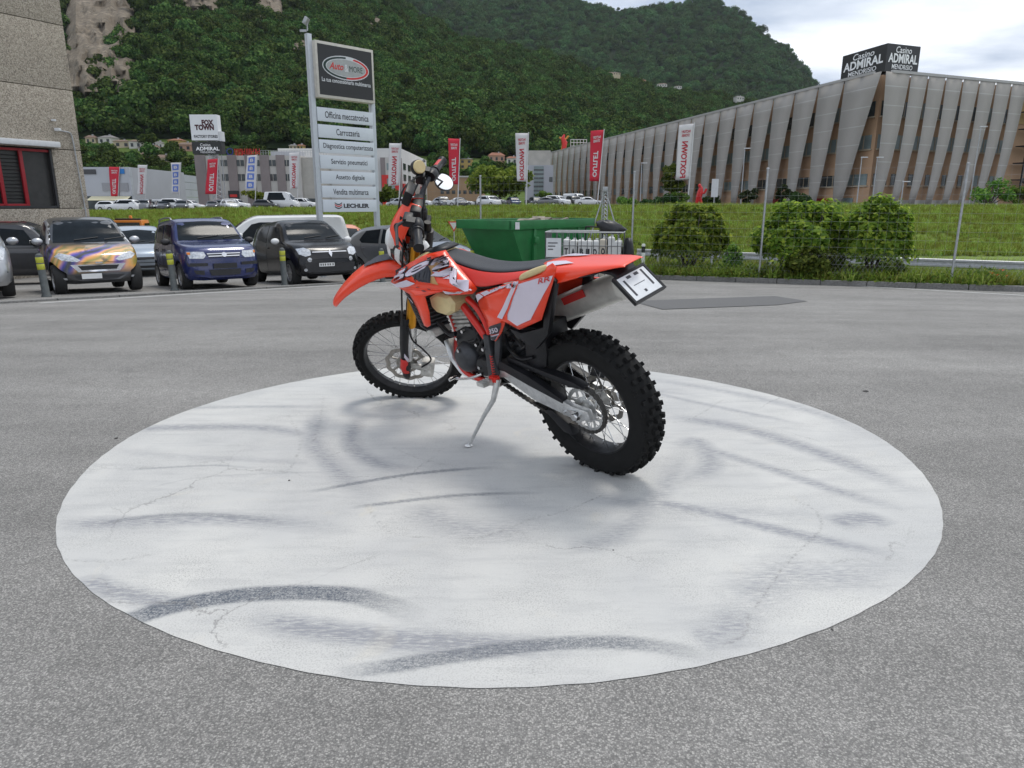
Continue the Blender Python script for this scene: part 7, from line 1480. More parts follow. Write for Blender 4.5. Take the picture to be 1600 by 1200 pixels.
FAR = hill('far_hill', far_ridge, [(-500, 200), (1700, 290)], [(-500, 1250), (1700, 1250)], [(-500, 2100), (1700, 2000)], 160, 50, m=M_floor, shape=0.8, bump=14)
foot_rows = []
fo = MB(); rws = []
for x in np.linspace(-500, 1700, 60):
    yb = interp(base_l, float(x)); D0 = interp([(-500, 420), (600, 400), (1700, 520)], float(x))
    a = at(float(x), yb, D0); a.z -= 1; b = at(float(x), 318, 200); b.z = 0.2
    rws.append([b.lerp(a, float(t)) + Vector((0, 0, -6 * math.sin(float(t) * math.pi))) for t in np.linspace(0, 1, 9)])
fo.grid(rws); o = fo.build('hill_foot', M_meadow, smooth=True, recalc=False); tag(o, kind='structure')
FOOT = rws
CLIFF = [(100, 215, -40, 168), (255, 350, -60, 22), (395, 445, -30, 38), (455, 480, 60, 80), (575, 600, 25, 48), (640, 665, 60, 78), (470, 545, -40, 10)]
def in_cliff(x, y):
    for a, b, c, d in CLIFF:
        if a - 6 < x < b + 6 and c < y < d:
            if a == 100 and y < 100 + 62 * math.sin((x - 60) * 0.03) and mnoise.fractal(Vector((x * 0.04, y * 0.05, 4.0)), 0.9, 2.0, 4) > -0.28: return 1.0
            m_ = 1 - max(abs((x - (a + b) / 2) / ((b - a) / 2)), 0) ** 4
            if a == 100 and y > 100 + 68 * math.sin((x - 60) * 0.03): return 0.0
            return m_ * (0.60 + 0.9 * mnoise.fractal(Vector((x * 0.035, y * 0.05, 1.0)), 0.9, 2.0, 4))
    return 0.0
from mathutils import noise as mnoise
def px_of(p):
    d = p - CAMv; z = d.dot(FWv); return 800 + FPX * d.dot(RTv) / z, 600 - FPX * d.dot(UPv) / z
def scatter_hill(rows, n, size, name, protos, y_lo, seed, keep=None, cliffs=True):
    r = random.Random(seed); pts = []; scl = []; nx_, ny_ = len(rows) - 1, len(rows[0]) - 1
    cand = []
    for i in range(nx_):
        for j in range(int(ny_ * 0.88)):
            a, b, c = rows[i][j], rows[i + 1][j], rows[i][j + 1]; x, y = px_of(a)
            if -60 < x < 1660 and y > -70: cand.append((i, j, (b - a).cross(c - a).length))
    wts = [c[2] for c in cand]
    for i, j, _ in r.choices(cand, wts, k=n):
        u, v = r.random(), r.random(); p = rows[i][j].lerp(rows[i + 1][j], u).lerp(rows[i][j + 1].lerp(rows[i + 1][j + 1], u), v)
        x, y = px_of(p)
        if cliffs and in_cliff(x, y) > 0.20: continue
        if keep and not keep(x, y, r): continue
        s_ = size * (r.uniform(0.5, 1.0) + 0.75 * r.random() ** 3) * (1 + 0.3 * noise2(x * 0.03, y * 0.05, 5.0)); s_ = max(s_, size * 0.4)
        pts.append((p.x, p.y, p.z + s_ * 0.35)); scl.append(s_)
    return scatter(name, pts, scl, protos, seed)
CR1 = [crown_proto(i, 900, M_f1, 1.0 + 0.15 * (i % 3)) for i in range(6)]
CR2 = [crown_proto(20 + i, 420, M_f2) for i in range(4)]
# bare rock faces standing out of the wood
def ncell(x, y, D): return at(x, y, D)
for ci, (a, b, c, d) in enumerate(CLIFF):
    lab = ['large tawny cliff above the wood beside the concrete building', 'tawny cliff at the top of the wooded hill', 'pale rock face left of the totem lamp', 'small pale outcrop behind the totem lamp', 'small outcrop right of the totem logo', 'small outcrop high on the slope right of the totem', 'rock face at the top edge above the totem'][ci]
    rows = []
    for j in range(26):
        row = []
        for i in range(26):
            u, v = i / 25, j / 25; x = a + (b - a) * u; y = c + (d - c) * v
            yr, yb = interp(near_ridge, x), interp(base_l, x); q = max(0.0, min(1, (y - yb) / (yr - yb))) ** (1 / 0.85); D0 = interp([(-500, 420), (600, 400), (1700, 520)], x); D1 = interp([(-500, 900), (600, 980), (1000, 1000), (1700, 1000)], x)
            D = D0 + (D1 - D0) * q ** 1.15; edge = min(u, 1 - u, v, 1 - v) * 2
            p = at(x, y, D - 26 * min(1, edge * 3) + 14 * mnoise.fractal(Vector((x * 0.07, y * 0.055, ci * 3.1)), 0.8, 2.1, 5) + 22 * (edge < 0.03)); row.append(p)
        rows.append(row)
    o = MB().grid(rows).build('cliff', M_rock, smooth=True, recalc=False); tag(o, lab, kind='structure')
# ================================================================ houses on the slope
M_hw = [mat('house_white', (0.58, 0.56, 0.52), 0.9, var=0.06), mat('house_cream', (0.50, 0.42, 0.29), 0.9, var=0.06), mat('house_ochre', (0.48, 0.33, 0.12), 0.9, var=0.06), mat('house_rose', (0.45, 0.27, 0.20), 0.9, var=0.06), mat('house_grey', (0.36, 0.36, 0.37), 0.9, var=0.06)]
M_roof = [mat('roof_brown', (0.17, 0.115, 0.085), 0.9, var=0.2, scale=1), mat('roof_red', (0.26, 0.115, 0.07), 0.9, var=0.2, scale=1), mat('roof_grey', (0.20, 0.19, 0.185), 0.9, var=0.15, scale=1)]
M_hwin = mat('house_window', (0.03, 0.035, 0.04), 0.3, var=0.2)
def rows_bvh(rows):
    n = len(rows[0]); return BVHTree.FromPolygons([p for r in rows for p in r], [(i * n + j, (i + 1) * n + j, (i + 1) * n + j + 1, i * n + j + 1) for i in range(len(rows) - 1) for j in range(n - 1)])
BV_NEAR, BV_FOOT = rows_bvh(NEAR), rows_bvh(FOOT)
def house(x, y, wpx, hpx, D, wi, ri, roof, lab, flat=False):
    rr_ = ray(x, y).normalized(); hit = (BV_NEAR if y < 200 else BV_FOOT).ray_cast(CAMv, rr_)
    if hit[0] is None: hit = BV_FOOT.ray_cast(CAMv, rr_)
    b = hit[0] if hit[0] is not None else at(x, y, D)
    D = b.y; w_ = wpx / FPX * D; h_ = hpx / FPX * D
    r = empty('house', b, random.uniform(-0.35, 0.35), label=lab, cat='house', group='houses on the wooded slope'); dp = w_ * 0.8
    q = MB(); q.box((0, dp / 2, h_ / 2 - 2.0), (w_, dp, h_ + 4.0)); q.build('wall', M_hw[wi], r)
    if flat: q = MB(); q.box((0, dp / 2, h_ + 0.15), (w_ * 1.05, dp * 1.05, 0.3)); q.build('roof', M_roof[ri], r)
    else:
        rh = roof / FPX * D; o_ = 0.5; q = MB(); q.add([(-w_ / 2 - o_, -o_, h_), (w_ / 2 + o_, -o_, h_), (w_ / 2 + o_, dp + o_, h_), (-w_ / 2 - o_, dp + o_, h_), (-w_ * 0.28, dp / 2, h_ + rh), (w_ * 0.28, dp / 2, h_ + rh)], [(0, 1, 5, 4), (1, 2, 5), (2, 3, 4, 5), (3, 0, 4), (3, 2, 1, 0)]); ro = q.build('roof', M_roof[ri], r)
        q = MB(); q.box((w_ * 0.15, dp * 0.45, h_ + rh * 0.9), (0.7, 0.7, 1.2)); q.build('chimney', M_hw[4], ro)
    nf = max(1, round(h_ / 3.0)); nw = max(2, round(w_ / 3.2))
    for f_ in range(nf):
        for i in range(nw):
            q = MB(); q.box(((i + 0.5) * w_ / nw - w_ / 2, -0.04, (f_ + 0.5) * h_ / nf), (w_ / nw * 0.4, 0.12, h_ / nf * 0.5)); q.build('window', M_hwin, r)
HS = [(164, 224, 22, 8, 380, 0, 2, 4, 'white villa under the wood, left end of the village'), (142, 224, 14, 8, 370, 1, 0, 4, 'cream house half hidden beside the concrete building corner'), (191, 231, 22, 9, 372, 1, 0, 3, 'cream house right of the white villa'), (212, 232, 18, 10, 370, 0, 0, 3, 'pale house above the retail hall roof'), (229, 236, 30, 5, 365, 0, 0, 5, 'long house with a wide brown roof above the retail hall'), (249, 234, 10, 10, 366, 0, 2, 2, 'narrow white house right of the long brown roof'), (272, 227, 20, 7, 384, 2, 1, 3, 'ochre yellow house on the slope'), (289, 236, 20, 9, 372, 3, 0, 4, 'rose coloured house left of the sign tower'), (302, 235, 18, 9, 374, 3, 0, 4, 'rose brown house against the sign tower'), (226, 247, 14, 5, 355, 3, 0, 4, 'small brown roofed house just above the hall'), (254, 253, 24, 6, 345, 1, 0, 5, 'cream house with a broad roof above the hall'), (165, 252, 8, 9, 350, 3, 1, 2, 'little apricot house among the trees at left'), (187, 256, 20, 5, 340, 4, 2, 2, 'grey flat house behind the hall roof'), (289, 263, 16, 9, 330, 3, 1, 2, 'brick red block above the right end of the hall'), (302, 269, 16, 18, 325, 0, 2, 1, 'white block of flats left of the striped outlet building'), (308, 211, 12, 8, 400, 4, 2, 4, 'grey timber house beside the white sign panel'), (309, 219, 10, 6, 396, 2, 2, 2, 'yellow house below the grey timber house'), (458, 233, 11, 5, 385, 1, 2, 2, 'grey cream house above the outlet roof'), (469, 233, 10, 5, 386, 2, 1, 2, 'orange yellow house above the outlet roof'), (728, 264, 20, 14, 350, 2, 2, 2, 'yellow villa with dark roof right of a red flag'), (776, 253, 24, 9, 365, 3, 1, 5, 'rose villa with hipped red roof above the big tree'), (800, 257, 16, 9, 360, 0, 1, 3, 'white house right of the rose villa'), (680, 275, 18, 6, 320, 0, 2, 2, 'white house just above the mirror'), (960, 117, 18, 3, 960, 1, 0, 2, 'pale farmhouse high on the near ridge'), (1005, 130, 9, 4, 990, 3, 1, 2, 'tiny rose house in the ridge village'), (1034, 135, 14, 3, 995, 0, 0, 2, 'tiny white house in the ridge village'), (1060, 138, 10, 3, 995, 0, 0, 1, 'tiny pale house at the right of the ridge village'), (1157, 156, 12, 4, 960, 0, 2, 2, 'small white chapel house where the ridge meets the roof'), (672, 51, 10, 3, 985, 1, 0, 2, 'lone farmhouse at the top of the near ridge'), (640, 270, 14, 6, 330, 4, 2, 2, 'grey house behind the handlebar')]
for hsp in HS: house(*hsp, flat=(hsp[4] < 345 and hsp[3] > 8))
def keep_village(x, y, r):
    if y > 302: return False
    for hx, hy, hw_, hh, *_ in HS:
        if abs(x - hx) < hw_ * 0.5 + 3 and hy - hh * 0.6 < y < hy + 11: return False
    return True
if True:
    scatter_hill(NEAR, 27000, 5.7, 'near_forest', CR1, 0, 3)
    scatter_hill(FAR, 17000, 9.5, 'far_forest', CR2, 0, 4, cliffs=False, keep=lambda x, y, r: not (1225 < x < 1275 and 95 < y < 128 and r.random() < 0.75))
    scatter_hill(FOOT, 4200, 3.4, 'village_trees', CR1, 0, 5, cliffs=False, keep=keep_village)
# ================================================================ single trees and shrubs
M_bark = mat('bark', (0.09, 0.07, 0.05), 0.95, var=0.4, scale=6, bump=0.4)
M_t1 = leaf_mat('tree_leaf_yellow', (0.06, 0.10, 0.015), (0.13, 0.17, 0.022), (0.22, 0.25, 0.04), 0.4)
M_t2 = leaf_mat('tree_leaf_green', (0.045, 0.10, 0.016), (0.10, 0.18, 0.028), (0.20, 0.28, 0.05), 0.45)
M_t3 = leaf_mat('shrub_leaf_dark', (0.012, 0.032, 0.010), (0.03, 0.06, 0.016), (0.055, 0.09, 0.025), 0.3)
def tree(name, base, height, cr, m, lab, trunk_h, n=3500, leaf=0.22, flatten=0.7, cat='tree', group=None, clumps=16):
    t = empty(name, base, label=lab, cat=cat, group=group)
    tk = MB(); tk.tube(catmull([Vector((0, 0, -0.2)), Vector((0.05, 0, trunk_h * 0.5)), Vector((0, 0.05, trunk_h)), Vector((0.1, 0, height * 0.75))], 4), [cr * 0.075 * (1 - 0.06 * i) for i in range(13)], 8)
    pts = []; nr = []
    r = np.random.default_rng(int(abs(base.x * 13 + base.y * 7)) % 9999)
    zc = (trunk_h + height) / 2; hz = (height - trunk_h) / 2
    for c in range(clumps):
        d = r.normal(size=3); d /= np.linalg.norm(d); d *= r.uniform(0.45, 0.85); cpos = np.array([d[0] * cr, d[1] * cr, zc + d[2] * hz])
        tk.tube([Vector((0, 0, trunk_h * 0.9)), Vector(((cpos[0]) * 0.5, cpos[1] * 0.5, (cpos[2] + trunk_h) / 2 + 0.1)), Vector(cpos.tolist())], [cr * 0.03, cr * 0.02, cr * 0.008], 5)
        rad = cr * r.uniform(0.28, 0.42); k_ = n // clumps; dd = r.normal(size=(k_, 3)); dd /= np.linalg.norm(dd, axis=1)[:, None]
        pts.append(cpos + dd * rad * np.array([1, 1, flatten]) * r.uniform(0.4, 1.05, (k_, 1))); nr.append(dd + [0, 0, 0.4])
    tk.build('trunk', M_bark, t, smooth=True); leaf_mesh('crown', np.concatenate(pts), np.concatenate(nr), leaf, m, t)
    return t
def tree_px(name, x, ybase, ytop, wpx, D, m, lab, trunk=0.25, **kw):
    b = at(x, ybase, D); tp2 = at(x, ytop, D); return tree(name, b, tp2.z - b.z, wpx / 2 / FPX * D, m, lab, (tp2.z - b.z) * trunk, **kw)
tree_px('broadleaf_tree', 781, 322, 254, 96, 130, M_t1, 'spreading yellow green tree behind the parked cars', 0.28, n=5200, leaf=0.42, clumps=24)
tree_px('round_tree', 1049, 318, 247, 42, 80, M_t2, 'round bright green tree before the casino facade', 0.22, n=3600, leaf=0.22)
tree_px('small_tree', 400, 322, 298, 38, 136, M_t1, 'small yellow tree before the striped outlet building', 0.45, n=900, leaf=0.3, flatten=0.5)
tree_px('small_tree', 609, 325, 290, 40, 120, M_t2, 'small green tree right of the totem sign', 0.2, n=1400, leaf=0.35)
tree_px('small_tree', 853, 318, 296, 30, 190, M_t2, 'small green tree at the foot of the grey office', 0.2, n=900, leaf=0.4)
tree_px('dark_tree', 722, 300, 262, 22, 240, M_t3, 'dark copper tree left of the yellow green tree', 0.15, n=900, leaf=0.5)
for x, yb, yt, w_, D, m, lab in ((1042, 324, 303, 44, 78, M_t3, 'dark shrub under the round tree'), (1060, 322, 296, 30, 79, M_t2, 'green shrub right of the round tree trunk'), (1110, 322, 303, 30, 86, M_t3, 'dark shrub beside the red statue'), (1168, 322, 292, 30, 84, M_t3, 'round dark shrub before the casino panels'), (1224, 322, 285, 24, 84, M_t3, 'tall dark shrub before the casino windows'), (1246, 322, 300, 40, 82, M_t3, 'low dark shrub right of the tall dark shrub'), (980, 322, 309, 40, 92, M_t2, 'low green shrub right of the white parked cars'), (1545, 322, 278, 66, 82, M_t2, 'bright green mound of shrubs at the right'), (1590, 322, 290, 46, 84, M_t2, 'green shrub at the right edge'), (1010, 322, 312, 26, 92, M_t3, 'small dark shrub left of the round tree')):
    tree_px('shrub', x, yb + 2, yt, w_, D, m, lab, 0.02, n=1500, leaf=0.16, cat='shrub', group='shrubs on the bank top', clumps=12)
# ================================================================ parked cars on the bank top
def far_car(kind, m):
    r = empty('parked_car')
    L, W, top, win = {'hatch': (4.0, 1.72, [(0, 0.6), (0.1, 0.75), (0.95, 0.95), (1.6, 1.4), (2.1, 1.48), (3.2, 1.44), (3.8, 1.0), (4.0, 0.7)], (1.15, 3.6)), 'suv': (4.5, 1.85, [(0, 0.75), (0.1, 0.95), (1.1, 1.08), (1.7, 1.58), (2.2, 1.68), (3.9, 1.64), (4.35, 1.15), (4.5, 0.8)], (1.25, 4.2)), 'sedan': (4.6, 1.78, [(0, 0.6), (0.1, 0.74), (1.25, 0.92), (2.0, 1.36), (2.5, 1.43), (3.2, 1.38), (3.9, 1.0), (4.5, 0.95), (4.6, 0.7)], (1.4, 3.8)), 'van': (5.2, 1.95, [(0, 0.8), (0.1, 1.05), (0.8, 1.25), (1.5, 1.9), (1.9, 2.05), (4.9, 2.05), (5.15, 1.8), (5.2, 0.8)], (0.95, 2.4)), 'minibus': (5.6, 2.0, [(0, 0.9), (0.1, 1.15), (0.8, 1.4), (1.5, 2.4), (1.9, 2.62), (5.3, 2.6), (5.55, 2.2), (5.6, 0.9)], (0.95, 4.9))}[kind]
    sp = dict(L=L, W=W, r=0.33, axles=(0.85, L - 0.9), gc=0.24, tumble=0.18, top=top, belt=[(0, 0.62), (0.8, 0.92), (L, 1.0)] if kind not in ('van', 'minibus') else [(0, 0.8), (1, 1.2), (L, 1.3)], plan=plan_for(L))
    b = car_body(sp, 22).build('body', m, r, smooth=True, sharp=40); bv = bvh_of([b]); bl = 1.0 if kind in ('hatch', 'sedan') else (1.1 if kind == 'suv' else 1.35); zt = max(p[1] for p in top)
    for s_ in (-1, 1):
        patch('side_window', bv, [(win[0] + 0.1, bl), (win[0] + 0.55, zt - 0.14), (win[1] - 0.45, zt - 0.14), (win[1] - 0.1, bl)], lambda a, c: (a, s_, c), (0, -s_, 0), M_glass, r, 0.01, 2)
        for x in sp['axles']: q = MB(); q.lathe([(0, -0.1), (0.33, -0.1), (0.33, 0.1), (0, 0.1)], (x, s_ * (W / 2 - 0.07), 0.33), n=16); w_ = q.build('wheel', M_tyre, r, smooth=True, sharp=40); q = MB(); q.lathe([(0, 0.11 * s_), (0.2, 0.11 * s_)], (x, s_ * (W / 2 - 0.065), 0.33), n=12); q.build('rim', M_rim, w_)
        patch('headlight', bv, [(s_ * 0.62, 0.78), (s_ * 0.8, 0.78), (s_ * 0.8, 0.64), (s_ * 0.55, 0.64)], lambda a, c: (0, a, c), (1, 0, 0), M_lens, r, 0.02, 1)
    hw_ = W / 2 * 0.78; patch('windscreen', bv, [(-hw_, bl + 0.04), (hw_, bl + 0.04), (hw_ * 0.86, zt - 0.1), (-hw_ * 0.86, zt - 0.1)], lambda a, c: (0, a, c), (1, 0, 0), M_glass, r, 0.012, 2)
    patch('rear_screen', bv, [(-hw_, bl + 0.06), (hw_, bl + 0.06), (hw_ * 0.86, zt - 0.12), (-hw_ * 0.86, zt - 0.12)], lambda a, c: (0, a, c), (-1, 0, 0), M_glass, r, 0.012, 2)
    return r
PC = {'white': paint('far_white', (0.68, 0.68, 0.68)), 'silver': paint('far_silver', (0.38, 0.39, 0.40), 0.35, 0.5), 'grey': paint('far_grey', (0.13, 0.135, 0.14), 0.3, 0.3), 'black': paint('far_black', (0.015, 0.015, 0.018)), 'blue': paint('far_blue', (0.03, 0.05, 0.12)), 'red': paint('far_red', (0.30, 0.02, 0.02))}
protos = {kd: far_car(kd, PC['white']) for kd in ('hatch', 'suv', 'sedan', 'van', 'minibus')}
used = set()
ORD = ['first', 'second', 'third', 'fourth', 'fifth', 'sixth', 'seventh', 'eighth', 'ninth', 'tenth', 'eleventh', 'twelfth', 'thirteenth', 'fourteenth', 'fifteenth', 'sixteenth']
KN = {'hatch': 'hatchback', 'suv': 'SUV', 'sedan': 'saloon', 'van': 'van', 'minibus': 'minibus'}
def put(kind, colr, x, D, face, lab):
    src = protos[kind]; o = src if kind not in used else copy_tree(src); used.add(kind)
    p = at(x, 321, D); o.location = (p.x, p.y, plateau_z(p.x) + 0.03)
    o.rotation_euler = (0, 0, face); tag(o, lab, 'car', 'cars parked on the bank top')
    for c in o.children:
        if c.name.startswith('body'):
            c.material_slots[0].link = 'OBJECT'; c.material_slots[0].material = PC[colr]
SIDE_R, SIDE_L, FRONT, REAR = math.pi * 0.98, 0.05, math.pi / 2 + 0.3, -math.pi / 2 + 0.3
lists = [('left of the sign tower', 100, [('suv', 'white', 166, SIDE_L), ('hatch', 'white', 195, SIDE_R), ('hatch', 'grey', 210, FRONT), ('suv', 'grey', 221, FRONT), ('hatch', 'black', 232, FRONT), ('suv', 'silver', 242, FRONT), ('sedan', 'black', 253, FRONT), ('hatch', 'grey', 263, FRONT), ('sedan', 'silver', 272, FRONT), ('hatch', 'black', 282, FRONT), ('suv', 'white', 300, SIDE_R), ('hatch', 'white', 318, SIDE_R)]),
 ('between the sign tower and the totem', 112, [('sedan', 'black', 330, FRONT), ('suv', 'grey', 341, FRONT), ('hatch', 'black', 354, FRONT), ('hatch', 'white', 366, FRONT + 0.4), ('suv', 'white', 390, SIDE_R), ('van', 'white', 412, SIDE_L), ('hatch', 'black', 436, SIDE_R), ('minibus', 'white', 468, SIDE_R), ('suv', 'white', 496, SIDE_R)]),
 ('between the totem and the handlebar', 112, [('hatch', 'silver', 603, SIDE_L), ('sedan', 'black', 620, FRONT), ('suv', 'grey', 634, FRONT)]),
 ('between the handlebar and the casino building', 118, [('suv', 'white', 676, SIDE_R), ('suv', 'grey', 697, FRONT), ('hatch', 'silver', 712, SIDE_R), ('sedan', 'black', 724, FRONT), ('sedan', 'white', 742, SIDE_R), ('hatch', 'silver', 760, FRONT), ('suv', 'white', 779, FRONT + 0.5), ('suv', 'grey', 792, SIDE_R), ('hatch', 'blue', 808, FRONT), ('sedan', 'grey', 828, SIDE_L), ('hatch', 'black', 844, FRONT), ('sedan', 'black', 862, SIDE_R), ('suv', 'white', 890, FRONT + 0.7), ('suv', 'black', 905, FRONT), ('van', 'white', 916, FRONT + 0.4), ('sedan', 'white', 942, SIDE_R)])]
for where, D, lst in lists:
    cnt = {}
    tot_ = {}
    for kd, cl, x, fc in lst: tot_[(kd, cl)] = tot_.get((kd, cl), 0) + 1
    for i, (kd, cl, x, fc) in enumerate(lst):
        cnt[(kd, cl)] = cnt.get((kd, cl), 0) + 1
        lab = f'{cl} {KN[kd]} parked on the bank {where}' if tot_[(kd, cl)] == 1 else f'{ORD[cnt[(kd, cl)] - 1]} {cl} {KN[kd]} from the left, on the bank {where}'
        put(kd, cl, x, D + (i % 3) * 2.5, fc, lab)
# ================================================================ things along the right kerb and behind the bike
def on_kerb(x, s_=0.35):
    """point s metres beyond the kerb line on the bearing of a pixel column"""
    t = (x - 800) / FPX / 1.007                # X = t * Y on this bearing (to first order)
    o = KA - knrm * s_                          # o + u*kdir : x = t*y
    u = (t * o.y - o.x) / (kdir.x - t * kdir.y); p = o + kdir * u
    return Vector((p.x, p.y, land_z(p.x, p.y))), u
# fence
M_wire = mat('fence_wire', (0.34, 0.35, 0.35), 0.5, 0.5, var=0.15)
fp0, u0 = on_kerb(1487)
fence = empty('wire_fence', fp0, label='tall wire mesh fence on steel posts behind the right kerb', cat='fence')
TOPZ = 2.02
fx = []
for x in (1487, 1186, 985, 752):
    p, u = on_kerb(x); fx.append(u); loc = p - fp0; h = TOPZ - p.z
    q = MB(); q.tube([loc + Vector((0, 0, -0.2)), loc + Vector((0, 0, h))], 0.026, 10); q.lathe([(0.04, 0), (0.036, 0.03), (0.0, 0.04)], loc + Vector((0, 0, h)), (0, 0, 1), n=10); q.build('post', M_galv, fence, smooth=True, sharp=40)
u_a, u_b = min(fx) - 9, max(fx) + 3
def fpnt(u, z):
    q = KA - knrm * 0.35 + kdir * u; return Vector((q.x, q.y, z)) - fp0
def fgz(u): q = KA - knrm * 0.35 + kdir * u; return land_z(q.x, q.y)
def wire(mb, a, b, r):
    d = (b - a).normalized(); s1 = d.orthogonal().normalized() * r; s2 = d.cross(s1).normalized() * r
    mb.add([a + s1, a - s1 * 0.5 + s2 * 0.87, a - s1 * 0.5 - s2 * 0.87, b + s1, b - s1 * 0.5 + s2 * 0.87, b - s1 * 0.5 - s2 * 0.87], [(0, 1, 4, 3), (1, 2, 5, 4), (2, 0, 3, 5)])
w_ = MB(); u = u_a
while u < u_b: wire(w_, fpnt(u, fgz(u)), fpnt(u, TOPZ - 0.03), 0.0012); u += 0.2
zz = TOPZ - 0.03
while zz > -0.7: wire(w_, fpnt(u_a, zz), fpnt(u_b, zz), 0.0014); zz -= 0.2
o = w_.build('wire_mesh', M_wire, fence, recalc=False); tag(o, kind='stuff')
w_ = MB(); u = u_a; hL = 0.62
while u < u_b:
    z0 = fgz(u) + 0.02
    for k_ in range(8):
        a, b = hL * k_ / 8, hL * (k_ + 1) / 8
        wire(w_, fpnt(u + (0.0 if k_ % 2 else 0.05), z0 + a), fpnt(u + (0.05 if k_ % 2 else 0.0), z0 + b), 0.0016); wire(w_, fpnt(u + (0.1 if k_ % 2 else 0.05), z0 + a), fpnt(u + (0.05 if k_ % 2 else 0.1), z0 + b), 0.0016)
    u += 0.1
o = w_.build('chain_link', M_wire, fence, recalc=False); tag(o, kind='stuff')
# bushes behind the fence
M_b1 = leaf_mat('bush_leaf', (0.08, 0.18, 0.024), (0.20, 0.36, 0.045), (0.45, 0.58, 0.08), 0.58, 0.2, 0.6)
def bush(x, xw, ytop, lab, n=7500, s_=1.35, leaf=0.072, m=M_b1, wild=0.16):
    p, u = on_kerb(x, s_); D = p.y; rx = xw / 2 / FPX * D; top_z = at(x, ytop, D).z; H = top_z - p.z
    b = empty('bush', p, label=lab, cat='bush', group='leafy bushes behind the fence')
    st = MB()
    for i in range(9):
        a = i * 0.7; st.tube(catmull([Vector((math.cos(a) * 0.08, math.sin(a) * 0.08, 0)), Vector((math.cos(a) * rx * 0.35, math.sin(a) * rx * 0.3, H * 0.45)), Vector((math.cos(a) * rx * 0.6, math.sin(a) * rx * 0.5, H * 0.85))], 4), [0.025] * 5 + [0.012] * 4, 5)
    st.build('stem', M_bark, b)
    r = np.random.default_rng(int(x)); d = r.normal(size=(n, 3)); d[:, 2] = np.abs(d[:, 2]) * 1.1 - 0.15; d /= np.linalg.norm(d, axis=1)[:, None]
    rad = (r.uniform(0, 1, n) ** 0.22) * (1 + wild * (np.sin(d[:, 0] * 7 + x) * np.sin(d[:, 2] * 6) + 0.6 * np.sin(d[:, 1] * 11 + d[:, 0] * 5)))
    c = np.stack([d[:, 0] * rx * rad, d[:, 1] * rx * 0.75 * rad, H * 0.36 + d[:, 2] * rad * H * 0.64], 1); c[:, 2] = np.maximum(c[:, 2], 0.03)
    k2 = n // 10; sh = r.normal(size=(k2, 3)); a2 = r.uniform(0, 6.28, 40)             # shoots that stick out of the outline
    si = r.integers(0, 40, k2); t = r.uniform(0, 1, k2); ph = r.uniform(0.25, 1.25, 40)
    dirs = np.stack([np.cos(a2) * np.cos(ph), np.sin(a2) * np.cos(ph), np.sin(ph)], 1)
    shp = np.stack([dirs[si, 0] * rx * (0.85 + 0.3 * t), dirs[si, 1] * rx * 0.75 * (0.85 + 0.3 * t), H * 0.36 + dirs[si, 2] * H * 0.64 * (0.88 + 0.22 * t)], 1) + sh * 0.03
    allc = np.concatenate([c, shp]); nrm = np.concatenate([d, dirs[si]]) + [0, 0, 0.5]
    leaf_mesh('foliage', allc, nrm, leaf, m, b, aspect=0.6, jit=0.55)
bush(1075, 108, 322, 'round leafy bush behind the fence, leftmost of three', 9500)
bush(1252, 140, 318, 'wide leafy bush in the middle behind the fence', 13000)
bush(1362, 108, 312, 'tall leafy bush right of the middle one', 10000)
bush(1270, 84, 388, 'low pale vine in front of the two big bushes', 2600, 0.62, 0.055, M_t2, 0.25)
bush(1392, 40, 408, 'small weedy bush at the foot of the tall bush', 900, 0.6, 0.05, M_t2, 0.3)
bush(1142, 34, 385, 'small weedy bush right of the leftmost bush', 700, 1.0, 0.05, M_t2, 0.3)
# ground cover spilling over the kerb
pts = []; nr = []
for _ in range(5200):
    u = random.uniform(u0 - 1, u0 + 9.5); s_ = random.uniform(-0.10, 0.9); amp = 0.5 + 0.5 * math.sin(u * 1.7) * math.sin(u * 0.6 + 1)
    if random.random() > 0.25 + amp * 0.75: continue
    q = KA - knrm * s_ + kdir * u; z = (land_z(q.x, q.y) if s_ > 0.15 else ground_z(q.x, q.y) + 0.13) + random.random() ** 2 * 0.28 * (0.3 + amp); pts.append((q.x, q.y, z)); nr.append((random.uniform(-.4, .4), random.uniform(-.8, .2), 1))
o = leaf_mesh('kerb_ivy', pts, nr, 0.045, M_t2, None); tag(o, 'low green creeper along the kerb under the fence', kind='stuff')
# poppies
M_pop = mat('poppy_petal', srgb(226, 88, 30), 0.6, var=0.15)
for i, (x, y) in enumerate(((1563, 424), (1556, 431), (1548, 428), (1571, 436))):
    p, u = on_kerb(x, 0.8); zt = at(x, y, p.y).z; b = empty('poppy', p, label=['tallest orange poppy by the kerb at the right edge', 'orange poppy just left of the tallest one', 'leftmost orange poppy by the kerb', 'rightmost low orange poppy by the kerb'][i], cat='flower', group='orange poppies by the kerb')
    h = max(0.15, zt - p.z); q = MB(); q.tube([Vector((0, 0, 0)), Vector((0.02, 0, h))], 0.004, 5); q.build('stem', M_t2, b)
    q = MB()
    for k_ in range(4):
        a = k_ * math.pi / 2 + 0.3; q.add([Vector((0.02, 0, h)), Vector((0.02 + 0.05 * math.cos(a - 0.6), 0.05 * math.sin(a - 0.6), h + 0.03)), Vector((0.02 + 0.06 * math.cos(a), 0.06 * math.sin(a), h + 0.045)), Vector((0.02 + 0.05 * math.cos(a + 0.6), 0.05 * math.sin(a + 0.6), h + 0.03))], [(0, 1, 2, 3)])
    q.build('petals', M_pop, b)
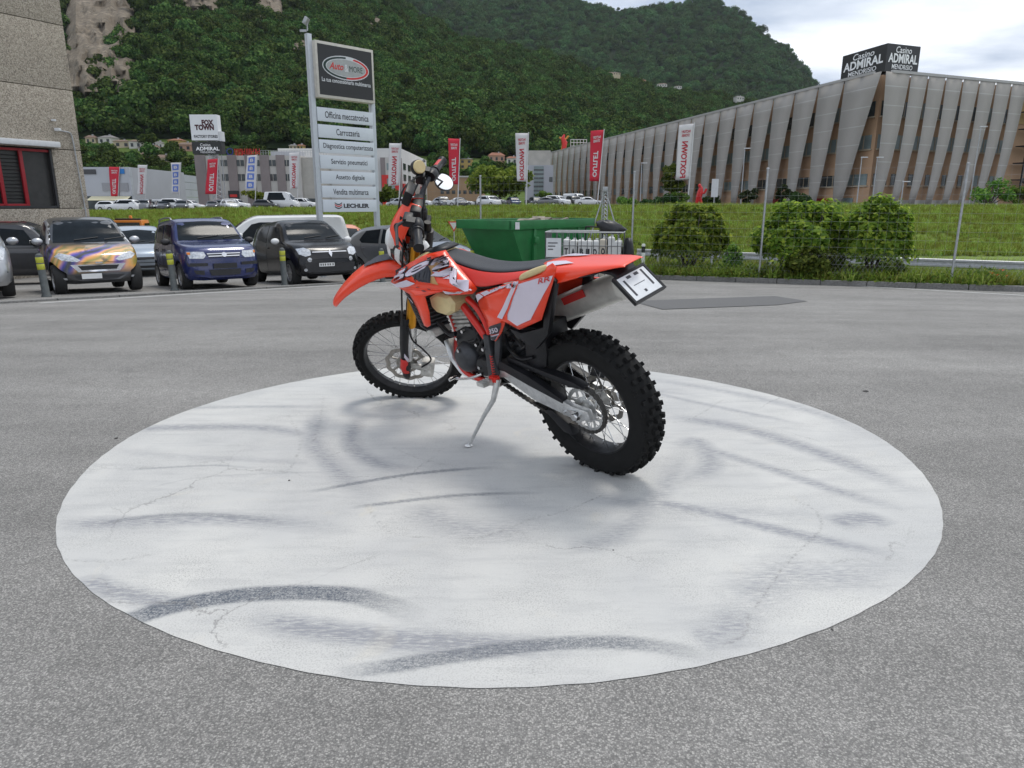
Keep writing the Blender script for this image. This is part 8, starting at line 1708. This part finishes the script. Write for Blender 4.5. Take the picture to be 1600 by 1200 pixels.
# guard rails beside the sunken road
def guardrail(s_, z_top, lab, u_lo, u_hi):
    g0 = KA - knrm * s_ + kdir * u_lo; r = empty('guard_rail', (g0.x, g0.y, -1.55), label=lab, cat='guard rail', group='guard rails beside the road')
    prof = [(-0.155, 0), (-0.13, 0.035), (-0.07, 0.035), (-0.03, 0), (0.03, 0), (0.07, 0.035), (0.13, 0.035), (0.155, 0)]
    rows = []
    for u in np.linspace(0, u_hi - u_lo, 30):
        b = Vector((kdir.x * u, kdir.y * u, 0)); rows.append([b + Vector((knrm.x, knrm.y, 0)) * o + Vector((0, 0, z_top + 1.55 - 0.16 + z)) for z, o in prof])
    q = MB(); q.grid(rows); q.build('rail', M_galv, r, solid=0.006)
    u = 0
    while u < u_hi - u_lo:
        q = MB(); q.box((kdir.x * u - knrm.x * 0.08, kdir.y * u - knrm.y * 0.08, (z_top + 1.5) / 2), (0.09, 0.09, z_top + 1.5)); q.build('rail_post', M_galv, r); u += 2.5
guardrail(5.6, -0.86, 'nearer galvanised guard rail beyond the fence', -14, 14)
guardrail(13.4, -0.80, 'farther galvanised guard rail at the foot of the bank', -22, 14)
dp = at(1005, 395, 26); q = empty('delineator', (dp.x, dp.y, -1.55), label='small white road marker post left of the leftmost bush', cat='post'); z_ = at(1005, 381, 26).z + 1.55
m = MB(); m.box((0, 0, z_ / 2), (0.12, 0.09, z_)); m.build('marker_body', M_white, q, bevel=0.02); m = MB(); m.box((0, 0, z_ - 0.2), (0.124, 0.094, 0.22)); m.build('black_band', M_trim, q)
# ---- green skip
M_green = mat('skip_green', srgb(36, 112, 60), 0.45, var=0.18, scale=3, bump=0.1, bscale=20)
nc = at(797, 400, 17.4); A0 = at(718, 400, 18.5); B0 = at(924, 400, 20.1)
gz_ = ground_z(nc.x, nc.y); sk = empty('skip', (nc.x, nc.y, gz_), label='green steel skip behind the motorcycle seat', cat='skip')
ea = Vector((A0.x - nc.x, A0.y - nc.y, 0)); wa = ea.length; ea.normalize(); eb = Vector((B0.x - nc.x, B0.y - nc.y, 0)); wb = eb.length; eb.normalize()
zr = at(797, 346, 17.4).z - gz_; zi = zr - 0.28
def skp(a, b, z): return ea * a + eb * b + Vector((0, 0, z))
q = MB()
bot = [skp(0.10, 0.75, 0.12), skp(0.10, wb - 0.45, 0.12), skp(wa - 0.10, wb - 0.45, 0.12), skp(wa - 0.10, 0.75, 0.12)]; top_ = [skp(0.0, 0.0, zr), skp(0, wb, zr), skp(wa, wb, zr), skp(wa, 0, zr)]
q.add(bot + top_, [(3, 2, 1, 0), (0, 1, 5, 4), (1, 2, 6, 5), (2, 3, 7, 6), (3, 0, 4, 7)]); q.build('shell', M_green, sk, solid=0.03)
for i, (a0, b0, ev, L_) in enumerate(((-0.05, -0.05, eb, wb + 0.1), (-0.05, -0.05, ea, wa + 0.1), (wa + 0.0, -0.05, eb, wb + 0.1), (-0.05, wb, ea, wa + 0.1))):
    pv = ea if i in (0, 2) else eb
    q = MB(); q.obox(skp(a0, b0, zr - 0.20 + 0.004 * i), ev * L_, pv * 0.055, Vector((0, 0, 0.22))); q.build('rim_beam', M_green, sk, bevel=0.01)
for b_ in (0.9, 1.9, 2.8):
    q = MB(); q.obox(skp(-0.03, b_, 0.25), eb * 0.10, ea * 0.10, Vector((0, 0, zr - 0.45))); q.build('rib', M_green, sk, bevel=0.01)
    q = MB(); q.obox(skp(-0.10, b_ - 0.03, zr - 0.55), eb * 0.16, ea * 0.08, Vector((0, 0, 0.16))); q.build('lug', M_green, sk, bevel=0.02)
q = MB(); q.obox(skp(-0.06, 0.12, zr - 0.19), eb * 0.16, ea * -0.006, Vector((0, 0, 0.17))); q.build('sticker', M_whitem, sk)
rub = MB()
for i in range(14): rub.box(skp(random.uniform(0.2, wa - 0.2), random.uniform(0.3, wb - 0.3), zr - 0.05 + random.uniform(-0.1, 0.04)), (random.uniform(0.2, 0.5), random.uniform(0.1, 0.4), 0.12), Matrix.Rotation(random.uniform(0, 3), 3, 'Z') @ Matrix.Rotation(random.uniform(-0.5, 0.5), 3, 'X'))
o = rub.build('scrap_load', mat('scrap', (0.25, 0.22, 0.18), 0.9, var=0.6), None); o.location = sk.location; tag(o, 'scrap heaped inside the green skip', kind='stuff')
# ---- wire cage with white jugs
c0 = at(852, 400, 16.4); c1 = at(974, 400, 16.1); cz = ground_z(c0.x, c0.y)
cg = empty('wire_cage', (c0.x, c0.y, cz), label='steel wire cage full of white jugs beside the skip', cat='cage')
ex_ = Vector((c1.x - c0.x, c1.y - c0.y, 0)); wc = ex_.length; ex_.normalize(); ey_ = Vector((-ex_.y, ex_.x, 0)); hc = at(910, 363, 16.25).z - cz; dc = 1.0
M_cage = mat('cage_steel', (0.16, 0.165, 0.17), 0.5, 0.6, var=0.2)
def cg_tube(a, b, r, nm='bar', m=M_cage): q = MB(); q.tube([a, b], r, 6); return q.build(nm, m, cg)
for side_, (o_, dv_, L_) in enumerate(((Vector(), ex_, wc), (ey_ * dc, ex_, wc), (Vector(), ey_, dc), (ex_ * wc, ey_, dc))):
    nb = max(2, int(L_ / 0.135))
    for i in range(nb + 1): cg_tube(o_ + dv_ * (L_ * i / nb) + Vector((0, 0, 0.14)), o_ + dv_ * (L_ * i / nb) + Vector((0, 0, hc)), 0.009)
    for z in (0.16, 0.42, hc - 0.56 if hc > 1.1 else 0.66, hc - 0.30, hc): cg_tube(o_ + Vector((0, 0, z)), o_ + dv_ * L_ + Vector((0, 0, z)), 0.012 if z < hc else 0.016, 'rail', M_galv if z == hc else M_cage)
q = MB(); q.obox(Vector((0, 0, 0.02)), ex_ * wc, ey_ * dc, Vector((0, 0, 0.11))); q.build('pallet', mat('pallet_wood', (0.30, 0.22, 0.14), 0.9, var=0.3), cg)
q = MB(); q.obox(ex_ * 0.02 + ey_ * -0.02 + Vector((0, 0, hc - 0.55)), ex_ * 0.34, ey_ * 0.006, Vector((0, 0, 0.42))); pl_ = q.build('label_plate', M_whitem, cg)
for k_ in range(3): q = MB(); q.obox(ex_ * 0.06 + ey_ * -0.024 + Vector((0, 0, hc - 0.25 - 0.07 * k_)), ex_ * (0.22 - 0.05 * k_), ey_ * 0.003, Vector((0, 0, 0.022))); q.build('label_line', M_mid, pl_)
M_jug = mat('jug_white', (0.62, 0.62, 0.60), 0.55, var=0.10, scale=5); M_jug2 = mat('jug_beige', (0.52, 0.47, 0.38), 0.6, var=0.12, scale=5)
JT = ['T', 'A', 'B', 'I', 'D', 'O', None, None]
for i in range(8):
    jw = (wc - 0.42) / 8; x0 = 0.38 + i * jw; hj = hc - 0.10 + random.uniform(-0.07, 0.05)
    p = ex_ * (x0 + jw / 2) + ey_ * 0.24; b = empty('jug', Vector(cg.location) + p + Vector((0, 0, 0.135)), label=['white jug marked T in the wire cage', 'white jug marked A in the wire cage', 'white jug marked B in the wire cage', 'narrow white jug marked I in the cage', 'white jug marked D in the wire cage', 'beige jug marked with a ring in the cage', 'plain white jug, second from the right end of the cage', 'plain white jug at the right end of the cage'][i], cat='jug', group='jugs in the wire cage')
    b.rotation_euler.z = math.atan2(ex_.y, ex_.x) + random.uniform(-0.12, 0.12); H_ = hj - 0.135
    prof = [(-jw * 0.46, -0.17), (jw * 0.46, -0.17), (jw * 0.46, 0.17), (-jw * 0.46, 0.17)]
    q = MB(); q.grid([[Vector((x_ * k_, y_ * k_, z)) for x_, y_ in prof] for z, k_ in ((0, 0.02), (0, 0.95), (0.03, 1.0), (H_ * 0.90, 1.0), (H_ * 0.945, 0.93), (H_ * 0.965, 0.5), (H_ * 0.967, 0.02))], closed=True); q.build('body', M_jug2 if i == 5 else M_jug, b, smooth=True, sharp=40, bevel=0.012)
    q = MB(); q.lathe([(0.03, 0), (0.033, 0.0), (0.033, 0.05), (0.0, 0.052)], (jw * 0.1, 0, H_ * 0.95), (0, 0, 1), n=12); q.build('cap', M_whitem, b)
    if JT[i]: lettering(JT[i], (0, -0.176, H_ * 0.66), (1, 0, 0), (0, 0, 1), jw * 0.5, 0.15, M_ink, b, 0.05)
# black things beside and on the cage
def rounded(name, pts_rows, m, lab, loc, cat):
    o = MB().grid(pts_rows, closed=True).build(name, m, None, smooth=True, sharp=60); o.location = loc; return tag(o, lab, cat)
M_bag = mat('black_sheet', (0.012, 0.012, 0.014), 0.4, var=0.4, scale=4, bump=0.5, bscale=9)
bb = at(955, 362, 16.6); rows = []
for z, rx, ry, dx in ((0.0, 0.02, 0.02, 0.0), (0.0, 0.24, 0.2, 0.0), (0.08, 0.27, 0.22, 0.02), (0.18, 0.25, 0.2, -0.04), (0.24, 0.2, 0.16, -0.10), (0.27, 0.1, 0.1, -0.14), (0.28, 0.02, 0.02, -0.15)):
    rows.append([Vector((dx + rx * 1.1 * math.cos(a) * (1 + 0.18 * math.sin(3 * a + z * 20)), ry * math.sin(a) * (1 + 0.15 * math.cos(4 * a)), z + 0.02 * math.sin(a * 5))) for a in np.linspace(0, 6.283, 20, endpoint=False)])
rounded('black_bag', rows, M_bag, 'crumpled black sheeting on top of the wire cage', (bb.x, bb.y, at(955, 364, 16.6).z), 'bag')
bk_ = at(981, 400, 16.3); bz_ = ground_z(bk_.x, bk_.y); hb_ = at(981, 372, 16.3).z - bz_; rows = []
for z, k_ in ((0.0, 0.02), (0.0, 0.9), (0.1, 1.0), (hb_ * 0.7, 1.0), (hb_ * 0.9, 0.8), (hb_, 0.45), (hb_ + 0.005, 0.02)): rows.append([Vector((0.13 * k_ * math.cos(a), 0.26 * k_ * math.sin(a), z)) for a in np.linspace(0, 6.283, 18, endpoint=False)])
rounded('black_bin', rows, M_blackp, 'upright black plastic part leaning at the right end of the cage', (bk_.x, bk_.y, bz_), 'bin')
hd_ = at(922, 358, 17.6); hz_ = ground_z(hd_.x, hd_.y); h_ = at(922, 354, 17.6).z - hz_; tr = empty('trolley', (hd_.x, hd_.y, hz_), label='black trolley handle between the skip and the cage', cat='trolley')
q = MB(); q.tube(catmull([Vector((-0.14, 0, 0)), Vector((-0.12, 0, h_ * 0.8)), Vector((-0.1, 0, h_ - 0.03)), Vector((-0.05, 0, h_)), Vector((0.3, 0, h_ - 0.02))], 5), 0.02, 8); q.build('handle', M_blackp, tr, smooth=True)
q = MB(); q.box((0.1, 0, 0.08), (0.5, 0.35, 0.05)); q.tube([Vector((0.3, 0, 0.05)), Vector((0.3, 0, h_ - 0.02))], 0.018, 8); q.build('frame', M_blackp, tr)
# small lattice mast
lp = at(944, 345, 23.5); lz = land_z(lp.x, lp.y); hm = at(944, 300, 23.5).z - lz; mst = empty('lattice_mast', (lp.x, lp.y, lz), label='small galvanised lattice mast with splayed legs behind the cage', cat='mast')
q = MB()
for dx, dy in ((-0.11, -0.08), (0.11, -0.08), (0, 0.12)): q.tube([Vector((dx, dy, 0)), Vector((dx * 0.7, dy * 0.7, hm))], 0.02, 6)
for i in range(22):
    z = hm * i / 22; z2 = hm * (i + 1) / 22; f_ = 1 - 0.3 * i / 22
    for (a, b), (c, d) in ((((-0.11, -0.08)), (0.11, -0.08)), ((0.11, -0.08), (0, 0.12)), ((0, 0.12), (-0.11, -0.08))): q.tube([Vector((a * f_, b * f_, z)), Vector((c * f_, d * f_, z2))], 0.012, 5)
q.build('lattice', M_galv, mst)
for sx_ in (-1, 1): q = MB(); q.tube([Vector((0.07 * sx_, -0.05, hm - 0.15)), Vector((0.85 * sx_, -0.3, 0))], 0.022, 6); q.build('leg', M_galv, mst)
q = MB(); q.box((0, 0, hm + 0.08), (0.16, 0.16, 0.16)); q.build('head', M_galv, mst, bevel=0.02)
# give-way sign far behind the bike
gs = at(710, 400, 30.0); gz2 = ground_z(gs.x, gs.y); zt2 = at(710, 346, 30.0).z - gz2
sg3 = empty('give_way_sign', (gs.x, gs.y, gz2), label='small triangular give way sign left of the skip', cat='sign')
q = MB(); q.tube([Vector((0, 0.03, 0)), Vector((0, 0.03, zt2))], 0.025, 6); q.build('pole', M_galv, sg3)
q = MB(); q.prism([(-0.24, zt2), (0.24, zt2), (0, zt2 - 0.42)], -0.01, 0.01); q.build('red_border', M_redg, sg3); q = MB(); q.prism([(-0.17, zt2 - 0.045), (0.17, zt2 - 0.045), (0, zt2 - 0.34)], -0.016, -0.0105); q.build('white_field', M_whitem, sg3)
# lamp posts in front of the casino and thin poles on the bank
LPX = [(1000, 255, 322, 96, 'slim lamp post left of the round tree'), (1157, 232, 322, 95, 'slim lamp post before the middle of the casino facade'), (1338, 246, 322, 88, 'double lamp post before the casino corner'), (1362, 246, 322, 87, 'slim lamp post just right of the casino corner'), (1407, 284, 322, 80, 'short lamp post right of the casino corner'), (1514, 198, 322, 86, 'tall lamp post before the right casino facade')]
for x, yt, yb, D, lab in LPX:
    b = at(x, yb, D); h = at(x, yt, D).z - b.z; l = empty('lamp_post', b, label=lab, cat='lamp post', group='lamp posts before the casino building')
    q = MB(); q.tube([Vector((0, 0, -0.3)), Vector((0, 0, h))], [0.08, 0.05], 8); q.build('pole', M_galv, l, smooth=True)
    q = MB(); q.box((0.3, 0, h + 0.02), (0.8, 0.2, 0.1)); q.build('lamp_head', M_whitem, l, bevel=0.02)
wb_ = at(1115, 322, 84); wbo = empty('info_board', wb_, label='tall white information board beside the red statue', cat='sign'); q = MB(); q.box((0, 0, 2.0), (0.75, 0.12, 2.0)); q.build('board', M_whitem, wbo); q = MB(); q.box((0, 0, 0.5), (0.1, 0.1, 1.0)); q.build('post', M_galv, wbo)

# ================================================================ the air between here and the hills
hz = bpy.data.materials.new('haze_air'); hz.use_nodes = True; ht_ = hz.node_tree; ht_.nodes.remove(ht_.nodes['Principled BSDF'])
pv = ht_.nodes.new('ShaderNodeVolumePrincipled'); pv.inputs['Color'].default_value = (0.80, 0.88, 1.0, 1); pv.inputs['Density'].default_value = 0.000032; pv.inputs['Anisotropy'].default_value = 0.2
ht_.links.new(pv.outputs[0], ht_.nodes['Material Output'].inputs['Volume'])
q = MB(); q.box((0, 1600, 748), (5600, 3600, 1502)); o = q.build('haze', hz); tag(o, kind='stuff')
